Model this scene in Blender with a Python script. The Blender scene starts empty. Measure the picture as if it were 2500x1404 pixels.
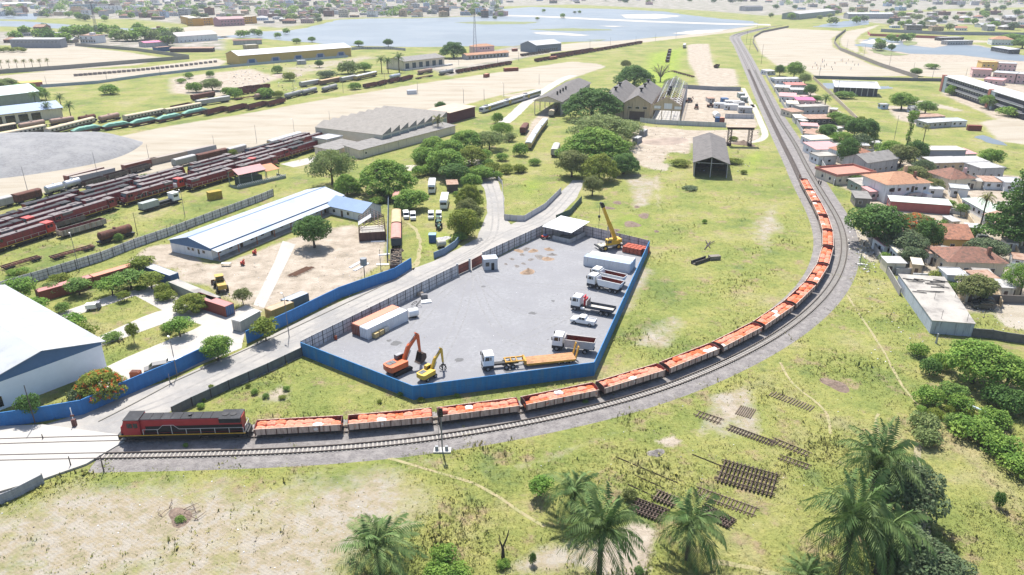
import bpy,math,random
import numpy as np
from mathutils import Vector,Matrix
R=math.radians
rnd=random.Random(7)
sc=bpy.context.scene
COL=sc.collection
# ---------------------------------------------------------------- camera, sky, sun, exposure
CAM_H,CAM_F,CAM_P=71.0,1800.0,R(23) # height (m), focal length (photo px), downward pitch
cam_d=bpy.data.cameras.new("camera");cam=bpy.data.objects.new("camera",cam_d);COL.objects.link(cam)
cam_d.sensor_width=36;cam_d.lens=CAM_F/2500*36
cam_d.clip_start=1;cam_d.clip_end=30000
cam.location=(0,0,CAM_H);cam.rotation_euler=(math.pi/2-CAM_P,0,0)
sc.camera=cam
SUN_EL,SUN_AZ=R(61),R(-13) # azimuth from +Y (away from camera), clockwise
w=bpy.data.worlds.new("World");sc.world=w;w.use_nodes=True
nt=w.node_tree;sky=nt.nodes.new("ShaderNodeTexSky");sky.sky_type='NISHITA';sky.sun_disc=False
sky.sun_elevation=SUN_EL;sky.sun_rotation=SUN_AZ;sky.air_density=1.0;sky.dust_density=1.5
nt.links.new(sky.outputs[0],nt.nodes["Background"].inputs[0]);nt.nodes["Background"].inputs[1].default_value=0.118
sd=bpy.data.lights.new("sun",'SUN');sd.energy=4.8;sd.angle=R(0.5);sd.color=(1,0.955,0.88)
so=bpy.data.objects.new("sun",sd);COL.objects.link(so)
sun_dir=Vector((math.sin(SUN_AZ)*math.cos(SUN_EL),math.cos(SUN_AZ)*math.cos(SUN_EL),math.sin(SUN_EL)))
so.rotation_euler=sun_dir.to_track_quat('Z','Y').to_euler();so.location=(0,0,300)
sc.view_settings.view_transform='Standard';sc.view_settings.look='None'
sc.view_settings.exposure=0.95;sc.view_settings.gamma=1.0
sc.cycles.max_bounces=6;sc.cycles.transparent_max_bounces=8
sc.cycles.use_denoising=True

# ---------------------------------------------------------------- helpers
_c,_s=math.cos(CAM_P),math.sin(CAM_P)
def G(px,py,z=0.0):
    """photo pixel -> point on the horizontal plane z"""
    x=(px-1250)/CAM_F;y=(702-py)/CAM_F
    t=(z-CAM_H)/(-_s+y*_c)
    return Vector((x*t,(_c+y*_s)*t,z))
def PX(X,Y,Z=0):
    dz=Z-CAM_H;d=Y*_c-dz*_s;v=Y*_s+dz*_c
    return 1250+CAM_F*X/d,702-CAM_F*v/d
def seg(a,b):
    A,B=G(*a),G(*b);d=B-A
    return A,math.atan2(d.y,d.x),d.length

MATS={}
def mat(name,col,rough=0.8,var=0.12,scale=0.6,metal=0.0,bump=0.0,bscale=8.0,col2=None,amt=0.5,scale2=0.35,
        ribs=None,spec=0.3,streak=False,trans=0.0):
    """procedural Principled material: colour noise, optional second colour in patches, ribs, bump"""
    if name in MATS:return MATS[name]
    m=bpy.data.materials.new(name);m.use_nodes=True;nt=m.node_tree;N=nt.nodes;L=nt.links
    b=N["Principled BSDF"];b.inputs["Roughness"].default_value=rough;b.inputs["Metallic"].default_value=metal
    b.inputs["Specular IOR Level"].default_value=spec
    tc=N.new("ShaderNodeTexCoord");co=tc.outputs["Object"]
    n=N.new("ShaderNodeTexNoise");n.inputs["Scale"].default_value=scale;n.inputs["Detail"].default_value=6;n.inputs["Roughness"].default_value=0.65
    if streak:
        mp=N.new("ShaderNodeMapping");mp.inputs["Scale"].default_value=(2.2,2.2,0.25);L.new(co,mp.inputs[0]);L.new(mp.outputs[0],n.inputs["Vector"])
    else:L.new(co,n.inputs["Vector"])
    r=N.new("ShaderNodeValToRGB");e=r.color_ramp.elements
    e[0].position=0.3;e[1].position=0.7
    e[0].color=tuple(max(0,c*(1-var))for c in col)+(1,);e[1].color=tuple(min(1,c*(1+var))for c in col)+(1,)
    L.new(n.outputs["Fac"],r.inputs[0]);out=r.outputs[0]
    if col2:
        n2=N.new("ShaderNodeTexNoise");n2.inputs["Scale"].default_value=scale2;n2.inputs["Detail"].default_value=8;n2.inputs["Roughness"].default_value=0.7
        L.new(mp.outputs[0]if streak else co,n2.inputs["Vector"])
        r2=N.new("ShaderNodeValToRGB");q=r2.color_ramp.elements;q[0].position=0.68-0.3*amt-0.06;q[1].position=0.68-0.3*amt+0.1
        mx=N.new("ShaderNodeMixRGB");L.new(n2.outputs["Fac"],r2.inputs[0]);L.new(r2.outputs[0],mx.inputs[0]);L.new(out,mx.inputs[1])
        mx.inputs[2].default_value=tuple(col2)+(1,);out=mx.outputs[0]
    L.new(out,b.inputs["Base Color"])
    h=None
    if ribs:
        wv=N.new("ShaderNodeTexWave");wv.bands_direction=ribs[0];wv.inputs["Scale"].default_value=0.314/ribs[1];wv.inputs["Distortion"].default_value=0
        L.new(co,wv.inputs["Vector"]);h=wv.outputs["Fac"];bs,bd=(ribs[2]if len(ribs)>2 else 0.6),0.06
    elif bump:
        nb=N.new("ShaderNodeTexNoise");nb.inputs["Scale"].default_value=bscale;nb.inputs["Detail"].default_value=5;L.new(co,nb.inputs["Vector"]);h=nb.outputs["Fac"];bs,bd=bump,0.15
    if h is not None:
        bp=N.new("ShaderNodeBump");bp.inputs["Strength"].default_value=bs;bp.inputs["Distance"].default_value=bd
        L.new(h,bp.inputs["Height"]);L.new(bp.outputs[0],b.inputs["Normal"])
    if trans:
        t=N.new("ShaderNodeBsdfTranslucent");L.new(out,t.inputs[0]);ms=N.new("ShaderNodeMixShader");ms.inputs[0].default_value=trans
        L.new(b.outputs[0],ms.inputs[1]);L.new(t.outputs[0],ms.inputs[2]);L.new(ms.outputs[0],N["Material Output"].inputs[0])
    MATS[name]=m;return m

class MB:
    """mesh builder: many shapes, ONE mesh"""
    def __init__(s):s.v=[];s.f=[];s.m=[];s.cur=0
    def add(s,vs,fs,m=None):
        o=len(s.v);s.v+=[tuple(p)for p in vs];s.f+=[tuple(i+o for i in f)for f in fs];s.m+=[s.cur if m is None else m]*len(fs);return s
    def box(s,x0,x1,y0,y1,z0,z1,m=None):
        vs=[(x,y,z)for z in (z0,z1)for y in (y0,y1)for x in (x0,x1)]
        return s.add(vs,[(0,2,3,1),(4,5,7,6),(0,1,5,4),(2,6,7,3),(0,4,6,2),(1,3,7,5)],m)
    def rbox(s,c,sx,sy,sz,rz=0,ry=0,rx=0,m=None):
        M=Matrix.Translation(c)@ Matrix.Rotation(rz,4,'Z')@ Matrix.Rotation(ry,4,'Y')@ Matrix.Rotation(rx,4,'X')
        vs=[M @ Vector((x*sx/2,y*sy/2,z*sz/2))for z in (-1,1)for y in (-1,1)for x in (-1,1)]
        return s.add(vs,[(0,2,3,1),(4,5,7,6),(0,1,5,4),(2,6,7,3),(0,4,6,2),(1,3,7,5)],m)
    def prism(s,prof,x0,x1,axis='x',m=None,caps=True):
        """profile of (a,b) extruded along an axis: x -> (x,a,b), y -> (a,y,b), z -> (a,b,z)"""
        n=len(prof);P={'x':lambda t,a,b:(t,a,b),'y':lambda t,a,b:(a,t,b),'z':lambda t,a,b:(a,b,t)}[axis]
        vs=[P(x0,a,b)for a,b in prof]+[P(x1,a,b)for a,b in prof]
        fs=[(i,(i+1)%n,n+(i+1)%n,n+i)for i in range(n)]
        if caps:fs+=[tuple(range(n))[::-1],tuple(range(n,2*n))]
        return s.add(vs,fs,m)
    def cyl(s,p0,p1,r0,r1=None,n=10,m=None,caps=True):
        p0,p1=Vector(p0),Vector(p1);r1=r0 if r1 is None else r1;d=(p1-p0).normalized()
        u=d.orthogonal().normalized();w=d.cross(u)
        vs=[]
        for p,r in ((p0,r0),(p1,r1)):
            vs+=[p+(u*math.cos(2*math.pi*i/n)+w*math.sin(2*math.pi*i/n))*r for i in range(n)]
        fs=[(i,(i+1)%n,n+(i+1)%n,n+i)for i in range(n)]
        if caps:fs+=[tuple(range(n))[::-1],tuple(range(n,2*n))]
        return s.add(vs,fs,m)
    def tube(s,pts,r,n=6,m=None):
        pts=[Vector(p)for p in pts];rr=r if isinstance(r,(list,tuple))else [r]*len(pts);vs=[];fs=[]
        u=None
        for k,p in enumerate(pts):
            d=(pts[min(k+1,len(pts)-1)]-pts[max(k-1,0)]).normalized()
            u=d.orthogonal().normalized()if u is None else (u-d*u.dot(d)).normalized();w=d.cross(u)
            vs+=[p+(u*math.cos(2*math.pi*i/n)+w*math.sin(2*math.pi*i/n))*rr[k]for i in range(n)]
        for k in range(len(pts)-1):
            fs+=[(k*n+i,k*n+(i+1)%n,(k+1)*n+(i+1)%n,(k+1)*n+i)for i in range(n)]
        fs+=[tuple(range(n))[::-1],tuple(range((len(pts)-1)*n,len(pts)*n))]
        return s.add(vs,fs,m)
    def blob(s,c,rx,ry,rz,nu=10,nv=6,jit=0.0,seed=0,m=None,flat=None):
        q=random.Random(seed);vs=[];fs=[]
        for j in range(nv+1):
            a=-math.pi/2+math.pi*j/nv
            for i in range(nu):
                t=2*math.pi*i/nu;k=1+q.uniform(-jit,jit)
                z=math.sin(a)*rz*k
                if flat is not None:z=max(z,flat)
                vs.append((c[0]+math.cos(a)*math.cos(t)*rx*k,c[1]+math.cos(a)*math.sin(t)*ry*k,c[2]+z))
        for j in range(nv):
            fs+=[(j*nu+i,j*nu+(i+1)%nu,(j+1)*nu+(i+1)%nu,(j+1)*nu+i)for i in range(nu)]
        return s.add(vs,fs,m)
    def mesh(s,name,mats,smooth=False):
        me=bpy.data.meshes.new(name);me.from_pydata(s.v,[],s.f)
        mats=mats if isinstance(mats,(list,tuple))else [mats]
        for x in mats:me.materials.append(x)
        me.polygons.foreach_set("material_index",s.m)
        if smooth:me.polygons.foreach_set("use_smooth",[True]*len(s.f))
        me.update();return me
    def obj(s,name,mats,parent=None,smooth=False):
        o=bpy.data.objects.new(name,s.mesh(name,mats,smooth));COL.objects.link(o)
        if parent is not None:o.parent=parent
        return o

def tag(o,label=None,cat=None,group=None,kind=None):
    if label:o["label"]=label
    if cat:o["category"]=cat
    if group:o["group"]=group
    if kind:o["kind"]=kind
    return o
def T(name,label,cat,loc=(0,0,0),rz=0.0,group=None):
    o=bpy.data.objects.new(name,None);COL.objects.link(o);o.location=loc;o.rotation_euler=(0,0,rz);o.empty_display_size=0.5
    return tag(o,label,cat,group)
CH={}
def dup(root,loc=None,rz=None,label=None,group=None,scale=None,cat=None):
    if root.name not in CH:CH[root.name]=(list(root.children),{c.name:list(c.children)for c in root.children})
    kids,sub=CH[root.name]
    r=root.copy();COL.objects.link(r)
    for ch in kids:
        c=ch.copy();COL.objects.link(c);c.parent=r
        for g in sub[ch.name]:
            d=g.copy();COL.objects.link(d);d.parent=c
    if loc is not None:r.location=loc
    if rz is not None:r.rotation_euler=(0,0,rz)
    if scale is not None:r.scale=scale
    return tag(r,label,cat,group)
PROTO={}
def put(key,make,loc,rz,label,group=None,scale=None,cat=None):
    """first use builds the thing, later uses copy it with all its parts"""
    if key not in PROTO:
        PROTO[key]=o=make();o.location=loc;o.rotation_euler=(0,0,rz)
        if scale:o.scale=scale
        return tag(o,label,cat,group)
    return dup(PROTO[key],loc,rz,label,group,scale or (1,1,1),cat)
def struct(name,mb,mats,smooth=False):
    return tag(mb.obj(name,mats,None,smooth),kind='structure')

def smooth_path(pts,step=4.0,it=2):
    """resampled Catmull-Rom path through 2D points"""
    P=[Vector((p[0],p[1],0))for p in pts];out=[]
    for i in range(len(P)-1):
        a,b,c,d=P[max(i-1,0)],P[i],P[i+1],P[min(i+2,len(P)-1)]
        n=max(2,int((c-b).length/step))
        for k in range(n):
            t=k/n
            out.append(0.5*((2*b)+(c-a)*t+(2*a-5*b+4*c-d)*t*t+(3*b-a-3*c+d)*t**3))
    out.append(P[-1])
    for _ in range(it):out=[out[0]]+[(out[i-1]+out[i]*2+out[i+1])/4 for i in range(1,len(out)-1)]+[out[-1]]
    return out
class Path:
    def __init__(s,pts):
        s.p=pts;s.d=[0]
        for a,b in zip(pts,pts[1:]):s.d.append(s.d[-1]+(b-a).length)
        s.L=s.d[-1]
    def at(s,t):
        import bisect
        i=min(max(bisect.bisect_right(s.d,t)-1,0),len(s.p)-2)
        a,b=s.p[i],s.p[i+1];k=(t-s.d[i])/max(1e-6,s.d[i+1]-s.d[i])
        return a+(b-a)*k,(b-a).normalized()
    def near(s,q):
        best=min(range(len(s.p)),key=lambda i:(s.p[i]-q).length_squared);return s.d[best]
def offset(pts,o):
    out=[]
    for i,p in enumerate(pts):
        d=(pts[min(i+1,len(pts)-1)]-pts[max(i-1,0)]).normalized();out.append(Vector((p.x-d.y*o,p.y+d.x*o,p.z)))
    return out
def ribbon(mb,a,b,za,zb,m=None):
    n=len(a);mb.add([(p.x,p.y,za)for p in a]+[(p.x,p.y,zb)for p in b],[(i,n+i,n+i+1,i+1)for i in range(n-1)],m)
def sheet(name,pix,z,m,jit=0.0,sub=6.0,seed=1):
    """flat ground sheet from an outline in photo pixels, edges subdivided and roughened"""
    q=random.Random(seed);P=[G(*p)for p in pix];out=[]
    for a,b in zip(P,P[1:]+P[:1]):
        n=max(1,int((b-a).length/sub))if jit else 1
        for k in range(n):
            p=a+(b-a)*(k/n);out.append((p.x+(q.uniform(-jit,jit)if k else 0),p.y+(q.uniform(-jit,jit)if k else 0)))
    import mathutils.geometry as mg
    tri=mg.tessellate_polygon([[Vector((x,y,0))for x,y in out]])
    mb=MB();mb.add([(x,y,z)for x,y in out],[t if ((out[t[1]][0]-out[t[0]][0])*(out[t[2]][1]-out[t[0]][1])-(out[t[1]][1]-out[t[0]][1])*(out[t[2]][0]-out[t[0]][0]))>0 else t[::-1]for t in tri])
    return struct(name,mb,m)
# ================================================================ GROUND
def poly_mask(X,Y,pix,feather,world=False):
    P=np.array([(q.x,q.y)for q in ([G(*p)for p in pix]if not world else pix)])
    lo,hi=P.min(0),P.max(0);out=np.zeros(len(X));idx=np.where((X>lo[0])&(X<hi[0])&(Y>lo[1])&(Y<hi[1]))[0]
    if not len(idx):return out
    x,y=X[idx],Y[idx];ins=np.zeros(len(idx),bool);dist=np.full(len(idx),1e9);Q=np.roll(P,-1,0)
    for (ax,ay),(bx,by)in zip(P,Q):
        c=((ay>y)!=(by>y));xi=(bx-ax)*(y-ay)/(by-ay+1e-12)+ax;ins ^= c &(x<xi)
        dx,dy=bx-ax,by-ay;t=np.clip(((x-ax)*dx+(y-ay)*dy)/(dx*dx+dy*dy+1e-9),0,1)
        dist=np.minimum(dist,np.hypot(x-ax-t*dx,y-ay-t*dy))
    fe=feather
    out[idx]=np.where(ins,np.clip(dist/fe,0,1),0);return out
# (channel, feather m, outline in photo pixels)
AREAS=[
 ('sand',6,[(-80,352),(120,348),(270,335),(420,305),(560,283),(700,258),(800,240),(900,224),(1000,207),(1200,178),(1390,150),(1460,155),(1485,163),(1440,178),(1415,187),(1340,212),(1250,228),(1200,240),(1140,256),(1060,276),(930,300),(800,333),(640,376),(520,392),(400,420),(200,462),(60,480),(-80,490)]),
 ('sand',8,[(-80,118),(90,117),(180,112),(300,125),(420,143),(330,160),(150,173),(-80,182)]),
 ('sand',8,[(-80,192),(130,172),(330,166),(530,141),(560,150),(530,168),(380,186),(110,216),(40,208),(-80,212)]),
 ('sand',10,[(1835,92),(1862,76),(1900,68),(2062,76),(2036,95),(2042,116),(2140,160),(2238,186),(1990,191),(1940,160),(1895,165),(1850,130)]),
 ('sand',8,[(2062,76),(2110,68),(2140,60),(2150,62),(2105,84),(2092,100),(2105,128),(2200,150),(2300,150),(2420,152),(2600,166),(2600,200),(2310,190),(2240,186),(2140,152),(2050,112),(2046,96)]),
 ('sand',20,[(2090,82),(2140,86),(2400,98),(2600,100),(2600,106),(2300,104),(2230,118),(2190,92),(2110,88)]),
 ('dirt',7,[(1672,110),(1690,107),(1735,107),(1745,150),(1752,166),(1800,168),(1812,212),(1700,214),(1690,180),(1675,150)]),
 ('dirt',4,[(1660,214),(1815,219),(1860,310),(1655,300)]),
 ('dirt',4,[(1545,304),(1700,318),(1860,315),(1860,345),(1780,350),(1695,350),(1690,378),(1640,372),(1610,420),(1555,405),(1530,360)]),
 ('sand',3,[(1555,392),(1610,398),(1640,402),(1632,420),(1590,412)]),
 ('sand',8,[(2380,296),(2440,288),(2600,292),(2600,375),(2480,352),(2425,345)]),
 ('sand',5,[(2200,246),(2260,245),(2360,270),(2330,272),(2260,258)]),
 ('sand',3,[(2330,470),(2352,468),(2420,500),(2470,560),(2440,590),(2380,595),(2330,530)]),
 ('sand',3,[(2160,640),(2260,640),(2290,660),(2230,690),(2180,672)]),
 ('sand',4,[(2400,740),(2600,730),(2600,830),(2440,800)]),
 ('sand',3,[(2120,640),(2150,650),(2150,600),(2100,560),(2070,555),(2090,620)]),
 ('dry',9,[(-500,1420),(-500,1290),(-80,1215),(60,1200),(130,1170),(215,1136),(420,1136),(620,1138),(860,1120),(960,1112),(1100,1170),(1120,1230),(1040,1320),(900,1400),(760,1600),(-500,1700)]),
 ('furrow',9,[(-500,1420),(-500,1290),(-80,1215),(110,1180),(215,1140),(420,1140),(700,1150),(900,1170),(980,1230),(880,1330),(760,1600),(-500,1700)]),
 ('dirt',4,[(415,640),(545,640),(760,560),(870,545),(955,585),(945,640),(830,735),(620,765),(540,730),(500,700),(420,690)]),
 ('dirt',3,[(440,590),(360,600),(300,640),(410,660),(520,650)]),
 ('dry',3,[(1180,1404),(1300,1325),(1540,1255),(1610,1300),(1560,1420),(1180,1420)]),
 ('dirt',2.5,[(1430,1345),(1540,1262),(1620,1290),(1590,1420),(1440,1420)]),
 ('dry',3,[(1180,1150),(1280,1120),(1400,1080),(1570,1025),(1580,1045),(1480,1075),(1380,1120),(1270,1160)]),
 ('dry',5,[(600,985),(700,930),(735,940),(720,985),(640,1000)]),
 ('dirt',4,[(620,965),(690,935),(715,945),(700,975),(640,985)]),
 ('dry',4,[(1560,800),(1640,760),(1700,790),(1640,860),(1520,850)]),
 ('dry',4,[(1360,440),(1560,420),(1620,440),(1600,500),(1540,520),(1520,440)]),
 ('dirt',4,[(1590,425),(1618,430),(1622,520),(1605,515)]),
 ('lush',12,[(1000,545),(1130,560),(1150,590),(1060,630),(985,650),(985,545)]),
 ('lush',20,[(1430,560),(1480,500),(1600,510),(1640,570),(1620,640),(1590,600)]),
 ('lush',14,[(1230,420),(1370,440),(1360,470),(1240,530)]),
 ('lush',10,[(2050,480),(2080,440),(2130,520),(2090,560)]),
 ('lush',10,[(1660,360),(1690,330),(1690,420),(1640,430)]),('lush',12,[(1790,380),(1860,340),(1900,380),(1860,440),(1790,430)]),
 ('lush',25,[(1990,820),(2100,700),(2200,800),(2250,960),(2100,960)]),
 ('lush',15,[(680,1010),(780,930),(880,950),(960,1010),(760,1000)]),
 ('lush',15,[(620,1440),(800,1300),(900,1440)]),
 ('dirt',4,[(1290,300),(1340,250),(1350,280),(1310,340),(1275,370),(1280,330)]),
 ('dirt',3,[(2010,590),(2060,560),(2080,600),(2060,660),(2030,650)]),
 ('dirt',5,[(1975,340),(2010,330),(2150,380),(2240,392),(2400,420),(2600,440),(2600,770),(2330,770),(2300,705),(2200,690),(2125,560),(2080,475),(2035,450)]),('dirt',4,[(1872,185),(1965,200),(2030,260),(2090,292),(2060,325),(1985,345),(1920,268)]),
 ('dry',3,[(1720,960),(1830,930),(1880,1010),(1860,1080),(1760,1080),(1690,1050)]),('dry',4,[(900,1120),(1060,1105),(1240,1130),(1200,1170),(1050,1150)]),('dirt',1.5,[(1590,1075),(1640,1060),(1680,1080),(1640,1100)]),('dirt',1.5,[(1700,1048),(1722,1045),(1728,1062),(1705,1066)]),
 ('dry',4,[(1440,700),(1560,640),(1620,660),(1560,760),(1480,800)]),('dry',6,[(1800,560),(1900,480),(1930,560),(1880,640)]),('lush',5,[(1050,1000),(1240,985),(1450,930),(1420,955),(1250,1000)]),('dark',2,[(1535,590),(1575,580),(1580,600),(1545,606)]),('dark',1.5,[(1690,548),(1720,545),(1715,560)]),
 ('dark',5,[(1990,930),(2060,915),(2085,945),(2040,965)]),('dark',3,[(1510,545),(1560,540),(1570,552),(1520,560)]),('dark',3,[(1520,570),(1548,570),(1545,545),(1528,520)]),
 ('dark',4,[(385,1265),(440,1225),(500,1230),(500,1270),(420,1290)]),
 ('dirt',5,[(1745,985),(1800,960),(1830,1020),(1760,1030)]),('dirt',4,[(1790,1060),(1850,1030),(1870,1060),(1810,1075)]),
 ('town',60,[(-200,-25),(2700,-25),(2700,14),(2300,24),(2000,34),(1860,40),(1700,26),(1400,12),(1240,16),(1210,40),(1000,44),(880,44),(800,50),(760,62),(700,72),(600,66),(420,60),(300,48),(-200,44)]),
 ('dirt',12,[(2085,95),(2240,95),(2400,110),(2600,165),(2600,186),(2300,172),(2110,135)]),('dirt',8,[(2300,205),(2290,230),(2420,290),(2500,310),(2600,330),(2600,200)]),('dirt',6,[(2150,255),(2230,262),(2350,300),(2280,320),(2180,290)]),
 ('town',40,[(2150,60),(2700,62),(2700,18),(2230,28),(1990,40)]),
 ('town',20,[(-80,75),(240,80),(560,98),(560,125),(300,118),(-80,110)]),
 ('town',15,[(2290,150),(2600,180),(2600,230),(2420,200)]),
 ('sand',20,[(520,95),(600,80),(700,70),(760,62),(690,78),(600,92),(560,98)]),
 ('sand',20,[(380,78),(470,62),(640,62),(640,74),(560,92),(440,90)]),
 ('town',12,[(1010,160),(1250,112),(1400,108),(1440,112),(1200,160),(1100,190)]),
 ('sand',5,[(1030,155),(1180,130),(1400,105),(1600,92),(1800,68),(1860,62),(1800,78),(1500,112),(1380,125),(1190,152),(1090,170)]),
 ('lush',20,[(1500,240),(1560,130),(1700,105),(1690,160),(1700,220)]),
 ('sand',3,[(1215,235),(1300,240),(1390,186),(1375,176),(1300,220)]),
 ('dry',20,[(640,170),(900,130),(950,140),(700,200)]),('dirt',15,[(400,190),(620,165),(700,190),(560,240),(400,230)]),
]
ys=np.concatenate([np.geomspace(22,2600,470),np.geomspace(2900,14000,14)]);nx=300
u=np.linspace(-1,1,nx);XX=(u[None,:]*(0.78*ys[:,None]+55));YY=np.repeat(ys[:,None],nx,1)
gx,gy=XX.ravel(),YY.ravel()
CHN={}
for ch,fe,pix in AREAS:
    CHN[ch]=np.maximum(CHN.get(ch,0),poly_mask(gx,gy,pix,fe))
far=np.clip((gy-2500)/1200,0,1);CHN['town']=np.maximum(CHN['town'],far*0.6)
ny=len(ys);idx=np.arange(ny*nx).reshape(ny,nx)
quads=np.stack([idx[:-1,:-1],idx[:-1,1:],idx[1:,1:],idx[1:,:-1]],-1).reshape(-1,4)
me=bpy.data.meshes.new("ground");me.from_pydata(np.stack([gx,gy,gx*0],1).tolist(),[],quads.tolist())
for nm,chs in (("m1",('sand','dirt','town')),("m2",('dry','lush','furrow')),("m3",('dark','dark','dark'))):
    a=me.color_attributes.new(nm,'FLOAT_COLOR','POINT');c=np.ones((len(gx),4),np.float32)
    for i,ch in enumerate(chs):c[:,i]=CHN[ch]
    a.data.foreach_set("color",c.ravel())
ground=bpy.data.objects.new("ground",me);COL.objects.link(ground);tag(ground,kind='structure')

def grass_color(N,L,co):
    """node colours shared by the ground and the tufts standing on it: returns a colour socket"""
    def noise(s,d=6,r=0.6):
        n=N.new("ShaderNodeTexNoise");n.inputs["Scale"].default_value=s;n.inputs["Detail"].default_value=d;n.inputs["Roughness"].default_value=r;L.new(co,n.inputs["Vector"]);return n.outputs["Fac"]
    def ramp(f,stops):
        r=N.new("ShaderNodeValToRGB");e=r.color_ramp.elements
        while len(e)<len(stops):e.new(0.5)
        for q,(p,c)in zip(e,stops):q.position=p;q.color=tuple(c)+(1,)
        L.new(f,r.inputs[0]);return r.outputs[0]
    a=ramp(noise(0.045,5),[(0.32,(0.125,0.160,0.050)),(0.44,(0.182,0.204,0.064)),(0.55,(0.230,0.230,0.082)),(0.68,(0.275,0.245,0.14))])
    pt=N.new("ShaderNodeMixRGB");L.new(ramp(noise(0.16,8,0.72),[(0.54,(0,0,0)),(0.64,(.9,.9,.9))]),pt.inputs[0]);L.new(a,pt.inputs[1]);pt.inputs[2].default_value=(0.245,0.19,0.125,1);p2=N.new("ShaderNodeMixRGB");L.new(ramp(noise(0.09,7,0.7),[(0.30,(.8,.8,.8)),(0.42,(0,0,0))]),p2.inputs[0]);L.new(pt.outputs[0],p2.inputs[1]);p2.inputs[2].default_value=(0.115,0.15,0.062,1);a=p2.outputs[0]
    fine=ramp(noise(0.75,8,0.8),[(0.30,(0.50,0.56,0.46)),(0.46,(0.88,0.90,0.86)),(0.58,(1.06,1.05,1.0)),(0.72,(1.26,1.22,1.1))]);mid=ramp(noise(0.22,7,0.75),[(0.33,(0.66,0.74,0.62)),(0.45,(0.95,0.97,0.93)),(0.62,(1.05,1.02,0.98))]);m0=N.new("ShaderNodeMixRGB");m0.blend_type='MULTIPLY';m0.inputs[0].default_value=1;L.new(a,m0.inputs[1]);L.new(mid,m0.inputs[2]);a=m0.outputs[0]
    m=N.new("ShaderNodeMixRGB");m.blend_type='MULTIPLY';m.inputs[0].default_value=1;L.new(a,m.inputs[1]);L.new(fine,m.inputs[2])
    return m.outputs[0],noise,ramp
gm=bpy.data.materials.new("ground_cover");gm.use_nodes=True;nt=gm.node_tree;N,L=nt.nodes,nt.links;B=N["Principled BSDF"];B.inputs["Roughness"].default_value=0.95;B.inputs["Specular IOR Level"].default_value=0.1
tc=N.new("ShaderNodeTexCoord");co=tc.outputs["Object"];col,noise,ramp=grass_color(N,L,co)
def attr(nm):
    a=N.new("ShaderNodeAttribute");a.attribute_name=nm;s=N.new("ShaderNodeSeparateColor");L.new(a.outputs["Color"],s.inputs[0]);return s.outputs
def math_(op,a,b):
    m=N.new("ShaderNodeMath");m.operation=op
    for i,x in enumerate((a,b)):
        if isinstance(x,(int,float)):m.inputs[i].default_value=x
        else:L.new(x,m.inputs[i])
    return m.outputs[0]
mm1,mm2,mm3=attr("m1"),attr("m2"),attr("m3")
edge=math_('ADD',math_('MULTIPLY',noise(0.12,8,0.75),0.9),math_('MULTIPLY',noise(1.1,4),0.5))
def masked(msk,lo,hi,gain=1.0):
    v=math_('ADD',math_('MULTIPLY',msk,gain),math_('SUBTRACT',edge,0.7));mr=N.new("ShaderNodeMapRange");mr.inputs[1].default_value=lo;mr.inputs[2].default_value=hi;L.new(v,mr.inputs[0])
    return math_('MULTIPLY',mr.outputs[0],math_('GREATER_THAN',msk,0.004))
def mix(f,a,b):
    m=N.new("ShaderNodeMixRGB");L.new(f,m.inputs[0]);L.new(a,m.inputs[1]);L.new(b,m.inputs[2]);return m.outputs[0]
lush=ramp(noise(0.2,5),[(0.35,(0.13,0.195,0.035)),(0.55,(0.21,0.26,0.042)),(0.7,(0.27,0.285,0.07))])
col=mix(masked(mm2[1],0.3,0.9),col,lush)
dry=ramp(noise(0.35,7,0.7),[(0.30,(0.165,0.175,0.075)),(0.39,(0.225,0.20,0.13)),(0.47,(0.275,0.232,0.165)),(0.56,(0.285,0.26,0.22)),(0.7,(0.345,0.30,0.235))])
mp=N.new("ShaderNodeMapping");mp.inputs["Rotation"].default_value=(0,0,R(-58));L.new(co,mp.inputs[0])
wv=N.new("ShaderNodeTexWave");wv.inputs["Scale"].default_value=0.66;wv.inputs["Distortion"].default_value=2.2;wv.inputs["Detail"].default_value=4;wv.inputs["Detail Scale"].default_value=1.6;L.new(mp.outputs[0],wv.inputs["Vector"])
fur=ramp(wv.outputs["Fac"],[(0.05,(0.91,0.90,0.89)),(0.55,(1.02,1.01,1.0))])
mu=N.new("ShaderNodeMixRGB");mu.blend_type='MULTIPLY';L.new(math_("MULTIPLY",masked(mm2[2],0.2,0.8),ramp(noise(0.11,5,0.6),[(0.50,(0,0,0)),(0.66,(.7,.7,.7))])),mu.inputs[0]);L.new(dry,mu.inputs[1]);L.new(fur,mu.inputs[2])
dm=math_("SUBTRACT",mm2[0],math_("MULTIPLY",math_("SUBTRACT",noise(0.07,6,0.65),0.44),math_("MULTIPLY",mm2[0],3.2)))
col=mix(masked(dm,0.2,0.8),col,mu.outputs[0])
dirt=ramp(noise(0.25,8,0.7),[(0.32,(0.21,0.18,0.14)),(0.5,(0.315,0.268,0.215)),(0.68,(0.385,0.34,0.285))])
col=mix(masked(mm1[1],0.1,0.5),col,dirt)
town=ramp(noise(0.05,8,0.7),[(0.35,(0.12,0.14,0.08)),(0.5,(0.22,0.20,0.17)),(0.62,(0.33,0.30,0.27)),(0.75,(0.22,0.21,0.17))])
col=mix(masked(mm1[2],0.1,0.5),col,town)
mps=N.new("ShaderNodeMapping");mps.inputs["Scale"].default_value=(0.25,1,1);mps.inputs["Rotation"].default_value=(0,0,R(-12));L.new(co,mps.inputs[0])
ns=N.new("ShaderNodeTexNoise");ns.inputs["Scale"].default_value=0.10;ns.inputs["Detail"].default_value=9;ns.inputs["Roughness"].default_value=0.7;L.new(mps.outputs[0],ns.inputs["Vector"])
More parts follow.
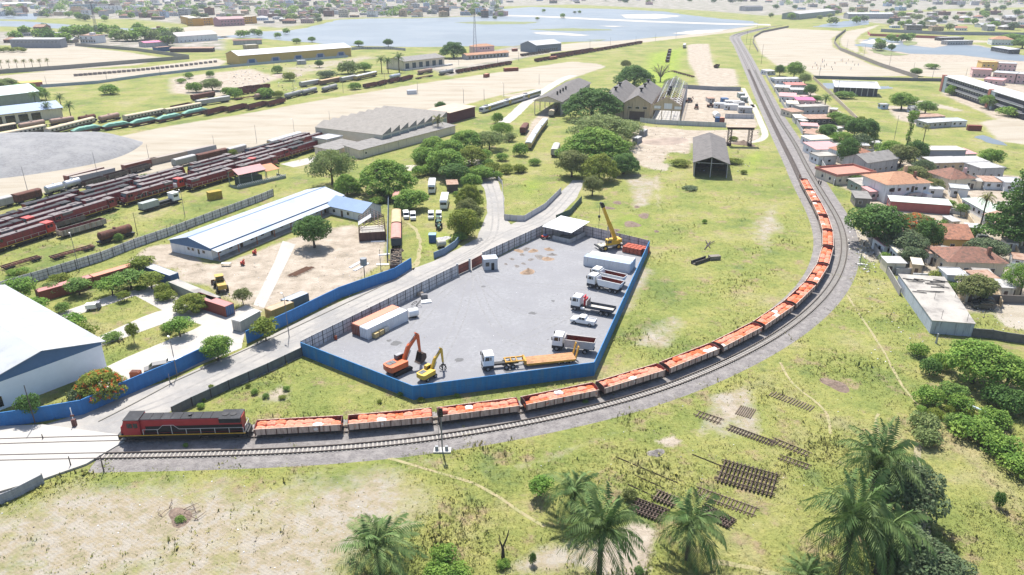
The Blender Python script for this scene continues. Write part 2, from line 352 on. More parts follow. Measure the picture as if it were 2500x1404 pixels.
sand=ramp(ns.outputs["Fac"],[(0.3,(0.25,0.21,0.155)),(0.5,(0.315,0.28,0.225)),(0.7,(0.35,0.318,0.268))])
col=mix(masked(mm1[0],0.12,0.42),col,sand)
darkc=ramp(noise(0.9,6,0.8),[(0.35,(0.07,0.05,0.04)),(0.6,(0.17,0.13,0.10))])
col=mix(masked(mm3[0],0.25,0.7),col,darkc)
L.new(col,B.inputs["Base Color"])
bp=N.new("ShaderNodeBump");bp.inputs["Strength"].default_value=0.8;bp.inputs["Distance"].default_value=0.35
L.new(math_('ADD',noise(1.6,6,0.75),math_('MULTIPLY',math_('MULTIPLY',wv.outputs["Fac"],mm2[2]),0.10)),bp.inputs["Height"]);L.new(bp.outputs[0],B.inputs["Normal"])
me.materials.append(gm)

# ================================================================ ROADS, YARD, WATER
CONC=mat("road_concrete",(0.285,0.27,0.25),0.9,0.10,0.5,col2=(0.215,0.21,0.205),amt=0.55,scale2=0.09,bump=0.2,bscale=3)
CONC2=mat("pale_concrete",(0.355,0.335,0.305),0.9,0.07,0.4,col2=(0.30,0.285,0.265),amt=0.4,scale2=0.15)
GRAV=mat("yard_gravel",(0.212,0.213,0.222),0.95,0.16,1.3,bump=0.6,bscale=4,col2=(0.195,0.195,0.205),amt=0.65,scale2=0.11)
DARKM=mat("dark_metal",(0.03,0.03,0.032),0.6,0.3,3)
ROADPTS_UP=[(-80,1112),(0,1078),(100,1040),(170,1018),(300,962),(430,925),(600,850),(760,770),(985,662),(1060,637),(1165,582),(1190,520),(1185,470),(1160,420),(1175,408),(1215,440),(1232,485),(1230,530),(1248,548),(1330,508),(1398,440),(1428,440),(1410,480),(1372,520),(1330,552),(1318,572),(1180,645),(960,757),(738,870),(600,935),(420,1003),(300,1062),(215,1130),(110,1168),(-80,1240)]
sheet("road",ROADPTS_UP,0.02,CONC,0.25,5)
kerb=MB()
for pts in ([(430,930),(560,872),(707,806),(950,690),(985,672)],[(240,1030),(330,985),(430,930)]):
    p=smooth_path([G(*q)for q in pts],3);a,b=offset(p,0.1),offset(p,-0.1);ribbon(kerb,b,a,0.15,0.15);ribbon(kerb,offset(p,-0.1),offset(p,-0.101),0.0,0.15)
struct("kerb",kerb,mat("kerb_stone",(0.2,0.185,0.16),0.9,0.2))
sheet("gravel_yard",[(738,867),(1010,976),(1449,917),(1584,612),(1425,572),(1322,575)],0.035,GRAV)
sheet("footpath",[(690,588),(722,597),(645,752),(618,745),(670,640)],0.03,CONC2)
GP=[(345,715),(420,680),(440,700),(480,740),(590,800),(560,860),(330,950),(250,870),(300,880),(520,800),(490,770),(375,812),(225,830),(205,820),(345,758),(355,745),(210,775),(180,770),(330,720)]
sheet("pavement",[(240,905),(310,872),(470,806),(500,790),(600,745),(640,760),(600,800),(590,850),(330,955),(230,975)],0.03,CONC2)
sheet("pavement",[(205,838),(345,775),(380,762),(480,735),(500,760),(400,790),(235,850)],0.031,CONC2)
sheet("pavement",[(120,772),(270,722),(300,716),(400,690),(480,745),(590,790),(510,800),(400,760),(330,722),(200,765),(140,790)],0.032,CONC2)
sheet("path",[(1020,560),(1030,590),(1026,640),(1010,660),(1000,655),(1018,630),(1022,592),(1010,560),(985,540),(990,538)],0.02,mat("path_earth",(0.29,0.245,0.14),0.95,0.2,1,col2=(0.22,0.22,0.10),amt=0.6,scale2=0.5),0.3,2)
PE=MATS["path_earth"]
def path(pix,wd,name="path",m=PE,z=0.02):
    p=smooth_path([G(*q)for q in pix],2.5);q=random.Random(len(pix));mb=MB();j=lambda l:[v+Vector((q.uniform(-1,1),q.uniform(-1,1),0))*wd*(.16 if wd<2 else .03)for v in l]
    ribbon(mb,j(offset(p,-wd/2)),j(offset(p,wd/2)),z,z);return struct(name,mb,m)
path([(948,1118),(1010,1135),(1090,1160),(1160,1178),(1220,1215),(1290,1265),(1330,1285)],0.55)
path([(2068,720),(2100,770),(2140,830),(2170,880),(2200,940),(2260,1010)],0.5);path([(1905,885),(1930,935),(1990,980),(2025,1010),(2028,1060)],0.5)
path([(2145,1010),(2130,1030),(2160,1080)],0.4);path([(1735,1370),(1800,1378),(1880,1398),(1960,1425)],.8)
for z,pix in ((0.05,[(2245,1080),(2235,1160),(2250,1230),(2262,1300),(2268,1420)]),):
    path(pix,1.2,m=mat("track_bed",(0.25,0.22,0.14),0.95,0.25,1.5),z=0.015)
path([(1838,255),(1858,300),(1868,330),(1850,345),(1828,348)],3.2,m=mat("gravel_track",(0.36,0.33,0.28),0.95,0.12,0.8));path([(1814,215),(1838,262)],2.6,m=MATS["gravel_track"])
path([(1230,300),(1255,280),(1300,240),(1370,196),(1400,184)],6.5,m=CONC2,z=0.03)
path([(1000,300),(880,352),(840,372),(700,405)],9,name="yard_apron",m=CONC2,z=0.03);path([(1180,395),(1000,410),(900,420)],9,name="yard_apron",m=MATS["gravel_track"],z=0.028)
WAT=mat("lake_water",(0.115,0.14,0.165),0.45,0.14,0.006,spec=0.22,bump=0.4,bscale=0.25,col2=(0.145,0.165,0.185),amt=0.5,scale2=0.012)
sheet("lake",[(520,92),(625,93),(690,99),(850,112),(1050,115),(1160,113),(1250,113),(1345,104),(1480,101),(1580,93),(1700,83),(1790,70),(1850,60),(1840,52),(1760,46),(1690,38),(1620,28),(1500,22),(1390,20),(1300,17),(1225,22),(1215,38),(1150,41),(1000,45),(900,45),(830,48),(790,58),(750,68),(700,76),(625,77),(585,84)],0.06,WAT,4,25)
sheet("lake",[(-40,50),(60,52),(165,60),(250,66),(330,70),(400,74),(480,84),(560,90),(540,96),(400,91),(240,75),(160,71),(60,66),(-40,64)],0.06,WAT,3,25)
sheet("lake",[(-40,35),(95,33),(88,48),(-40,47)],0.06,WAT,3,25)
sheet("pond",[(1985,66),(2020,57),(2075,50),(2125,50),(2118,60),(2050,68)],0.06,WAT,3,15)
sheet("pond",[(2088,112),(2120,92),(2190,95),(2212,108),(2280,117),(2330,108),(2390,112),(2470,130),(2600,150),(2600,156),(2440,146),(2340,134),(2220,131),(2140,118)],0.06,WAT,3,15)
for k,q in enumerate([[(2008,203),(2040,203),(2052,212),(2080,213),(2170,210),(2180,216),(2120,220),(2010,216)],[(2378,336),(2400,330),(2450,348),(2460,356),(2425,352)]]):sheet("pond",q,0.05,WAT,1,4)
SND=mat("sand_bank",(0.40,0.37,0.32),0.95,0.08,0.05);GRS=mat("marsh_grass",(0.15,0.17,0.07),0.95,0.25,0.15,bump=0.5,bscale=1)
p=smooth_path([G(*q)for q in [(1215,38),(1330,41),(1450,47),(1560,52),(1700,57),(1800,60),(1880,61)]],20);mb=MB();ribbon(mb,offset(p,-9),offset(p,9),0.9,0.9);ribbon(mb,offset(p,-14),offset(p,-9),0,0.9);ribbon(mb,offset(p,9),offset(p,14),0.9,0);struct("causeway",mb,SND)
for k,(q,m)in enumerate([([(1108,55),(1180,52),(1320,54),(1280,59),(1180,60)],GRS),([(1290,72),(1400,69),(1490,72),(1495,74),(1420,76),(1340,75)],GRS),([(1300,80),(1340,78),(1440,86),(1420,88),(1320,84)],SND),([(1455,63),(1540,64),(1500,66)],SND),([(1515,36),(1600,34),(1665,39),(1600,46),(1530,45)],SND),([(1640,82),(1700,74),(1780,72),(1740,80),(1690,85)],SND),([(1430,98),(1480,97),(1465,100)],GRS),([(2095,104),(2130,96),(2200,108),(2160,114)],SND),([(2205,104),(2225,98),(2240,108),(2215,112)],GRS),([(2118,122),(2150,120),(2220,134),(2160,136)],GRS)]):
    sheet("island",q,0.12+0.01*k,m,3,12,seed=k)
# ================================================================ RAILWAY
CPL=[(615,1040),(848,1027),(1070,1007),(1278,985),(1467,945),(1628,893),(1762,840),(1865,788),(1932,740),(1984,695),(2013,646),(2026,603),(2024,562),(2012,526),(1994,493),(1977,464),(1960,435)]
t1=[G(*q)for q in [(-220,1090),(-60,1083),(0,1080.5),(150,1076.5),(300,1073)]]+[G(x,y,2.2)for x,y in CPL]+[G(*q)for q in [(1937,402),(1912,353),(1875,277),(1852,227),(1835,187),(1818,150),(1800,113),(1788,93),(1796,85),(1830,76),(1870,68),(1910,62)]]
t2=[G(*q)for q in [(-220,1127),(-60,1123),(0,1121),(245,1116),(600,1110),(937,1091),(1250,1044),(1562,974),(1687,928),(1875,839),(1950,787),(2000,742),(2033,707),(2054,670),(2064,628),(2065,588),(2056,551),(2037,519),(2017,489),(2000,460),(1982,431),(1962,394),(1940,351),(1900,289),(1876,241),(1858,205),(1840,168),(1822,133),(1807,107),(1800,92),(1806,86),(1836,77),(1875,69)]]
P1=Path(smooth_path(t1,3,30));P2=Path(smooth_path(t2,3,30))
BALL=mat("ballast_stone",(0.158,0.146,0.142),0.95,0.28,2.2,bump=1.0,bscale=4,col2=(0.22,0.205,0.195),amt=0.55,scale2=0.5)
mb=MB()
def ball(P,t0,t1_,wl,wr,z):
    p=[P.at(t0+(t1_-t0)*i/400)[0]for i in range(401)]
    ribbon(mb,offset(p,-wr-1.3),offset(p,-wr),0.0,z);ribbon(mb,offset(p,-wr),offset(p,wl),z,z);ribbon(mb,offset(p,wl),offset(p,wl+1.3),z,0.0)
s1=P1.near(G(296,1073));s2=P2.near(G(222,1117))
ball(P1,s1,P1.L*0.97,2.3,2.4,0.14);ball(P2,s2,P2.L*0.97,2.4,2.7,0.15)
struct("railway_ballast",mb,BALL)
RAIL=mat("rail_steel",(0.055,0.04,0.033),0.55,0.3,2);SLP=mat("sleeper_concrete",(0.31,0.29,0.26),0.9,0.15,1.5);SLS=mat("sleeper_shaded",(0.17,0.14,0.12),0.9,0.3,1)  # inner-track sleepers get a darker colour: the train's shade is painted in
def rail_line(P,t0,t1_,label,parts=100,z=0.14,gauge=1.45,slp=SLP,start_sleep=None,pitch=0.7,visible=None):
    root=T("railway_track",label,"railway track",(0,0,0));n=max(8,int((t1_-t0)/2.5));p=[P.at(t0+(t1_-t0)*i/n)[0]for i in range(n+1)]
    for s in (-1,1):
        m=MB();o=s*gauge/2;a,b=offset(p,o-0.075),offset(p,o+0.075);zt=z+0.26
        ribbon(m,a,b,zt,zt);ribbon(m,offset(p,o-0.13),a,z+0.08,zt);ribbon(m,b,offset(p,o+0.13),zt,z+0.08);m.obj("rail",RAIL,root)
    s0=t0 if start_sleep is None else start_sleep;k=0;rest=MB();rec=[]
    while s0+k*pitch<t1_:
        c,d=P.at(s0+k*pitch);a=math.atan2(d.y,d.x);rec.append((c,a));k+=1
    me_=MB().box(-0.12,0.12,-1.05,1.05,-0.02,0.09).mesh("sleeper",slp)
    order=sorted(range(len(rec)),key=lambda i:(visible(rec[i][0])if visible else rec[i][0].length));first=set(order[:parts])
    for i,(c,a)in enumerate(rec):
        if i in first:
            o=bpy.data.objects.new("sleeper",me_);COL.objects.link(o);o.parent=root;o.location=(c.x,c.y,z);o.rotation_euler=(0,0,a)
        elif i<900:rest.rbox((c.x,c.y,z+0.04),0.24,2.1,0.10,a)
    if rest.v:tag(rest.obj("sleepers",slp,root),kind='stuff')
    return root
train_end=P1.near(G(1960,435,2.2))
rail_line(P2,0,P2.L,"empty outer railway track curving round the loaded train, pale concrete sleepers",100,start_sleep=s2+0.6,visible=lambda c:c.length+(0 if PX(c.x,c.y)[0]>225 else 900))
rail_line(P1,0,P1.L,"inner railway track under the train of orange bags",100,slp=SLS,start_sleep=s1+0.6,visible=lambda c:c.length)
# concrete level crossing slab
cs=MB();P=[G(*q)for q in [(-160,1050),(105,1040),(300,1066),(309,1078),(212,1136),(110,1172),(-160,1250)]]
n=len(P);cs.add([(p.x,p.y,0.34)for p in P]+[(p.x,p.y,0.0)for p in P],[tuple(range(n))[::-1]]+[(i,(i+1)%n,n+(i+1)%n,n+i)for i in range(n)])
struct("level_crossing",cs,mat("crossing_concrete",(0.36,0.345,0.32),0.9,0.06,0.4,col2=(0.315,0.30,0.28),amt=0.45,scale2=0.2))

RUT=mat("rutted_gravel",(0.198,0.197,0.202),0.95,0.2,1.5,bump=0.5,bscale=4);RUTC=mat("worn_concrete",(0.225,0.215,0.205),0.9,0.2,0.8)
for k,pts in enumerate([[(1160,665),(1200,720),(1290,770),(1400,775)],[(1160,668),(1180,740),(1240,830),(1330,850)],[(1165,660),(1260,690),(1350,700),(1430,705)],[(1150,670),(1130,760),(1090,850),(1060,905)],[(1155,668),(1080,720),(1020,790),(960,850)],[(1240,840),(1330,800),(1390,770)]]):
    for o in (-.95,.95):
        p=offset(smooth_path([G(*q)for q in pts],3),o);mb=MB();ribbon(mb,offset(p,-.2),offset(p,.2),.041+.001*k,.041+.001*k);struct("wheel_ruts",mb,RUT)
for k,(x,y,r)in enumerate([(968,838,1.3),(950,832,.7),(1300,765,1.0),(1420,742,.9),(1450,792,.8),(1120,880,1.1),(1240,905,1.2),(1180,700,.8),(1350,735,.7)]):
    c=G(x,y);q=random.Random(k);mb=MB();n=14;mb.add([(c.x+math.cos(6.283*i/n)*r*q.uniform(.5,1.1),c.y+math.sin(6.283*i/n)*r*q.uniform(.5,1.1),.05)for i in range(n)],[tuple(range(n))]);struct("oil_stain",mb,mat("oil_stain",(0.10,0.10,0.102),0.8,0.2,2))
for k,pts in enumerate([[(250,1030),(430,965),(640,862),(860,752),(1060,660),(1190,590),(1205,500),(1185,430)],[(1060,662),(1230,570),(1330,530),(1405,450)]]):
    for o in (-1.4,.5):p=offset(smooth_path([G(*q)for q in pts],3),o);mb=MB();ribbon(mb,offset(p,-.28),offset(p,.28),.026+.001*k,.026+.001*k);struct("wheel_ruts",mb,RUTC)
# ================================================================ RAIL VEHICLES
RED=mat("loco_red",(0.185,0.011,0.02),0.45,0.2,0.8,spec=0.5,col2=(0.085,0.010,0.014),amt=0.4,scale2=0.5,streak=True)
BRED=mat("bright_red",(0.42,0.035,0.02),0.45,0.15,0.8,spec=0.5)
ROOFG=mat("loco_roof_grey",(0.13,0.11,0.11),0.7,0.3,1.2,col2=(0.19,0.165,0.16),amt=0.4,scale2=0.6)
ROOFD=mat("loco_roof_dark",(0.022,0.023,0.027),0.75,0.3,1.0,col2=(0.055,0.055,0.06),amt=0.4)
BLK=mat("black_steel",(0.012,0.012,0.014),0.55,0.3,2);GLS=mat("dark_glass",(0.012,0.016,0.02),0.12,0.2,1,spec=0.6)
WHT=mat("white_paint",(0.66,0.66,0.65),0.5,0.06,1);RAILW=mat("handrail_white",(0.42,0.41,0.40),0.6,0.1,2)
YEL=mat("safety_yellow",(0.42,0.24,0.02),0.6,0.25,2);TYRE=mat("tyre_rubber",(0.018,0.018,0.019),0.85,0.3,4);RIM=mat("wheel_rim",(0.24,0.23,0.22),0.6,0.2,4)
RUST=mat("rusty_steel",(0.12,0.045,0.03),0.85,0.35,1.2,col2=(0.055,0.03,0.025),amt=0.5,scale2=0.5)
def bogie(parent,x,axles=2,name="bogie",wb=1.8,r=0.46):
    m=MB();m.box(x-wb*(axles-1)/2-0.7,x+wb*(axles-1)/2+0.7,-1.05,-0.9,0.25,0.62);m.box(x-wb*(axles-1)/2-0.7,x+wb*(axles-1)/2+0.7,0.9,1.05,0.25,0.62);m.box(x-0.3,x+0.3,-0.9,0.9,0.3,0.6)
    b=m.obj(name,BLK,parent)
    for i in range(axles):
        xx=x+(i-(axles-1)/2)*wb;q=MB()
        q.cyl((xx,-0.85,r),(xx,-0.72,r),r,n=12);q.cyl((xx,0.72,r),(xx,0.85,r),r,n=12);q.cyl((xx,-0.72,r),(xx,0.72,r),0.09,n=6);q.obj("wheelset",BLK,b)
    return b
def handrail(parent,y,x0,x1,z0,h=0.95,step=2.3,arch=None,mt=None):
    m=MB();n=max(2,int((x1-x0)/step));xs=[x0+(x1-x0)*i/n for i in range(n+1)]
    top=[(x0,y,z0+h)]
    if arch:top+=[(arch[0],y,z0+h),(arch[0]+0.8,y,z0+h+0.75),(arch[1]-0.8,y,z0+h+0.75),(arch[1],y,z0+h)]
    top+=[(x1,y,z0+h)]
    m.tube(top,0.045,4)
    for x in xs:
        hh=h+(0.75 if arch and arch[0]+0.7<x<arch[1]-0.7 else 0);m.box(x-0.04,x+0.04,y-0.04,y+0.04,z0,z0+hh)
    return m.obj("handrail",mt or RAILW,parent)
def make_loco(roof=ROOFD,body=RED,orange_cab=False):
    """hood diesel, cab at -X end"""
    t=T("diesel_locomotive",None,"locomotive");Lh=10.2
    m=MB();m.box(-Lh,Lh,-1.45,1.45,0.95,1.42);m.box(-3.2,2.6,-1.3,1.3,0.30,0.93);m.box(-Lh-0.35,-Lh,-1.1,1.1,0.35,1.3);m.box(Lh,Lh+0.35,-1.1,1.1,0.35,1.3);m.obj("underframe",BLK,t)
    MB().box(-Lh+0.02,Lh-0.02,-1.475,-1.452,1.24,1.42).box(-Lh+0.02,Lh-0.02,1.452,1.475,1.24,1.42).obj("sill_stripe",YEL,t)
    h=MB();h.prism([(-1.0,1.425),(1.0,1.425),(1.0,3.75),(0.9,3.98),(-0.9,3.98),(-1.0,3.75)],-6.6,Lh-0.5,'x');hood=h.obj("hood",body,t)
    if roof is ROOFD:MB().box(-5.9,Lh-0.52,-1.022,-1.003,1.5,2.75).prism([(-6.3,1.5),(-5.902,1.5),(-5.902,2.2)],-1.022,-1.003,"y").obj("black_band",BLK,t)
    h=MB()
    for i in range(9):h.box(-5.0+i*1.45,-4.0+i*1.45,-1.04,-1.024,1.7,2.7)
    h.obj("hood_door",BLK,hood)
    h=MB();x=-6.55
    while x<Lh-0.8:h.box(x,min(x+1.55,Lh-0.55),-1.0,1.0,3.985,4.07);x+=1.62
    h.obj("roof",roof,t)
    w_=MB();w_.prism([(-1.45,3.3),(1.45,3.3),(1.45,4.12),(-1.45,4.12)],6.2,Lh-0.6);w_.obj("radiator_housing",roof,t)
    f=MB()
    for sx in (6.9,8.2):f.cyl((sx,0,4.13),(sx,0,4.2),0.55,n=14)
    f.cyl((1.2,0,4.06),(1.2,0,4.3),0.3,n=10);f.obj("exhaust",BLK,t)
    c=MB();c.prism([(-9.4,1.425),(-6.62,1.425),(-6.62,3.9),(-6.9,4.15),(-9.0,4.15),(-9.4,3.05)],-1.42,1.42,'y');cab=c.obj("cab",BRED if orange_cab else body,t)
    c=MB();c.prism([(-9.05,4.155),(-6.6,4.155),(-6.6,4.24),(-9.1,4.24)],-1.46,1.46,'y');c.obj("cab_roof",BRED if orange_cab else roof,cab)
    g=MB()
    g.box(-8.6,-7.75,-1.445,-1.422,2.75,3.6);g.box(-7.6,-6.9,-1.445,-1.422,2.75,3.6);g.box(-8.6,-7.75,1.422,1.445,2.75,3.6);g.box(-7.6,-6.9,1.422,1.445,2.75,3.6)
    g.add([(-9.42,-1.2,3.1),(-9.42,1.2,3.1),(-9.05,1.2,4.05),(-9.05,-1.2,4.05)],[(0,3,2,1)]);g.obj("window",GLS,cab)
    n=MB();n.prism([(-10.0,1.425),(-9.42,1.425),(-9.42,2.9),(-9.85,2.75)],-1.0,1.0,'y');n.obj("nose",WHT if orange_cab else body,t)
    handrail(t,-1.4,-6.2,Lh-0.3,1.42,arch=(-3.7,-0.4));handrail(t,1.4,-6.2,Lh-0.3,1.42)
    h=MB()
    for y in (-1.0,1.0):h.box(Lh-0.1,Lh-0.02,y-0.04,y+0.04,1.42,2.5)
    h.box(Lh-0.1,Lh-0.02,-0.96,0.96,2.4,2.48);h.obj("end_rail",RAILW,t)
    l=MB()
    for y in (-0.3,0.3):l.cyl((-10.03,y,2.2),(-9.8,y,2.25),0.13,n=8)
    l.obj("headlight",WHT,t)
    bogie(t,-6.4,3);bogie(t,6.4,3)
    return t
GSIDE=mat("wagon_side",(0.46,0.35,0.29),0.9,0.2,0.8,col2=(0.20,0.11,0.085),amt=0.45,scale2=1.0,streak=True)
GIN=mat("wagon_inner_red",(0.21,0.045,0.04),0.85,0.3,1.0);GEND=mat("wagon_end_dark",(0.10,0.05,0.042),0.85,0.3,1)
def make_gondola(side=GSIDE,inner=GIN,endm=GEND,L=14.1,zt=2.35,arch=True,zb=1.0):
    t=T("gondola_wagon",None,"wagon");a=L/2
    MB().box(-a,a,-1.32,1.32,zb-0.28,zb+0.02).obj("underframe",BLK,t)
    for s in (-1,1):
        m=MB();m.box(-a,a,min(s*1.42,s*1.36),max(s*1.42,s*1.36),zb-0.2,zt)
        m.box(-a,a,min(s*1.47,s*1.33),max(s*1.47,s*1.33),zt,zt+0.07)
        for i in range(9):
            x=-a+0.12+(L-0.24)*i/8;m.box(x-0.07,x+0.07,min(s*1.5,s*1.422),max(s*1.5,s*1.422),zb-0.25,zt-0.05,1)
        p=m.obj("side_panel",[side,endm],t)
        MB().box(-a+0.1,a-0.1,min(s*1.355,s*1.34),max(s*1.355,s*1.34),zb+0.05,zt-0.01).obj("inner_lining",inner,p)
    for s in (-1,1):
        top=[(1.36*math.cos(math.pi*i/8),zt+(0.38*math.sin(math.pi*i/8)if arch else 0))for i in range(9)]
        m=MB();m.prism([(-1.36,zb-0.2),(1.36,zb-0.2)]+top,min(s*a,s*(a-0.08)),max(s*a,s*(a-0.08)),'x')
        p=m.obj("end_panel",endm,t)
        m=MB();m.prism([(-1.3,zb+0.05),(1.3,zb+0.05)]+[(y*0.95,z-0.04)for y,z in top],min(s*(a-0.09),s*(a-0.11)),max(s*(a-0.09),s*(a-0.11)),'x');m.obj("inner_lining",inner,p)
        MB().box(min(s*a,s*(a+0.55)),max(s*a,s*(a+0.55)),-0.14,0.14,0.6,0.85).obj("coupler",mat("coupler_steel",(0.25,0.2,0.16),0.8,0.3,3),t)
    bogie(t,-a+2.4);bogie(t,a-2.4);return t
# ---- the train
ZR=0.40
lead0=P1.near(G(848,1027,2.2));last=P1.near(G(1960,435,2.2));NW=16
s_first=P1.near(G(615,1040,2.2));pitch=(last-s_first)/NW
lp,ld=P1.at(s_first-11.0)
put("lead",lambda:make_loco(ROOFD,mat("lead_red",(0.30,0.012,0.02),0.45,0.2,0.8,spec=0.5)),(lp.x,lp.y,ZR),math.atan2(ld.y,ld.x),"dark red locomotive with black roof and white handrails leading the bag train","locomotives")
ORD=["first","second","third","fourth","fifth","sixth","seventh","eighth","ninth","tenth","eleventh","twelfth","thirteenth","fourteenth","fifteenth","last"]
BAGC=[mat("bag_orange",(0.54,0.17,0.095),0.75,0.28,0.9,spec=0.2,bump=0.5,bscale=3),mat("bag_salmon",(0.58,0.22,0.15),0.75,0.16,0.9,spec=0.2,bump=0.5,bscale=3),mat("bag_deep_orange",(0.54,0.11,0.04),0.75,0.2,0.9,spec=0.2,bump=0.5,bscale=3),mat("bag_white",(0.60,0.57,0.54),0.75,0.1,0.9,spec=0.2,bump=0.5,bscale=3)]
def bag_mesh(seed):
    q=random.Random(seed);b=MB();nu,nv=18,9;vs=[];fs=[]
    def se(c,e):return math.copysign(abs(c)**e,c)
    ph=[q.uniform(0,6.28)for _ in range(6)]
    for j in range(nv+1):
        a=-math.pi/2+math.pi*j/nv
        for i in range(nu):
            t=2*math.pi*i/nu;k=1+0.07*math.sin(3*t+ph[0])+0.05*math.sin(5*t+ph[1]+3*a)+0.04*math.sin(9*t+ph[2])
            vs.append((se(math.cos(t),0.65)*se(math.cos(a),0.6)*0.86*k,se(math.sin(t),0.65)*se(math.cos(a),0.6)*0.68*k,0.55+se(math.sin(a),0.75)*0.52+0.05*math.sin(4*t+ph[3])*max(0,math.sin(a))+0.035*math.sin(7*t+5*a+ph[4])))
    for j in range(nv):fs+=[(j*nu+i,j*nu+(i+1)%nu,(j+1)*nu+(i+1)%nu,(j+1)*nu+i)for i in range(nu)]
    b.add(vs,fs)
    return b.mesh("bulk_bag",BAGC[0],True)
BAGM=[bag_mesh(i)for i in range(6)]
for wi in range(NW):
    a,d=P1.at(s_first+pitch*(wi+0.5));b0,_=P1.at(s_first+pitch*wi);b1,_=P1.at(s_first+pitch*(wi+1));d=(b1-b0).normalized();a=(b0+b1)/2*0.5+a*0.5;rz=math.atan2(d.y,d.x)
    who="second to last" if wi==NW-2 else ORD[wi]if wi<NW-1 else "last"
    put("gondola",lambda:make_gondola(zt=1.82,zb=.9),(a.x,a.y,ZR),rz,f"open wagon of orange bags, {who} one behind the red locomotive","wagons of the bag train")
    sag=rnd.uniform(0,.12);nb=9;hasw=set(rnd.sample(range(nb*2),rnd.choice([0,1,1,2])))
    base=1 if wi in (0,4)else 0;gap=rnd.choice((-1,-1,0,1,16,17,9))
    for i in range(nb):
        for k,s in enumerate((-1,1)):
            x=-6.15+i*1.535+rnd.uniform(-0.06,0.06);y=s*0.64+rnd.uniform(-0.03,0.03);p=a+Vector((x*math.cos(rz)-y*math.sin(rz),x*math.sin(rz)+y*math.cos(rz),0))
            if (i*2+k)==gap:continue
            white=(i*2+k)in hasw;o=bpy.data.objects.new("bulk_bag",BAGM[rnd.randrange(6)]);COL.objects.link(o)
            o.location=(p.x,p.y,ZR+.70+sag*math.sin(i*.8+wi)+rnd.uniform(0.0,0.16));o.rotation_euler=(rnd.uniform(-0.1,0.1),rnd.uniform(-0.1,0.1),rz+rnd.uniform(-0.12,0.12)+rnd.choice((0,math.pi)))
            o.scale=(rnd.uniform(1.06,1.18),rnd.uniform(1.0,1.12),rnd.uniform(0.78,1.02))
            mt=BAGC[3]if white else BAGC[rnd.choice((0,0,0,1,1,2)if not base else (1,1,0,1,1,1))]
            o.material_slots[0].link='OBJECT';o.material_slots[0].material=mt
            tag(o,f"{'white' if white else 'orange'} bulk bag in the {who} wagon behind the red locomotive","bulk bag",f"{'white' if white else 'orange'} bags in the {who} wagon")
# ================================================================ WALLS AND FENCES
BLUEW=mat("blue_wall_paint",(0.035,0.155,0.37),0.8,0.12,0.8,bump=0.35,bscale=6,col2=(0.045,0.15,0.33),amt=0.4,scale2=0.3,streak=True)
BLUEB=mat("bright_blue_wall_paint",(0.020,0.15,0.36),0.75,0.16,0.8,bump=0.3,bscale=5,streak=True,col2=(0.055,0.16,0.28),amt=0.45,scale2=0.35)
CW=mat("concrete_wall",(0.36,0.36,0.36),0.9,0.15,0.8,col2=(0.16,0.16,0.155),amt=0.4,streak=True)
CDK=mat("wall_post_dark",(0.06,0.055,0.055),0.9,0.2,2);SHEETM=mat("sheet_fence_grey",(0.46,0.45,0.46),0.75,0.1,0.6,col2=(0.33,0.32,0.33),amt=0.4,streak=True)
DKW=mat("dark_precast_wall",(0.11,0.13,0.14),0.9,0.2,0.8,col2=(0.12,0.125,0.12),amt=0.4,streak=True)
def wall(name,label,pix,h,m,th=0.22,posts=None,postm=None,course=None,rail=None,cat=None,group=None,side=1,capm=None):
    """wall or fence along a ground line given in photo pixels; posts every `posts` m, horizontal courses as real grooves"""
    P=[G(*p)for p in pix];root=T(name,label,cat or ("fence" if "fence" in name else "wall"),P[0],0,group);P=[p-P[0]for p in P]
    mb=MB();pm=MB();lm=MB()
    for i,(a,b)in enumerate(zip(P,P[1:])):
        d=b-a;L=d.length;an=math.atan2(d.y,d.x);c=(a+b)/2;n_=Vector((-math.sin(an),math.cos(an),0))*side
        z=0.0;hs=course or h;k=0
        while z<h-0.02:
            zz=min(h,z+hs);mb.rbox((c.x,c.y,(z+zz)/2-(0.015 if course else 0)),L+th*0.9,th-0.05*(k%2)*bool(course)*0.6,zz-z-(0.03 if course else 0),an);z=zz;k+=1
        if course:mb.rbox((c.x,c.y,h/2),L+th*0.6,th-0.08,h-0.04,an)
        if posts:
            n=max(1,round(L/posts))
            for j in range(n+(i==len(P)-2)):
                p=a+d*(j/n)+n_*(th/2+0.03);pm.rbox((p.x,p.y,h/2+0.02),0.13,0.12,h+0.06,an)
        if rail:
            for zz in rail:
                p=c+n_*(th/2+0.02);lm.rbox((p.x,p.y,zz),L,0.05,0.07,an)
            n=max(1,round(L/1.15))
            for j in range(n):
                p=a+d*(j/n)+n_*(th/2+0.012);lm.rbox((p.x,p.y,h/2),0.05,0.03,h-0.1,an)
    mb.obj("wall_panel",m,root)
    if pm.v:pm.obj("fence_post",postm or CDK,root)
    if lm.v:lm.obj("fence_rail",postm or CDK,root)
    return root
wall("perimeter_wall","bright blue wall round the near and right sides of the gravel yard",[(738,867),(1010,976),(1449,917),(1584,612)],2.95,BLUEB,0.2,course=0.5)
wall("yard_fence","grey sheet fence on dark posts between the gravel yard and the access road",[(738,864),(1118,672)],2.95,SHEETM,0.06,posts=2.9,rail=(0.9,1.9,2.85),side=-1)
wall("yard_fence","short grey sheet fence from the yard gate past the guard hut to the canopy",[(1182,640),(1322,574)],2.95,SHEETM,0.06,posts=2.9,rail=(0.9,1.9,2.85),side=-1)
wall("yard_fence","grey sheet fence at the far end of the gravel yard behind the yellow crane",[(1324,573),(1425,573),(1582,611)],2.95,mat("sheet_fence_pink",(0.46,0.42,0.44),0.75,0.12,0.6),0.06,posts=2.9,rail=(0.9,1.9,2.85),side=-1)
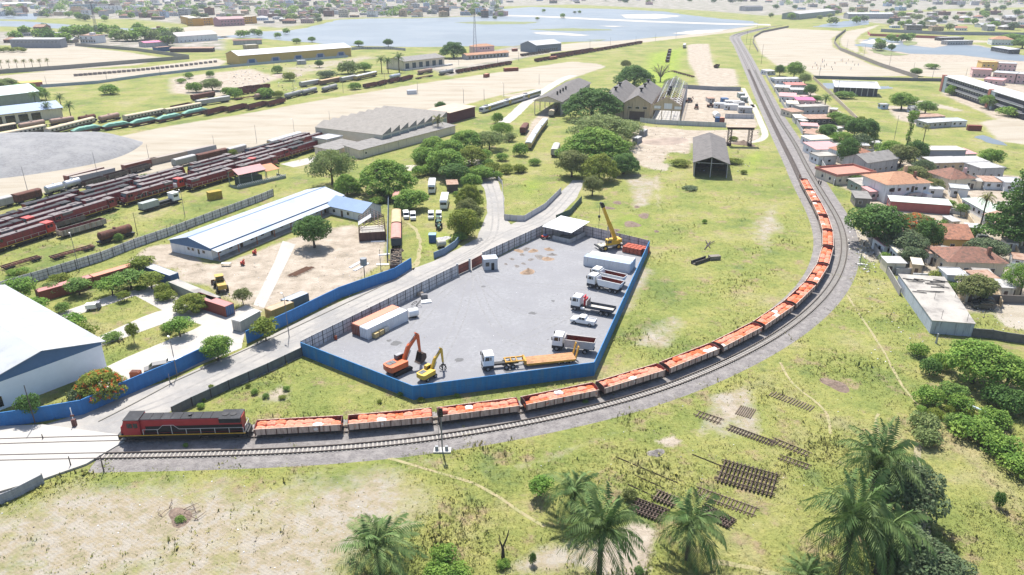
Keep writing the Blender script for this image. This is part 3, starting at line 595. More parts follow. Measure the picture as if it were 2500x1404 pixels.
g=T("yard_gate","pair of open rusty red sheet gates in the yard fence beside the guard hut","gate",G(1130,662))
gm_=mat("gate_red",(0.22,0.07,0.05),0.8,0.2,1)
for a,b in (((1119,671),(1145,659)),((1152,657),(1178,643))):
    A,rz,L=seg(a,b);m=MB();m.rbox(A-g.location+Vector((math.cos(rz)*L/2,math.sin(rz)*L/2,1.35)),L,0.06,2.5,rz)
    leaf=m.obj("gate_leaf",gm_,g);m=MB()
    for z in (0.3,1.3,2.4):m.rbox(A-g.location+Vector((math.cos(rz)*L/2+math.sin(rz)*0.06,math.sin(rz)*L/2-math.cos(rz)*0.06,z)),L,0.05,0.08,rz)
    m.obj("frame_bar",CDK,leaf)
m=MB()
for p in ((1117,672),(1147,659),(1180,642)):q=G(*p)-g.location;m.box(q.x-0.25,q.x+0.25,q.y-0.25,q.y+0.25,0,3.2)
m.obj("gate_pillar",CW,g)
wall("roadside_wall","long blue masonry wall along the access road in front of the big white warehouse",[(-70,1062),(0,1044),(95,1030),(205,1011),(285,975),(430,913),(555,852)],2.9,BLUEW,0.25,course=0.24)
wall("roadside_wall","blue masonry wall along the road beside the bare earth building compound",[(605,838),(720,783),(830,728),(965,680),(1004,655)],2.9,BLUEW,0.25,course=0.24)
wall("precast_wall","low dark precast wall on the grass verge from the yard corner towards the train",[(738,868),(655,908),(560,950),(470,992),(422,1016)],1.9,DKW,0.12,posts=3.6,course=0.5)
wall("precast_wall","short dark precast wall at the bottom left corner beside the crossing",[(-70,1262),(35,1218),(108,1180)],1.7,mat("precast_grey",(0.27,0.28,0.31),0.9,0.15,1,streak=True),0.12,posts=3.2,course=0.5)
SHF=mat("compound_fence_grey",(0.50,0.485,0.50),0.8,0.12,0.5,col2=(0.36,0.35,0.37),amt=0.4,streak=True)
wall("compound_fence","long grey panel fence between the locomotive yard and the blue roofed building",[(-60,730),(0,714),(120,678),(250,637),(330,605),(410,577)],2.6,SHF,0.08,posts=3.3,rail=(0.9,1.8),side=-1)
wall("compound_fence","grey panel fence behind the long blue roofed building",[(410,577),(520,535),(640,490),(668,478)],2.5,SHF,0.08,posts=3.3,rail=(0.9,1.8),side=-1)
wall("garden_wall","pale blue wall at the road corner below the parked tractors",[(1060,632),(1085,622),(1112,603),(1128,582)],1.9,mat("pale_blue_wall",(0.13,0.19,0.27),0.85,0.15,1),0.2)
wall("road_fence","grey corrugated fence along the left side of the right hand road fork",[(1232,537),(1262,540),(1280,540),(1330,510),(1370,470)],1.9,SHEETM,0.06,posts=3)
wall("road_fence","dark green sheet fence along the right side of the right hand road fork",[(1358,540),(1392,525),(1420,492)],2.0,mat("green_sheet",(0.06,0.10,0.095),0.8,0.15,1),0.06,posts=3)
wall("road_fence","thin grey fence beside the left road fork near the trees",[(1178,410),(1205,428),(1226,452),(1231,536)],1.6,SHEETM,0.06,posts=4)
wall("blue_post_wall","narrow dark blue grey wall beside the old railway carriages",[(946,640),(949,492)],2.2,mat("slate_wall",(0.10,0.13,0.17),0.85,0.1,1),0.2)
# ================================================================ YARD MACHINES
def wheel(parent,x,y,r,wd=0.35,name="wheel",rimc=None):
    s=1 if y>0 else-1
    q=MB();q.cyl((x,y-wd/2,r),(x,y+wd/2,r),r,n=18);o=q.obj(name,TYRE,parent)
    MB().cyl((x,y+s*(wd/2+0.003),r),(x,y+s*(wd/2+0.05),r),r*0.55,r*0.45,n=14).obj("rim",rimc or RIM,o);return o
def truck_front(t,cabx=0.0,dark=True):
    """cab-over lorry cab facing -X, front bumper at cabx"""
    x=cabx
    c=MB();c.prism([(x,1.25),(x+2.15,1.25),(x+2.15,3.45),(x+0.35,3.45),(x+0.05,2.3)],-1.24,1.24,'y');cab=c.obj("cab",WHT,t)
    MB().box(x+0.45,x+1.85,-0.95,0.95,3.455,3.53).box(x+0.7,x+1.2,-0.35,0.35,3.535,3.6).obj("roof_hatch",WHT,cab)
    g=MB();g.add([(x+0.04,-1.1,2.36),(x+0.04,1.1,2.36),(x+0.33,1.1,3.35),(x+0.33,-1.1,3.35)],[(0,3,2,1)]);g.obj("windscreen",GLS,cab)
    for s in (-1,1):MB().prism([(x+0.35,2.35),(x+1.25,2.35),(x+1.25,3.15),(x+0.55,3.15)],min(s*1.243,s*1.262),max(s*1.243,s*1.262),'y').obj("side_window",GLS,cab)
    MB().box(x+1.4,x+1.65,-1.262,-1.243,2.4,3.1).obj("side_window",GLS,cab)
    MB().box(x-0.05,x+2.1,-1.22,1.22,0.5,1.24).obj("bumper",mat("bumper_black",(0.03,0.03,0.034),0.7,0.2,2),t)
    for s in (-1,1):MB().box(x-0.08,x-0.052,min(s*0.6,s*1.1),max(s*0.6,s*1.1),0.8,1.05).obj("headlight",mat("lamp_glass",(0.5,0.5,0.5),0.2,0.05,1),t)
    for s in (-1,1):MB().box(x-0.1,x+0.1,min(s*1.25,s*1.45),max(s*1.25,s*1.45),2.5,3.2).obj("mirror",BLK,cab)
    return cab
def make_tipper(body=WHT,inner=None,axles=4,L=8.8,sloped=True,rimc=None):
    t=T("dump_truck",None,"dump truck");truck_front(t)
    MB().box(1.6,L,-0.45,0.45,0.75,1.15).obj("chassis",BLK,t)
    x0,x1=2.55,L+0.1;zf=1.25;zt=2.75
    m=MB()
    if sloped:side=[(x0+0.55,zf),(x1-0.55,zf),(x1,zt),(x0-0.05,zt)]
    else:side=[(x0,zf),(x1-0.2,zf),(x1,zt),(x0,zt)]
    for s in (-1,1):
        m.prism(side,min(s*1.24,s*1.17),max(s*1.24,s*1.17),'y')
        n=7
        for i in range(0 if sloped else n):
            x=x0+0.15+(x1-x0-0.4)*i/(n-1);m.box(x-0.06,x+0.06,min(s*1.31,s*1.243),max(s*1.31,s*1.243),zf,zt)
        m.box(x0,x1-0.02,min(s*1.29,s*1.15),max(s*1.29,s*1.15),zt+0.002,zt+0.12)
    m.box(side[0][0],side[1][0],-1.16,1.16,zf,zf+0.08)
    m.add([(side[0][0],-1.16,zf),(side[0][0],1.16,zf),(side[3][0],1.16,zt+0.5),(side[3][0],-1.16,zt+0.5),(side[0][0]+.1,-1.16,zf),(side[0][0]+.1,1.16,zf),(side[3][0]+.1,1.16,zt+.5),(side[3][0]+.1,-1.16,zt+.5)],[(0,3,2,1),(4,5,6,7),(2,3,7,6),(0,1,5,4),(1,2,6,5),(3,0,4,7)])
    box_=m.obj("tipper_body",body,t)
    MB().add([(side[1][0],-1.16,zf),(side[1][0],1.16,zf),(side[2][0],1.16,zt),(side[2][0],-1.16,zt),(side[1][0]-.08,-1.16,zf),(side[1][0]-.08,1.16,zf),(side[2][0]-.08,1.16,zt),(side[2][0]-.08,-1.16,zt)],[(0,1,2,3),(4,7,6,5),(2,6,7,3),(0,4,5,1),(1,5,6,2),(3,7,4,0)]).obj("tailgate",body,t)
    inr=inner or mat("tipper_rust_lining",(0.17,0.035,0.022),0.85,0.25,1)
    m=MB()
    for s in (-1,1):m.prism([(side[0][0]+.15,zf+.09),(side[1][0]-.12,zf+.09),(side[2][0]-.12,zt-.03),(side[3][0]+.15,zt-.03)],min(s*1.165,s*1.15),max(s*1.165,s*1.15),'y')
    m.box(side[0][0]+.12,side[1][0]-.1,-1.148,1.148,zf+.083,zf+.1);m.obj("lining",inr,box_)
    xs=(0.95,2.9,L-2.6,L-1.2)if axles==4 else (0.95,L-2.6,L-1.2)if axles==3 else (0.95,L-1.8)
    for x in xs:
        for s in (-1,1):wheel(t,x,s*1.02,0.52,0.38,rimc=rimc)
    return t
def face(a,b):
    """origin at the near front-left ground corner pixel a, +X towards pixel b"""
    A,rz,L=seg(a,b);return A,rz,L
def at(a,b,mid_off=1.25):
    A,rz,L=seg(a,b);n=Vector((-math.sin(rz),math.cos(rz),0))*mid_off;return (A+n),rz,L
l,rz,L=at((1432,702),(1518,722));put("tip_white",make_tipper,l,rz,"white dump truck with rust lined body parked nearest the tan flatbed truck","parked lorries")
l2=G(1441,686)+Vector((-math.sin(rz),math.cos(rz),0))*1.25;dup(PROTO["tip_white"],l2,rz,"white dump truck half hidden behind another, nearest the white container","parked lorries")
PROTO["tip_white"]["label"]="white dump truck with rust lined body in front of its twin, beside the crane lorry"
TAN=mat("tipper_grey_tan",(0.44,0.40,0.37),0.75,0.15,1)
l,rz,L=at((1347,856),(1446,868));t_=make_tipper(TAN,axles=2,L=8.6,sloped=False);t_.location=l;t_.rotation_euler=(0,0,rz);tag(t_,"dump truck with white cab and tan ribbed body near the blue corner wall","dump truck","parked lorries")
# flatbed crane lorry
t=T("crane_truck","white cab lorry with red folded loader crane and dark dropside bed","truck");truck_front(t)
MB().box(1.6,9.6,-0.45,0.45,0.75,1.15).obj("chassis",BLK,t)
m=MB();m.box(3.9,10.0,-1.25,1.25,1.2,1.3);m.obj("bed",mat("bed_pale",(0.42,0.40,0.36),0.9,0.1,1),t)
DS=mat("dropside_dark",(0.05,0.055,0.07),0.7,0.2,1)
m=MB();m.box(3.9,10.0,-1.3,-1.252,1.2,1.85);m.obj("side_panel",DS,t);m=MB();m.box(3.9,10.0,1.252,1.3,1.2,1.85);m.obj("side_panel",DS,t);MB().box(10.002,10.06,-1.3,1.3,1.2,1.85).obj("tailgate",DS,t);MB().box(3.8,3.88,-1.28,1.28,1.2,2.9).obj("headboard",mat("headboard_brown",(0.17,0.13,0.12),0.8,0.2,1),t)
m=MB();m.cyl((2.9,0,1.1),(2.9,0,2.6),0.28,n=10);m.tube([(2.9,0,2.6),(2.8,0.9,3.5),(2.9,-0.8,3.6),(3.1,0.6,2.4)],0.17,6);m.rbox((3.2,0.2,2.9),0.5,1.4,0.5);m.obj("loader_crane",mat("crane_red",(0.38,0.02,0.03),0.45,0.2,1),t)
MB().cyl((2.4,-1.15,0.95),(3.3,-1.15,0.95),0.3,n=12).obj("fuel_tank",WHT,t)
for x in (0.95,7.2,8.6):
    for s in (-1,1):wheel(t,x,s*1.02,0.52,0.38)
l,rz,L=at((1393,757),(1490,775));t.location=l;t.rotation_euler=(0,0,rz);t["group"]="parked lorries"
# pickup
def make_pickup(body=WHT):
    t=T("pickup_truck",None,"pickup")
    m=MB();m.prism([(0,0.45),(5.1,0.45),(5.15,1.05),(3.3,1.08),(1.3,1.12),(0.15,0.98)],-0.9,0.9,'y');m.prism([(1.25,1.12),(3.25,1.08),(3.1,1.72),(1.95,1.76)],-0.8,0.8,'y');b=m.obj("body",body,t)
    MB().box(3.45,5.0,-0.72,0.72,1.075,1.092).obj("cargo_bed",mat("bed_liner",(0.30,0.30,0.31),0.8,0.1,1),t)
    m=MB();m.box(3.4,5.12,-0.9,-0.82,1.07,1.22);m.box(3.4,5.12,0.82,0.9,1.07,1.22);m.box(5.05,5.13,-0.81,0.81,1.07,1.22);m.obj("bed_side",body,t)
    for s in (-1,1):
        MB().prism([(1.72,1.2),(2.35,1.2),(2.35,1.66),(2.02,1.68)],min(s*0.803,s*0.82),max(s*0.803,s*0.82),'y').obj("side_window",GLS,b);MB().prism([(2.42,1.2),(3.05,1.2),(2.98,1.64),(2.42,1.66)],min(s*0.803,s*0.82),max(s*0.803,s*0.82),'y').obj("side_window",GLS,b)
    MB().add([(1.30,-0.72,1.14),(1.30,0.72,1.14),(1.93,0.68,1.72),(1.93,-0.68,1.72)],[(0,3,2,1)]).obj("windscreen",GLS,b)
    for s in (-1,1):MB().box(5.14,5.17,min(s*.65,s*.88),max(s*.65,s*.88),0.7,1.0).obj("tail_light",BRED,t)
    for x in (0.95,4.15):
        for s in (-1,1):wheel(t,x,s*0.8,0.37,0.24)
    return t
l,rz,L=at((1391,789),(1447,799),0.9);put("pickup",make_pickup,l,rz,"white double cab pickup parked between two lorries in the gravel yard","parked cars");PROTO["pickup"].scale=(1.1,1.1,1.1)
# tractor unit with low-loader
t=T("lowloader_truck","white lorry tractor with long tan low loader trailer along the blue wall","truck");truck_front(t)
MB().box(1.6,7.2,-0.45,0.45,0.75,1.12).obj("chassis",BLK,t)
TIM=mat("trailer_timber",(0.36,0.20,0.10),0.85,0.25,1.2,col2=(0.22,0.12,0.07),amt=0.4,streak=False);TYL=mat("trailer_yellow",(0.42,0.22,0.03),0.7,0.2,1)
m=MB();m.box(4.4,8.4,-1.0,-0.75,1.35,1.6);m.box(4.4,8.4,0.75,1.0,1.35,1.6);m.box(8.2,8.6,-1.3,1.3,0.7,1.6)
for x in (4.5,5.6,6.7):m.box(x,x+0.2,-0.74,0.74,1.38,1.55)
m.obj("gooseneck",TYL,t)
d=MB()
for i in range(8):d.box(8.6,18.6,-1.45+i*0.365,-1.45+i*0.365+0.34,0.85+0.012*(i%3),1.0+0.012*(i%3))
d.obj("deck",TIM,t);MB().box(8.62,18.5,-1.5,-1.46,0.6,0.98).box(8.62,18.5,1.46,1.5,0.6,0.98).obj("deck_edge",TYL,t)
for s in (-1,1):MB().rbox((18.9,s*0.9,2.1),0.18,0.7,2.7,0,R(12)).obj("loading_ramp",TYL,t)
for x in (0.95,4.6,5.9,15.2,16.4,17.6):
    for s in (-1,1):wheel(t,x,s*(1.02 if x<8 else 1.1),0.5 if x<8 else 0.38,0.38)
l,rz,L=at((1180,909),(1425,884),1.25);t.location=l;t.rotation_euler=(0,0,rz);t.scale=(min(1,L/18.8),)*3;t["group"]="parked lorries"
# excavators
def arm(parent,name,pts,w0,mt,y=0.0):
    m=MB()
    for (a,b,ha,hb)in pts:
        d=Vector((b[0]-a[0],b[1]-a[1]));n=Vector((-d.y,d.x)).normalized()
        m.prism([(a[0]-n.x*ha,a[1]-n.y*ha),(b[0]-n.x*hb,b[1]-n.y*hb),(b[0]+n.x*hb,b[1]+n.y*hb),(a[0]+n.x*ha,a[1]+n.y*ha)],y-w0,y+w0,'y')
    return m.obj(name,mt,parent)
def make_excavator(col,bucket=True,crawler=True):
    t=T("excavator",None,"excavator")
    if crawler:
        for s in (-1,1):
            m=MB();m.prism([(-2.1,0.35),(-1.8,0.05),(1.8,0.05),(2.1,0.35),(2.1,0.6),(1.8,0.9),(-1.8,0.9),(-2.1,0.6)],min(s*0.85,s*1.45),max(s*0.85,s*1.45),'y');m.obj("track",BLK,t)
    else:
        for x in (-1.3,1.3):
            for s in (-1,1):wheel(t,x,s*1.0,0.55,0.45)
        MB().box(-1.8,1.8,-0.7,0.7,0.55,0.95).obj("chassis",BLK,t)
    MB().cyl((0,0,0.9),(0,0,1.15),0.8,n=16).obj("turntable",BLK,t)
    m=MB();m.prism([(-2.7,-1.2),(-2.3,-1.35),(1.2,-1.35),(1.2,1.35),(-2.3,1.35),(-2.7,1.2),(-2.9,0)],1.15,2.25,'z');h=m.obj("house",col,t)
    MB().box(-2.3,-1.5,-0.2,1.0,2.255,2.32).box(-1.4,-0.6,-0.2,1.0,2.255,2.32).obj("engine_cover",mat("cover_dark",(0.09,0.095,0.1),0.6,0.2,2),h)
    c=MB();c.prism([(0.0,1.16),(1.75,1.16),(1.85,1.9),(1.5,3.05),(0.0,3.05)],0.42,1.34,'y');cab=c.obj("cab",col if not bucket else mat("cab_grey",(0.12,0.11,0.11),0.5,0.2,2),t)
    MB().box(0.1,1.45,1.342,1.36,1.9,2.9).box(0.1,1.45,0.40,0.418,1.9,2.9).obj("side_window",GLS,cab);MB().add([(1.87,0.5,1.9),(1.87,1.26,1.9),(1.53,1.26,2.95),(1.53,0.5,2.95)],[(0,1,2,3)]).obj("windscreen",GLS,cab);MB().box(0.02,1.45,0.45,1.31,3.055,3.12).obj("cab_roof",mat("cab_roof_grey",(0.22,0.22,0.23),0.6,0.2,2)if bucket else col,cab)
    arm(t,"boom",[((0.9,1.5),(2.4,4.3),0.35,0.42),((2.4,4.3),(4.6,5.9),0.42,0.24)],0.24,col,-0.05)
    m=MB();m.tube([(1.3,-0.4,1.5),(2.6,-0.4,3.6)],0.11,6);m.tube([(1.3,0.3,1.5),(2.6,0.3,3.6)],0.11,6);m.tube([(2.6,-0.05,4.9),(4.3,-0.05,6.35)],0.12,6);m.obj("hydraulic_ram",mat("ram_steel",(0.3,0.28,0.27),0.4,0.1,2),t)
    arm(t,"stick",[((4.2,6.55),(4.75,5.9),0.12,0.3),((4.75,5.9),(5.1,2.3),0.3,0.18)],0.17,col,-0.05)
    if bucket:
        m=MB();prof=[(5.3,2.2),(6.0,1.75),(6.05,0.9),(5.5,0.25),(4.5,0.15),(4.6,0.3),(5.4,0.45),(5.8,1.0),(5.75,1.6),(5.1,2.0)];m.prism(prof,-0.8,0.8,'y')
        for s in (-1,1):m.prism(prof[:5]+[(5.1,2.0)],min(s*0.8,s*0.84),max(s*0.8,s*0.84),'y')
        for i in range(5):m.box(4.2,4.52,-0.7+i*0.32,-0.55+i*0.32,0.14,0.22)
        m.obj("bucket",mat("bucket_brown",(0.075,0.05,0.04),0.7,0.3,2),t)
    else:
        m=MB();m.tube([(5.1,-0.05,2.4),(5.15,-0.05,1.7)],0.2,6)
        for a in range(5):
            q=a*1.257;m.tube([(5.15,0,1.6),(5.15+0.75*math.cos(q),0.75*math.sin(q),1.2),(5.15+0.85*math.cos(q),0.85*math.sin(q),0.6),(5.15+0.25*math.cos(q),0.25*math.sin(q),0.1)],[0.14,0.16,0.12,0.05],5)
        m.obj("grapple",BLK,t)
    return t
ORG=mat("excavator_orange",(0.50,0.095,0.022),0.5,0.18,0.9,spec=0.4,col2=(0.30,0.07,0.03),amt=0.3);YLW=mat("machine_yellow",(0.52,0.32,0.025),0.5,0.15,0.9,spec=0.4)
t=make_excavator(ORG);t.location=G(975,907);t.rotation_euler=(0,0,R(47));tag(t,"large orange crawler excavator with raised boom and bucket on the gravel","excavator");t.scale=(1.04,)*3
t=make_excavator(YLW,False,False);t.location=G(1046,924);t.rotation_euler=(0,0,R(52));t.scale=(0.80,)*3;tag(t,"smaller yellow wheeled excavator with a claw grapple beside the orange one","excavator")
# telescopic crane
t=T("mobile_crane","yellow rough terrain crane with raised boom behind the white containers","crane")
MB().box(-3.6,3.4,-1.2,1.2,1.0,1.5).obj("carrier",mat("carrier_cream",(0.38,0.36,0.30),0.7,0.15,1),t)
for x in (-2.2,2.0):
    for s in (-1,1):wheel(t,x,s*1.2,0.78,0.55,rimc=YLW)
for x in (-3.5,3.3):MB().box(x-0.2,x+0.2,-2.6,2.6,0.75,1.05).obj("outrigger",BLK,t)
MB().prism([(-0.9,-1.3),(2.6,-1.3),(2.9,0),(2.6,1.3),(-0.9,1.3)],1.52,2.7,'z').obj("upperworks",YLW,t)
c=MB();c.box(-1.8,-0.2,-1.5,-0.6,1.55,3.2);cab=c.obj("operator_cab",YLW,t);MB().box(-1.6,-0.4,-1.525,-1.503,2.2,3.0).box(-1.825,-1.803,-1.4,-0.7,2.1,3.0).obj("window",GLS,cab)
MB().box(2.0,3.0,-1.35,1.35,1.9,2.9).obj("counterweight",YLW,t)
P0,Pm,Pt=Vector((1.6,0,2.6)),Vector((-0.9,0,8.0)),Vector((-3.1,0,13.0))
m=MB();dd=(Pt-P0).normalized();an=math.atan2(-dd.z,dd.x)
m.rbox((P0+Pm)/2,(Pm-P0).length,0.85,0.95,0,an);b=m.obj("boom",YLW,t);m=MB();m.rbox((Pm+Pt)/2,(Pt-Pm).length,0.68,0.75,0,an);m.obj("boom_section",YLW,b)
m=MB();m.rbox(Pt,1.2,0.8,0.9,0,an);m.cyl(Pt+Vector((-0.3,-0.4,0.5)),Pt+Vector((-0.3,0.4,0.5)),0.4,n=10);m.obj("boom_head",BLK,b)
MB().tube([(-0.6,0.0,2.4),(-1.0,0.0,6.6)],0.2,8).obj("luffing_ram",mat("ram_steel",(0.3,0.28,0.27)),t)
m=MB();hx=Pt.x-0.8;m.tube([(hx,0,Pt.z),(hx,0,10.2)],0.05,4);m.tube([(hx,0,9.2),(hx,0,2.0)],0.035,4);m.obj("hoist_rope",BLK,t);m=MB();m.cyl((hx,0,10.2),(hx,0,9.6),0.35,n=8);m.tube([(hx,0,9.6),(hx,0,9.1),(hx+.25,0,8.9),(hx+.1,0,8.7)],0.1,5);m.obj("hook_block",BLK,t)
t.location=G(1489,607);t.rotation_euler=(0,0,R(22))
# containers
def make_container(col,roofc=None,L=12.19,H=2.6,Wd=2.44,doors=True,sides=None):
    t=T("shipping_container",None,"container");a=L
    m=MB();m.box(0.06,a-0.06,0.05,Wd-0.05,0.1,H-0.06);n=int(L/0.28)
    for i in range(n):
        x=0.12+(L-0.24)*(i+0.25)/n;m.box(x,x+0.13,0.015,0.052,0.2,H-0.15);m.box(x,x+0.13,Wd-0.052,Wd-0.015,0.2,H-0.15)
    m.obj("shell",col,t)
    f=MB()
    for x in (0,a-0.12):
        for y in (0,Wd-0.12):f.box(x,x+0.12,y,y+0.12,0,H)
    for y in (0,Wd-0.1):f.box(0.12,a-0.12,y,y+0.1,0.0,0.16);f.box(0.12,a-0.12,y,y+0.1,H-0.1,H)
    f.obj("corner_frame",col,t)
    MB().box(0.12,a-0.12,0.1,Wd-0.1,H-0.06,H-0.015).obj("roof",roofc or col,t)
    if doors:
        d=MB();d.box(-0.02,0.05,0.14,Wd/2-0.01,0.18,H-0.15);d.box(-0.02,0.05,Wd/2+0.01,Wd-0.14,0.18,H-0.15);dr=d.obj("door",col,t);d=MB()
        for y in (0.45,0.95,1.5,2.0):d.tube([(-0.05,y,0.2),(-0.05,y,H-0.2)],0.025,4)
        d.obj("lock_bar",RIM,dr)
    return t
def CC(name,c,**k):return mat(name,c,0.7,0.14,0.7,col2=tuple(x*0.55+(0.05 if i==0 else 0.02)for i,x in enumerate(c)),amt=0.25,scale2=0.7,streak=True,**k)
CT_ORG=CC("container_orange",(0.36,0.10,0.05));CT_RUST=CC("container_rust",(0.20,0.055,0.035));CT_WHT=CC("container_white",(0.58,0.59,0.61));CT_BLU=CC("container_blue",(0.04,0.10,0.22));CT_GRY=CC("container_grey",(0.26,0.27,0.28));CT_YEL=CC("container_yellow",(0.36,0.24,0.08));CT_TAN=CC("container_tan",(0.30,0.25,0.20))
RF_ORG=CC("container_roof_orange",(0.46,0.20,0.13));RF_RED=CC("container_roof_pink",(0.36,0.16,0.15))
def container(a,b,col,label,group=None,roofc=None,L=12.19,H=2.6,z=0,stretch=True):
    A,rz,l=seg(a,b);k=("cont",col.name,roofc.name if roofc else "",L,H)
    put(k,lambda:make_container(col,roofc,L,H),A+Vector((0,0,z)),rz,label,group,((l/L if stretch else 1),1,1))
container((899,831),(997,783),CT_WHT,"white shipping container with doors facing the camera beside three cube tanks","yard containers")
A,rz,_=seg((899,831),(997,783));n=Vector((-math.sin(rz),math.cos(rz),0))
o=make_container(CT_RUST,RF_ORG);o.location=A+n*2.52;o.rotation_euler=(0,0,rz);tag(o,"rust red shipping container with orange roof between the white container and the fence","container","yard containers")
container((1424,648),(1537,668),CT_WHT,"white rust streaked container with pale blue roof behind the dump trucks","yard containers",CC("container_roof_blue",(0.26,0.36,0.55)))
A,rz,l=seg((1424,648),(1537,668));n=Vector((-math.sin(rz),math.cos(rz),0));o=make_container(CT_WHT,CC("container_roof_cream",(0.45,0.43,0.38)));o.location=A+n*2.6+Vector((math.cos(rz),math.sin(rz),0))*0.5;o.rotation_euler=(0,0,rz);tag(o,"cream roofed container against the blue roofed one, next to the yellow crane","container","yard containers")
# water tank behind container, cube tanks
t=T("water_tank","white cylindrical tank lying at the end of the white container","tank",G(1000,781));MB().cyl((-0.4,0.9,1.2),(1.6,1.9,1.2),0.95,n=18).obj("shell",WHT,t);MB().box(-0.2,1.4,0.8,2.0,0,0.3).obj("cradle",BLK,t)
def make_ibc(c=None):
    t=T("cube_tank",None,"cube tank");MB().box(0.03,1.17,0.03,0.97,0.16,1.12).cyl((0.6,0.5,1.12),(0.6,0.5,1.2),0.18,n=10).obj("bottle",c or mat("ibc_yellow",(0.45,0.33,0.13),0.5,0.12,2),t);m=MB()
    for z in (0.2,0.5,0.8,1.1):m.box(0,1.2,-0.01,0.02,z,z+0.03);m.box(-0.01,0.02,0.02,0.98,z,z+0.03)
    m.obj("cage",RIM,t);MB().box(0,1.2,0,1.0,0,0.13).obj("pallet",mat("pallet_wood",(0.2,0.15,0.1),0.9),t);return t
for (a,b),lab,c in ((((917,829),(934,821)),"yellow cube tank nearest the camera of three beside the white container",None),(((929,822),(946,814)),"yellow cube tank in the middle of three beside the white container",None),(((941,815),(958,807)),"white topped cube tank farthest of three beside the white container",mat("ibc_white",(0.45,0.43,0.38),0.5))):
    A,rz,_=seg(a,b);o=make_ibc(c);o.location=A;o.rotation_euler=(0,0,rz+0.1);o.scale=(1.1,)*3;tag(o,lab,"cube tank","cube tanks by the container")
# brick pallets
BRK=mat("stacked_brick",(0.36,0.085,0.05),0.85,0.3,3,bump=0.8,bscale=4)
A,rz,_=seg((1519,616),(1572,627))
for i in range(6):
    for j in range(3):
        if i==5 and j==0:continue
        p=A+Vector((math.cos(rz),math.sin(rz),0))*(i*1.12)+Vector((-math.sin(rz),math.cos(rz),0))*(j*1.25);m=MB()
        for k in range(4):m.box(0.02*(k%2),1.0-0.02*(k%2),0.02,1.05,0.14+k*0.42,0.54+k*0.42)
        o=T("brick_pallet",f"orange brick stack on a pallet, {['front', 'middle', 'back'][j]} row of the pile by the blue wall","brick pallet",p,rz+rnd.uniform(-0.03,0.03),f"brick pallets in the {['front', 'middle', 'back'][j]} row");m.obj("brick_stack",BRK,o);MB().box(0,1,0,1.06,0,0.13).obj("pallet",MATS["pallet_wood"],o)
# guard hut
t=T("guard_hut","small grey flat roofed guard hut at the yard gate","hut",*[(x)for x in seg((1184,662),(1213,656))[:1]],0);A,rz,L=seg((1182,661),(1207,657));t.location=A;t.rotation_euler=(0,0,R(12))
HUT=mat("hut_grey",(0.42,0.43,0.45),0.85,0.1,1);MB().box(0,3.6,0,3.0,0,3.0).obj("wall",HUT,t);MB().box(-0.1,3.7,-0.1,3.1,3.003,3.15).obj("roof",mat("hut_roof",(0.40,0.44,0.48),0.8,0.06,1),t);MB().box(1.9,2.7,-0.04,-0.003,0.05,2.0).obj("door",BLK,t);MB().box(0.4,1.4,-0.04,-0.003,1.1,2.2).obj("window",GLS,t)
# canopy shelter in far left corner
t=T("canopy_shelter","white roofed open canopy with low grey enclosure at the yard far corner","shelter");A=G(1331,580);B=G(1391,594);t.location=A;dv=B-A;rz=math.atan2(dv.y,dv.x);t.rotation_euler=(0,0,rz);L=dv.length
D=9.5;m=MB();m.add([(-0.8,-0.6,3.35),(L+0.8,-0.6,3.35),(L+0.8,D,4.1),(-0.8,D,4.1),(-0.8,-0.6,3.45),(L+0.8,-0.6,3.45),(L+0.8,D,4.2),(-0.8,D,4.2)],[(0,3,2,1),(4,5,6,7),(0,1,5,4),(1,2,6,5),(2,3,7,6),(3,0,4,7)]);m.obj("roof",mat("canopy_white",(0.52,0.52,0.52),0.6,0.04,1),t)
for x,y in ((0.1,0),(L-0.1,0),(0.1,D-0.5),(L-0.1,D-0.5)):MB().box(x-0.08,x+0.08,y-0.08,y+0.08,0,3.4+y*0.07).obj("post",DARKM,t)
MB().box(2.6,L,-0.1,0.1,0,1.2).box(L-0.1,L+0.1,0.1,D-1,0,1.2).box(2.6,2.75,0.1,4,0,1.2).obj("enclosure_wall",CW,t)
# heaps of soil and oddments in the yard
HEAP=mat("soil_heap",(0.27,0.19,0.13),0.95,0.3,2,bump=0.8,bscale=6);HEAPG=mat("rubble_heap_grey",(0.17,0.155,0.145),0.95,0.35,2,bump=0.8,bscale=5)
def heap_mesh(name,m,seed,n=22):
    q=random.Random(seed);mb=MB();vs=[];k=16;rr=7
    ph=[q.uniform(0,6.28)for _ in range(4)]
    for j in range(rr+1):
        for i in range(k):
            a=2*math.pi*i/k;r=j/rr;e=1+0.18*math.sin(2*a+ph[0])+0.12*math.sin(3*a+ph[1]);vs.append((math.cos(a)*r*e,math.sin(a)*r*e,max(0,(1-r)**1.15*(1+0.15*q.uniform(-1,1)))if j<rr else-0.02))
    fs=[(j*k+i,(j+1)*k+i,(j+1)*k+(i+1)%k,j*k+(i+1)%k)for j in range(rr)for i in range(k)]
    mb.add(vs,fs);return mb.mesh(name,m,True)
HM=[heap_mesh("soil_heap",HEAP,i)for i in range(4)]
def heap(px,py,r,h,label,m=HEAP,name="soil_heap",cat="heap",group=None):
    o=bpy.data.objects.new(name,HM[rnd.randrange(4)]);COL.objects.link(o);o.location=G(px,py);o.scale=(r,r*rnd.uniform(0.75,1),h);o.rotation_euler=(0,0,rnd.uniform(0,6));o.material_slots[0].link='OBJECT';o.material_slots[0].material=m;return tag(o,label,cat,group)
heap(1289,665,2.0,1.2,"largest brown soil heap standing alone on the yard gravel")
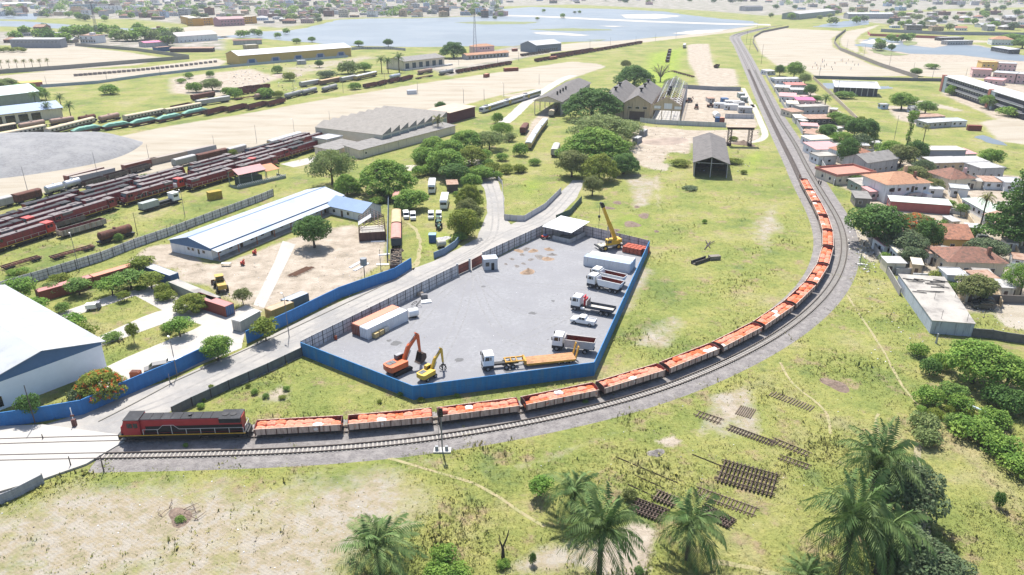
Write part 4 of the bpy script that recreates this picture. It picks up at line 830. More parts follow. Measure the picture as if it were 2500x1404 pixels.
for i,(x,y,r,h,c)in enumerate([(1267,613,1.6,.6,0),(1284,609,1.5,.6,1),(1302,613,1.6,.7,0),(1340,610,1.5,.7,0),(1348,622,1.4,.5,1),(1336,633,1.8,.7,0),(1318,628,2.0,.5,1),(1296,634,1.2,.3,1),(1275,622,1.0,.4,1),(1250,633,.9,.35,1),(1278,644,.9,.3,1),(1262,650,1.1,.3,1),(1235,645,.8,.3,1)]):
    heap(x,y,r,h,"low brown soil heap among the scattered heaps near the guard hut" if c==0 else "small grey rubble heap among the scattered heaps near the guard hut",HEAPG if c else HEAP,group="brown heaps on the gravel" if c==0 else "grey heaps on the gravel")
t=T("cable_drum","black bent metal hoops lying by the yard fence","scrap hoops",G(1012,747));m=MB()
for dx,r,tl in ((0,0.75,0.5),(1.0,0.8,0.8)):m.tube([(dx+r*math.cos(a)*math.cos(tl),r*math.sin(a)*0.8,r+r*math.cos(a)*math.sin(tl))for a in np.linspace(0,6.28,15)],0.07,5)
m.obj("hoop",BLK,t)
for lab,px,py,sx,sy,sz,c in (("white slab on the ground by the fence bend in the yard",1040,738,2.4,1.6,0.3,WHT),("grey generator box beside the white slab by the yard fence",1036,729,1.5,1.1,1.1,mat("box_grey",(0.13,0.13,0.14),0.7)),("pale stacked boxes behind the generator by the yard fence",1026,722,1.4,1.0,0.9,CT_TAN)):
    t=T("equipment_box",lab,"box",G(px,py),0.3);MB().box(-sx/2,sx/2,-sy/2,sy/2,0,sz).obj("case",c,t);MB().box(-sx/2+.1,sx/2-.1,-sy/2+.1,sy/2-.1,sz,sz+.06).obj("lid",c,t)
t=T("oil_drum","small red drum against the yard fence near the left corner","drum",G(820,829));MB().cyl((0,0,0),(0,0,0.9),0.32,n=12).obj("barrel",mat("drum_red",(0.3,0.06,0.03),0.6),t);MB().cyl((0,0,0.9),(0,0,0.93),0.33,n=12).obj("lid",RUST,t)
t=T("parked_quad","red and blue small machine parked under the white canopy","quad bike",G(1330,583),0.4);MB().box(-1,1,-.5,.5,.5,1.0).obj("body",BRED,t);MB().box(-.5,.6,-.4,.4,1.0,1.3).obj("seat",CT_BLU,t)
for x in (-.8,.8):
    for s in (-1,1):wheel(t,x,s*.55,.38,.25)
# ================================================================ BUILDINGS
def wins(parent,specs,y=-0.0,frame=None,depth=0.05,name="window"):
    """specs: (x0,x1,z0,z1) on the front (local y=0) wall; each window its own part with a pane"""
    for (x0,x1,z0,z1)in specs:
        f=MB().box(x0-0.08,x1+0.08,y-depth,y-0.003,z0-0.08,z1+0.08).obj(name,frame or WHT,parent);MB().box(x0,x1,y-depth-0.02,y-depth-0.002,z0,z1).obj("pane",GLS,f)
def swins(parent,specs,x,sgn,frame=None):
    """windows on an end wall at local x; specs (y0,y1,z0,z1)"""
    for (y0,y1,z0,z1)in specs:
        a,b=sorted((x+sgn*0.003,x+sgn*0.05));c,d=sorted((x+sgn*0.052,x+sgn*0.07))
        f=MB().box(a,b,y0-0.08,y1+0.08,z0-0.08,z1+0.08).obj("window",frame or WHT,parent);MB().box(c,d,y0,y1,z0,z1).obj("pane",GLS,f)
def building(name,label,cat,a,b,D,h,rise=1.5,roof=None,walls=None,kind='gx',over=0.4,windows=(),ends=(),lends=(),doors=(),group=None,th=0.12,L=None,flat_par=0.35,endm=None,gablem=None,nowall=False):
    """a->b: near base edge in photo px. kind: gx ridge along x, gy ridge along y, hip, mono (rises to the back), flat"""
    A,rz,l=seg(a,b);L=L or l;t=T(name,label,cat,A,rz,group);W=MB()
    if kind=='gx':W.prism([(0,0),(D,0),(D,h),(D/2,h+rise),(0,h)],0,L,'x')
    elif kind=='gy':W.prism([(0,0),(L,0),(L,h),(L/2,h+rise),(0,h)],0,D,'y')
    elif kind=='mono':W.prism([(0,0),(D,0),(D,h+rise),(0,h)],0,L,'x')
    else:W.box(0,L,0,D,0,h)
    w=None if nowall else W.obj("wall",walls,t);r=MB();o=over
    def slab(p): # quad lifted by th
        r.add([(x,y,z+0.01)for x,y,z in p]+[(x,y,z+0.01+th)for x,y,z in p],[(3,2,1,0),(4,5,6,7)]+[(i,(i+1)%4,4+(i+1)%4,4+i)for i in range(4)])
    if kind=='gx':
        e=o*rise/(D/2);slab([(-o,-o,h-e),(L+o,-o,h-e),(L+o,D/2,h+rise),(-o,D/2,h+rise)]);slab([(-o,D/2,h+rise),(L+o,D/2,h+rise),(L+o,D+o,h-e),(-o,D+o,h-e)])
    elif kind=='gy':
        e=o*rise/(L/2);slab([(-o,-o,h-e),(L/2,-o,h+rise),(L/2,D+o,h+rise),(-o,D+o,h-e)]);slab([(L/2,-o,h+rise),(L+o,-o,h-e),(L+o,D+o,h-e),(L/2,D+o,h+rise)])
    elif kind=='mono':slab([(-o,-o,h),(L+o,-o,h),(L+o,D+o,h+rise),(-o,D+o,h+rise)])
    elif kind=='hip':
        k=min(L,D)/2
        if L>=D:p,q=(k,D/2),(L-k,D/2)
        else:p,q=(L/2,k),(L/2,D-k)
        vs=[(-o,-o,h),(L+o,-o,h),(L+o,D+o,h),(-o,D+o,h),(p[0],p[1],h+rise),(q[0],q[1],h+rise)]
        fs=[(0,1,5,4),(1,2,5),(2,3,4,5),(3,0,4),(3,2,1,0)]if L>=D else [(0,1,4),(1,2,5,4),(2,3,5),(3,0,4,5),(3,2,1,0)]
        r.add([(x,y,z+0.02)for x,y,z in vs],fs)
    else:
        r.box(-o,L+o,-o,D+o,h+0.003,h+0.15)
        if flat_par:r.box(-o,L+o,-o,-o+0.15,h+0.152,h+flat_par);r.box(-o,L+o,D+o-0.15,D+o,h+0.152,h+flat_par);r.box(-o,-o+0.15,-o+0.151,D+o-0.151,h+0.152,h+flat_par);r.box(L+o-0.15,L+o,-o+0.151,D+o-0.151,h+0.152,h+flat_par)
    rf=r.obj("roof",roof,t)
    if gablem:
        s=MB()
        if kind=='gx':
            for x0,x1 in ((-0.03,-0.003),(L+0.003,L+0.03)):s.prism([(0,h-0.5),(D,h-0.5),(D,h),(D/2,h+rise-0.02),(0,h)],x0,x1,'x')
        else:s.prism([(0,h-0.5),(L,h-0.5),(L,h),(L/2,h+rise-0.02),(0,h)],-0.03,-0.003,'y')
        s.obj("gable",gablem,t)
    wins(t,windows);swins(t,ends,L,1);swins(t,lends,0,-1)
    for (x0,x1,z1)in doors:MB().box(x0,x1,-0.06,-0.003,0.02,z1).obj("door",mat("door_brown",(0.09,0.06,0.045),0.8,0.2,2)if not isinstance(doors,dict)else doors,t)
    t["_L"]=L;t["_D"]=D;return t
RWHT=mat("roof_white_sheet",(0.36,0.365,0.37),0.6,0.10,0.35,ribs=('X',0.35,0.25),col2=(0.27,0.265,0.255),amt=0.4,scale2=0.3);RLBLU=mat("roof_pale_blue",(0.30,0.335,0.385),0.55,0.07,0.3,ribs=('X',0.4,0.3),col2=(0.23,0.285,0.37),amt=0.4,scale2=0.08);RBLU=mat("roof_blue",(0.15,0.225,0.36),0.5,0.08,0.3,ribs=('X',0.4,0.3))
RAST=mat("roof_asbestos_grey",(0.195,0.185,0.175),0.9,0.14,0.6,ribs=('X',0.5,0.5),col2=(0.135,0.127,0.12),amt=0.4,scale2=0.5);RASTY=mat("roof_asbestos_grey_b",(0.195,0.185,0.175),0.9,0.14,0.6,ribs=('Y',0.5,0.5),col2=(0.135,0.127,0.12),amt=0.4,scale2=0.5)
BARNR=mat("barn_roof",(0.125,0.115,0.11),0.9,0.18,0.6,ribs=('Y',0.5,0.5),col2=(0.085,0.078,0.075),amt=0.45,scale2=0.5);SAWR=mat("saw_roof",(0.24,0.222,0.20),0.9,0.12,0.6,col2=(0.19,0.175,0.16),amt=0.4,scale2=0.4);RTILE=mat("roof_clay_tile",(0.32,0.15,0.095),0.9,0.25,1.5,ribs=('X',0.3,0.8),col2=(0.16,0.09,0.065),amt=0.45,scale2=0.9);RTILEO=mat("roof_orange_tile",(0.37,0.20,0.12),0.9,0.2,1.5,ribs=('X',0.3,0.8),col2=(0.24,0.12,0.075),amt=0.4,scale2=0.9);RBRN=mat("roof_brown_tile",(0.21,0.105,0.075),0.9,0.25,1.5,ribs=('X',0.3,0.8),col2=(0.11,0.07,0.055),amt=0.45,scale2=0.9)
RRED=mat("roof_red_sheet",(0.36,0.13,0.11),0.7,0.12,0.5,ribs=('X',0.35,0.3));RPNK=mat("roof_pink_sheet",(0.44,0.23,0.23),0.7,0.08,0.4,ribs=('X',0.35,0.3));RMAG=mat("roof_magenta_sheet",(0.42,0.10,0.20),0.7,0.1,0.5);RRST=mat("roof_rusty_sheet",(0.30,0.20,0.15),0.85,0.2,0.8,col2=(0.20,0.10,0.06),amt=0.5,scale2=0.6)
RCON=mat("roof_concrete_stained",(0.33,0.31,0.28),0.9,0.15,0.5,col2=(0.20,0.185,0.17),amt=0.5,scale2=0.25);RGRY=mat("roof_grey_sheet",(0.34,0.335,0.33),0.75,0.1,0.6,col2=(0.23,0.22,0.21),amt=0.35,scale2=0.4);RCRM=mat("roof_cream_sheet",(0.46,0.42,0.34),0.7,0.08,0.5)
WWHT=mat("wall_white",(0.620,0.620,0.620),0.85,0.07,0.5,col2=(0.27,0.26,0.25),amt=0.2,streak=True);WCRM=mat("wall_cream",(0.580,0.507,0.392),0.85,0.08,0.5,col2=(0.28,0.24,0.19),amt=0.25,streak=True);WYEL=mat("wall_yellow",(0.567,0.392,0.135),0.85,0.08,0.5,col2=(0.30,0.22,0.10),amt=0.25,streak=True);WPNK=mat("wall_pink",(0.560,0.378,0.364),0.85,0.08,0.5);WBLU=mat("wall_pale_blue",(0.420,0.510,0.630),0.85,0.1,0.5,col2=(0.36,0.38,0.41),amt=0.4,streak=True);WGRY=mat("wall_grey",(0.364,0.357,0.350),0.9,0.12,0.6,col2=(0.16,0.155,0.15),amt=0.3,streak=True);WRED=mat("wall_red",(0.351,0.111,0.098),0.85,0.12,0.6);WORG=mat("wall_orange",(0.50,0.26,0.03),0.8,0.07,0.4);WGRN=mat("wall_green_grey",(0.22,0.26,0.23),0.85,0.1,0.5);WTAN=mat("wall_tan",(0.429,0.338,0.221),0.9,0.12,0.6,col2=(0.22,0.17,0.12),amt=0.3,streak=True);BLUG=mat("gable_blue",(0.08,0.15,0.27),0.7,0.08,0.6)
# ---- big white warehouse bottom left (ridge runs away from the camera, front gable faces camera-right)
A=G(-28,1013);Bp=G(262,900)
t=T("warehouse","big white gabled warehouse with blue gable trim in the bottom left corner","warehouse",(0,0,0));q=A;dv=(Bp-A);L=dv.length;rz=math.atan2(dv.y,dv.x);t.location=A;t.rotation_euler=(0,0,rz)
D,h,rise=46,6.0,2.4
MB().prism([(0,0),(L,0),(L,h),(L/2,h+rise),(0,h)],0,D,'y').obj("wall",mat("warehouse_white_wall",(0.735,0.752,0.780),0.85,0.05,0.4,bump=0.2,bscale=3),t)
m=MB();e=0.6*rise/(L/2)
for s in (0,1):
    xs=(-0.6,L/2)if s==0 else (L/2,L+0.6);zs=(h-e,h+rise)if s==0 else (h+rise,h-e)
    p=[(xs[0],-0.7,zs[0]+.02),(xs[1],-0.7,zs[1]+.02),(xs[1],D,zs[1]+.02),(xs[0],D,zs[0]+.02)];m.add(p+[(x,y,z+0.12)for x,y,z in p],[(3,2,1,0),(4,5,6,7),(0,1,5,4),(1,2,6,5),(2,3,7,6),(3,0,4,7)])
m.obj("roof",mat("warehouse_roof",(0.315,0.33,0.345),0.6,0.05,0.2,ribs=('Y',0.45,0.25),col2=(0.245,0.26,0.275),amt=0.5,scale2=0.16),t)
MB().prism([(-.25,h+rise+.03),(0,h+rise+.2),(.25,h+rise+.03)],-0.7,D,'y').obj('ridge_cap',WWHT,t).location.x=L/2
m=MB()
for i in range(1,9):
    y=i*D/9
    for s in (-1,1):m.add([(L/2,y,h+rise+.13),(L/2,y+.1,h+rise+.13),(L/2+s*L/2,y+.1,h+.13),(L/2+s*L/2,y,h+.13)],[(0,1,2,3)])
m.obj('sheet_joint',CW,t)
MB().prism([(0.0,h-0.75),(L,h-0.75),(L,h),(L/2,h+rise-0.03),(0,h)],-0.06,-0.003,'y').obj("gable_trim",BLUG,t)
MB().box(1.2,2.6,-0.08,-0.003,0.6,2.6).obj("window",GLS,t)
# ---- long building with pale blue roof and veranda
t=T("long_building","long white building with pale blue roof, blue gable and shaded veranda","building")
A=G(515,606,3.45);Bp=G(838,478,3.45);A.z=Bp.z=0;dv=Bp-A;L=dv.length;rz=math.atan2(dv.y,dv.x);t.location=A;t.rotation_euler=(0,0,rz);D=15.5;h=3.5
MB().prism([(0,0),(D,0),(D,h),(D/2,h+1.9),(0,h)],0,L,'x').obj("wall",WWHT,t)
m=MB()
for y0,z0,y1,z1 in ((-0.3,h-0.05,D/2,h+1.92),(D/2,h+1.92,D+0.5,h-0.1)):
    p=[(-0.5,y0,z0),(L+.5,y0,z0),(L+.5,y1,z1),(-0.5,y1,z1)];m.add(p+[(x,y,z+.12)for x,y,z in p],[(3,2,1,0),(4,5,6,7),(0,1,5,4),(1,2,6,5),(2,3,7,6),(3,0,4,7)])
rf=m.obj("roof",RLBLU,t)
jm=MB()
for i in range(1,14):
    x=i*L/14
    for y0,z0,y1,z1 in ((-.3,h-.05,D/2,h+1.92),(D/2,h+1.92,D+.5,h-.1)):jm.add([(x,y0,z0+.13),(x+.09,y0,z0+.13),(x+.09,y1,z1+.13),(x,y1,z1+.13)],[(0,1,2,3)])
jm.obj('sheet_joint',CW,rf)
MB().prism([(-.22,0),(0,.14),(.22,0)],-.5,L+.5,'x').obj('ridge_cap',RBLU,rf).location=(0,D/2,h+2.04)
MB().box(-0.45,L+.45,-0.34,-0.302,h-0.35,h+0.02).obj("fascia",BLUG,t)
MB().prism([(0,h-0.9),(D,h-0.9),(D,h),(D/2,h+1.87),(0,h)],-0.06,-0.003,'x').obj("gable",BLUG,t)
m=MB();p=[(-0.3,-2.6,h-0.75),(L+.2,-2.6,h-0.75),(L+.2,-0.31,h-0.36),(-0.3,-0.31,h-0.36)];m.add(p+[(x,y,z+.08)for x,y,z in p],[(3,2,1,0),(4,5,6,7),(0,1,5,4),(1,2,6,5),(2,3,7,6),(3,0,4,7)]);ver=m.obj("veranda_roof",RLBLU,t)
MB().box(0,L,-2.7,-0.003,0.0,0.3).obj("veranda_floor",RCON,t)
n=9
for i in range(n):
    x=0.1+(L-0.3)*i/(n-1);MB().box(x,x+0.22,-2.4,-2.2,0.303,h-0.75).obj("post",mat("veranda_post",(0.25,0.12,0.08),0.8),t)
for i in range(14):
    x=2+(L-4)*i/13
    if i%3==2:MB().box(x,x+1.0,-0.05,-0.003,0.31,2.4).obj("door",mat("door_brown",(0.09,0.06,0.045),0.8),t)
    else:wins(t,[(x,x+1.1,1.2,2.4)])
swins(t,[(2.5,3.5,1.5,2.3),(4.5,5.2,1.0,2.4),(6.6,7.4,1.6,2.4),(8.2,9.0,1.6,2.4)],0,-1)
# ---- second blue roofed house
t=building("house","smaller blue gabled house at the far end of the long blue roofed building","house",(803,522),(886,541),8.5,3.0,2.0,RBLU,WWHT,'gx',0.6,windows=[(2,3,1,2),(8.2,9.2,1,2)],doors=[(5.5,6.4,2.1)])
# ---- steel frame shed without most of its sheeting
t=T("frame_shed","stripped steel framed shed with rusty base beside the old carriages","shed");A,rz,L=seg((877,590),(940,586));t.location=A;t.rotation_euler=(0,0,rz);D=14;L=7.8
fr=mat("frame_brown",(0.10,0.065,0.055),0.8,0.3,2);m=MB()
MB().box(0,L,0,0.15,0,2.6).box(0,0.15,0.151,D,0,1.2).box(L-.15,L,0.151,D,0,1.2).obj("base_wall",mat("shed_rusty_wall",(0.10,0.055,0.045),0.9,0.3,1,streak=True),t)
for i in range(7):
    y=0.3+(D-0.6)*i/6;m=MB();m.tube([(0.1,y,0),(0.1,y,3.4),(L/2,y,5.6),(L-.1,y,3.4),(L-.1,y,0)],0.09,4);m.box(0.1,L-.1,y-.05,y+.05,3.35,3.45);m.obj("frame",fr,t)
m=MB()
for k in range(1,5):
    for s in (0,1):x=(L/2)*k/4 if s==0 else L-(L/2)*k/4;m.box(x-.05,x+.05,0.2,D-.2,3.4+2.2*k/4+.05,3.5+2.2*k/4+.05)
m.obj("purlin",fr,t)
MB().add([(0,4.2,3.5),(L/2,4.2,5.75),(L/2,8,5.75),(0,8,3.5),(0,4.2,3.56),(L/2,4.2,5.81),(L/2,8,5.81),(0,8,3.56)],[(0,3,2,1),(4,5,6,7),(0,1,5,4),(1,2,6,5),(2,3,7,6),(3,0,4,7)]).obj("roof_sheet",RWHT,t)
MB().box(0.3,L-.3,0.5,D,0.02,0.08).obj("floor",CONC2,t)
# ---- red roofed open workshop canopy in the loco yard
t=T("workshop_canopy","pink red roofed open canopy in front of the parked locomotives","canopy");A,rz,L=seg((580,462),(728,428));t.location=A;t.rotation_euler=(0,0,rz);D=8
m=MB();p=[(1.5,0.8,4.6),(13,0.8,4.6),(13,4.4,6.2),(1.5,4.4,6.2)];q=[(1.5,4.4,6.2),(13,4.4,6.2),(13,8.5,4.6),(1.5,8.5,4.6)]
for pp in (p,q):m.add(pp+[(x,y,z+.1)for x,y,z in pp],[(3,2,1,0),(4,5,6,7),(0,1,5,4),(1,2,6,5),(2,3,7,6),(3,0,4,7)])
m.obj("roof",RPNK,t);m=MB();pp=[(13.3,1.5,3.6),(19,1.5,3.6),(19,6.5,5.0),(13.3,6.5,5.0)];m.add(pp+[(x,y,z+.1)for x,y,z in pp],[(3,2,1,0),(4,5,6,7),(0,1,5,4),(1,2,6,5),(2,3,7,6),(3,0,4,7)]);m.obj("lean_to_roof",mat("roof_orange_sheet",(0.45,0.17,0.08),0.7),t)
for x in (1.8,7,12.7):
    for y in (1.2,8):MB().box(x-.1,x+.1,y-.1,y+.1,0,4.7).obj("post",WGRN,t)
for x in (18.7,13.6):MB().box(x-.08,x+.08,1.8,1.96,0,3.7).obj("post",DARKM,t)
MB().box(0,20.5,0,0.2,0,0.9).box(20.3,20.5,0.201,6,0,0.9).box(0,0.2,0.201,5,0,0.9).obj("plinth_wall",WGRN,t)
m=MB()
for i in range(27):
    for k in range(2):x=0.1+i*0.76+(k%2)*0.38;m.box(x,x+0.42,0.02,0.18,0.9+k*0.35,1.2+k*0.35)
m.obj("block_screen",WWHT,t);MB().box(3,12,2.5,6.5,0,2.6).obj("workshop_core",mat("core_dark_green",(0.06,0.08,0.055),0.9),t)
# ---- saw-tooth workshop
t=T("sawtooth_workshop","large grey saw tooth roofed workshop with cream walls beside the locomotives","workshop");A=G(935,364);Bp=G(1092,315);C_=G(791,338);dv=Bp-A;L=dv.length;rz=math.atan2(dv.y,dv.x);t.location=A;t.rotation_euler=(0,0,rz);D=(C_-A).length*0.985;h=6.2
WCG=mat("workshop_cream_wall",(0.504,0.462,0.378),0.85,0.08,0.4,ribs=('X',0.6,0.5))
MB().box(0,L,0,D,0,h).obj("wall",WCG,t);MB().box(-0.05,L+.05,-0.07,-0.003,0,1.2).obj("plinth",WGRN,t)
n=8;tl=L/n;rise=2.4
for i in range(n):
    x0=i*tl;m=MB();m.prism([(x0+0.02,h+0.01),(x0+tl-0.02,h+0.01),(x0+tl-0.02,h+rise),(x0+tl-0.12,h+rise)]if i else [(x0-.2,h+.01),(x0+tl-.02,h+.01),(x0+tl-.02,h+rise),(x0+tl-.12,h+rise)],-0.2,D+.2,'y');b=m.obj("roof_bay",SAWR,t)
    MB().box(x0+tl-0.019,x0+tl-0.004,1,D-1,h+0.3,h+rise-0.2).obj("glazing",mat("old_glazing",(0.20,0.22,0.22),0.4,0.2,1),b)
    if i in (2,3,4,5,6,7):MB().prism([(x0+1.2,h+.75),(x0+2.6,h+1.25),(x0+2.6,h+1.4),(x0+1.2,h+.95)],D*(0.35+0.06*(i%3)),D*(0.35+0.06*(i%3))+1.2,'y').obj("skylight",WWHT,b)
for i in range(n):
    x0=i*tl;MB().box(x0+0.4,x0+tl-0.4,-0.05,-0.003,3.0,5.4).obj("window",mat("window_greygreen",(0.22,0.25,0.24),0.5,0.15,0.8),t)
building("lean_to_shed","long grey lean-to shed in front of the saw tooth workshop","shed",(880,388),(1112,325),9,3.6,1.0,RASTY,WCRM,'mono',windows=[(3,4,1.5,2.3)])
building("annex","white flat roofed annex at the corner of the saw tooth workshop","annex",(800,370),(840,360),9,5,0,RWHT,WCRM,'flat',0.1)
building("lean_to_shed","small grey roofed shed between the white annex and the long lean-to","shed",(815,388),(880,368),10,3.4,0.8,RAST,WCRM,'mono')
building("engine_shed","beige roofed open shed behind the saw tooth workshop with red wagons inside","shed",(1098,302),(1160,285),14,5.5,0.3,mat("roof_beige",(0.38,0.31,0.24),0.85,0.1,0.4),mat("shed_dark_red",(0.10,0.03,0.03),0.9),'mono',0.8)
# ---- station sheds centre
t=building("train_shed","tall open grey roofed train shed sheltering carriages","shed",(1304,279),(1369,282.4),80,7.5,2.6,BARNR,None,'gy',0.8,nowall=True)
tl=t["_L"];td=t["_D"]
for i in range(8):
    y=0.5+(td-1)*i/7
    for x in (0.2,tl-0.2):MB().box(x-.2,x+.2,y-.2,y+.2,0,7.5).obj("column",WCRM if x<1 else WGRY,t)
MB().box(tl-0.15,tl-.02,1,td-1,0,7.3).obj("side_wall",WGRY,t);MB().prism([(0,7.0),(tl,7.0),(tl,7.45),(tl/2,10),(0,7.45)],0.02,0.2,'y').obj("gable",WCRM,t)
for i in range(4):MB().cyl((tl/2+2.5,12+i*7,9.2),(tl/2+2.5,12+i*7,11.2),0.5,n=8).obj("ventilator",BLK,t)
def shed_gable(label,a,b,D,h,rise,front,nvent,**k):
    t=building("engine_shed",label,"shed",a,b,D,h,rise,BARNR,front,'gy',0.6,**k);L=t["_L"]
    for i in range(nvent):m=MB();y=D*(0.25+0.3*i);m.cyl((L/2,y,h+rise-.2),(L/2,y,h+rise+1.2),0.55,n=8);m.cyl((L/2,y,h+rise+1.2),(L/2,y,h+rise+2.0),0.9,1.3,n=8);m.obj("ventilator",BLK,t)
    return t
shed_gable("grey gabled shed with yellow front and black roof ventilators beside the stripped frame",(1522,290),(1586,293.1),60,8.5,4,WTAN,3,windows=[(2,4,5.5,6.6),(6,8,5.5,6.6),(10,12,5.5,6.6)],doors=[(3,11,4.2)])
shed_gable("grey gabled shed half hidden behind the two big dark trees",(1462,287),(1520,289.7),60,8.5,4,WTAN,2)
t=T("stripped_shed","yellow gabled shed stripped to its bare steel roof frame","shed");A,rz,L=seg((1590,297),(1660,300.2));t.location=A;t.rotation_euler=(0,0,rz);D=88;h=8.5;rise=4.5
m=MB()
for x in (0,L*0.33,L*0.66,L-0.4):m.box(x,x+0.4,0,0.4,0,h-2.5)
m.prism([(0,h-2.5),(L,h-2.5),(L,h),(L/2,h+rise),(0,h)],0,0.4,'y');m.obj("front_wall",WTAN,t)
for x0,x1,z0,z1 in ((1,4.5,h-1.6,h-.2),(6,10,h-1.6,h+1.2),(11.3,14.8,h-1.6,h-.2)):MB().box(x0,x1,-0.05,-0.003,z0,z1).obj("window",WWHT,t)
for x in (0.2,L-.2):MB().box(x-.12,x+.12,0.5,D,0,1.2).obj("side_wall",WGRY,t)
frg=mat("frame_pale",(0.33,0.33,0.35),0.6,0.2,1)
for i in range(14):
    y=2+(D-2.5)*i/13;m=MB();m.tube([(0.2,y,0),(0.2,y,h),(L/2,y,h+rise),(L-.2,y,h),(L-.2,y,0)],0.16,4);m.box(.2,L-.2,y-.1,y+.1,h-.1,h+.1)
    for k in (-.5,0,.5):m.tube([(L/2+k*L/2,y,h),(L/2+k*L/4,y,h+rise*(1-abs(k)/2))],0.1,4)
    m.obj("truss",frg if i>4 else fr,t)
for k in range(9):
    x=L*(k+.5)/9;z=h+rise*(1-abs(x-L/2)/(L/2));MB().box(x-.1,x+.1,.5,D-.5,z+.1,z+.3).obj("purlin",frg if k%2 else fr,t)
MB().box(.6,L-.6,1,D-1,.02,.1).obj("floor",CONC2,t)
for i in range(3):MB().cyl((L/2,8+9*i,h+rise-.3),(L/2,8+9*i,h+rise+2),.8,n=8).obj("ventilator",BLK,t)
wall("works_fence","pale grey hoarding in front of the stripped shed and works compound",[(1562,298),(1600,303),(1700,308),(1772,311)],2.4,SHEETM,0.08,posts=4)
wall("works_fence","grey hoarding along the far edge of the works compound",[(1668,216),(1745,221),(1808,222)],2.6,mat("hoarding_blue_grey",(0.23,0.24,0.26),0.8,0.12,0.5),0.08,posts=5)
wall("works_fence","short grey hoarding round the white site offices",[(1770,289),(1840,290)],2.4,SHEETM,0.08,posts=3)
# site cabins
for i,(a,b,d,h_,rm,wm,lb)in enumerate([((1766,268),(1800,270),6,2.8,RWHT,WWHT,"white site cabin, the long one nearest the grey hoarding"),((1802,276),(1836,277),6,3.0,RWHT,WGRY,"white roofed grey site cabin at the right end of the compound"),((1742,264),(1770,265),5,2.6,RWHT,WWHT,"white site cabin behind the blue container"),((1768,258),(1806,260),5,2.6,RWHT,WWHT,"white site cabin with flat roof in the middle of the compound"),((1806,250),(1822,251),6,3,RWHT,WGRN,"greenish site cabin near the railway side of the compound"),((1804,240),(1818,240),5,2.8,RWHT,WGRN,"small pale site cabin at the back of the compound"),((1762,252),(1778,252),4,2.6,CT_BLU,CT_BLU,"small blue site cabin behind the white ones"),((1790,262),(1818,262),5,2.6,RGRY,WGRY,"grey roofed site cabin between the white cabins"),((1728,250),(1745,250),6,2.2,RRST,WGRY,"brown roofed low store at the left of the cabins")]):
    building("site_cabin",lb,"cabin",a,b,d,h_,0,rm,wm,'flat',0.05,flat_par=0,windows=[(1,2,1.2,2)],doors=[(2.6,3.4,2.0)])
container((1757,300),(1768,300),CT_RUST,"orange red container end-on beside the blue one in the works compound",L=2.44*1,stretch=False,roofc=RF_ORG)
container((1745,299),(1756,299.5),CT_BLU,"dark blue container end-on in the works compound",L=2.44*1,stretch=False)
t=T("silo_tank","white cylindrical tank lying behind the blue and orange containers","tank",G(1752,290));MB().cyl((0,0,1.6),(0,6,1.6),1.5,n=16).obj("shell",WHT,t);MB().box(-1.2,1.2,1,5,0,.5).obj("cradle",DARKM,t)
for i,(px,py,lab,rz)in enumerate([(1682,250,"brown old tractor on the bare earth of the works compound",.6),(1700,266,"dark drilling machine standing in the works compound",1.3),(1735,262,"dark excavator like machine near the site cabins",.2)]):
    t=T("works_machine",lab,"machine",G(px,py),rz);MB().box(-2,2,-.9,.9,.8,1.6).obj("body",RUST,t);MB().box(-.6,.6,-.8,.8,1.6,2.8).obj("cab",DARKM,t);MB().tube([(1.6,0,1.5),(3,0,3.2),(3.6,0,1.5)],.2,5).obj("boom",RUST,t)
    for x in (-1.3,1.3):
        for s in (-1,1):wheel(t,x,s*.9,.7,.4)
# open barn & portal frame
t=building("open_barn","open ended grey barn with dark interior in the middle of the meadow","barn",(1692,431),(1775,435.5),47,5.6,2.3,BARNR,mat("barn_side",(0.13,0.12,0.11),0.9,0.2,1),'gy',0.6,nowall=True);L=t["_L"];D=t["_D"]
MB().box(0,.12,1,D,0,5.5).obj("side_wall",MATS["barn_side"],t);MB().box(L-.12,L,1,D,0,5.5).obj("side_wall",MATS["barn_side"],t);MB().prism([(0.13,0),(L-.13,0),(L-.13,5.5),(L/2,7.7),(.13,5.5)],D-.1,D,'y').obj("back_wall",MATS["barn_side"],t)
for x in (.3,L/2,L-.3):MB().cyl((x,.3,0),(x,.3,5.5 if x != L/2 else 7.6),.16,n=6).obj("post",WGRY,t)
m=MB();m.box(.2,L-.2,.25,.4,5.3,5.5);m.tube([(.2,.3,5.5),(L/2,.3,7.7),(L-.2,.3,5.5)],.1,4);m.obj("tie_beam",WGRY,t)
t=T("steel_portal","dark lattice steel portal with flat rusty deck on two legs","gantry");A,rz,L=seg((1775,356),(1834,357));t.location=A;t.rotation_euler=(0,0,rz)
for s,x in (("",0.8),("",L-0.8)):
    m=MB()
    for dx in (-.7,.7):
        for y in (0,1.8):m.box(x+dx-.12,x+dx+.12,y-.12,y+.12,0,8)
    for k in range(6):z=k*1.3;m.tube([(x-.7,0,z),(x+.7,0,z+1.3)],.09,4);m.tube([(x+.7,0,z),(x-.7,0,z+1.3)],.09,4)
    m.box(x-.9,x+.9,-.3,2.1,0,1.2);m.obj("lattice_leg",mat("portal_dark",(0.045,0.028,0.025),0.85,0.3,2),t)
MB().box(-1,L+1.2,-1.2,3,8.4,8.6).obj("deck",mat("portal_deck",(0.34,0.25,0.19),0.85,0.15,1),t);MB().box(-.5,L+.5,0,.3,7.3,8.38).box(-.5,L+.5,1.5,1.8,7.3,8.38).obj("girder",MATS["portal_dark"],t)
container((1572,334),(1590,322),CT_GRY,"grey container beside the trees, with a yellow one behind it",L=6.1,stretch=False,roofc=RWHT);container((1556,352),(1575,342),CT_GRY,"grey container half hidden by trees near the dirt heap",L=6.1,stretch=False,roofc=RWHT)
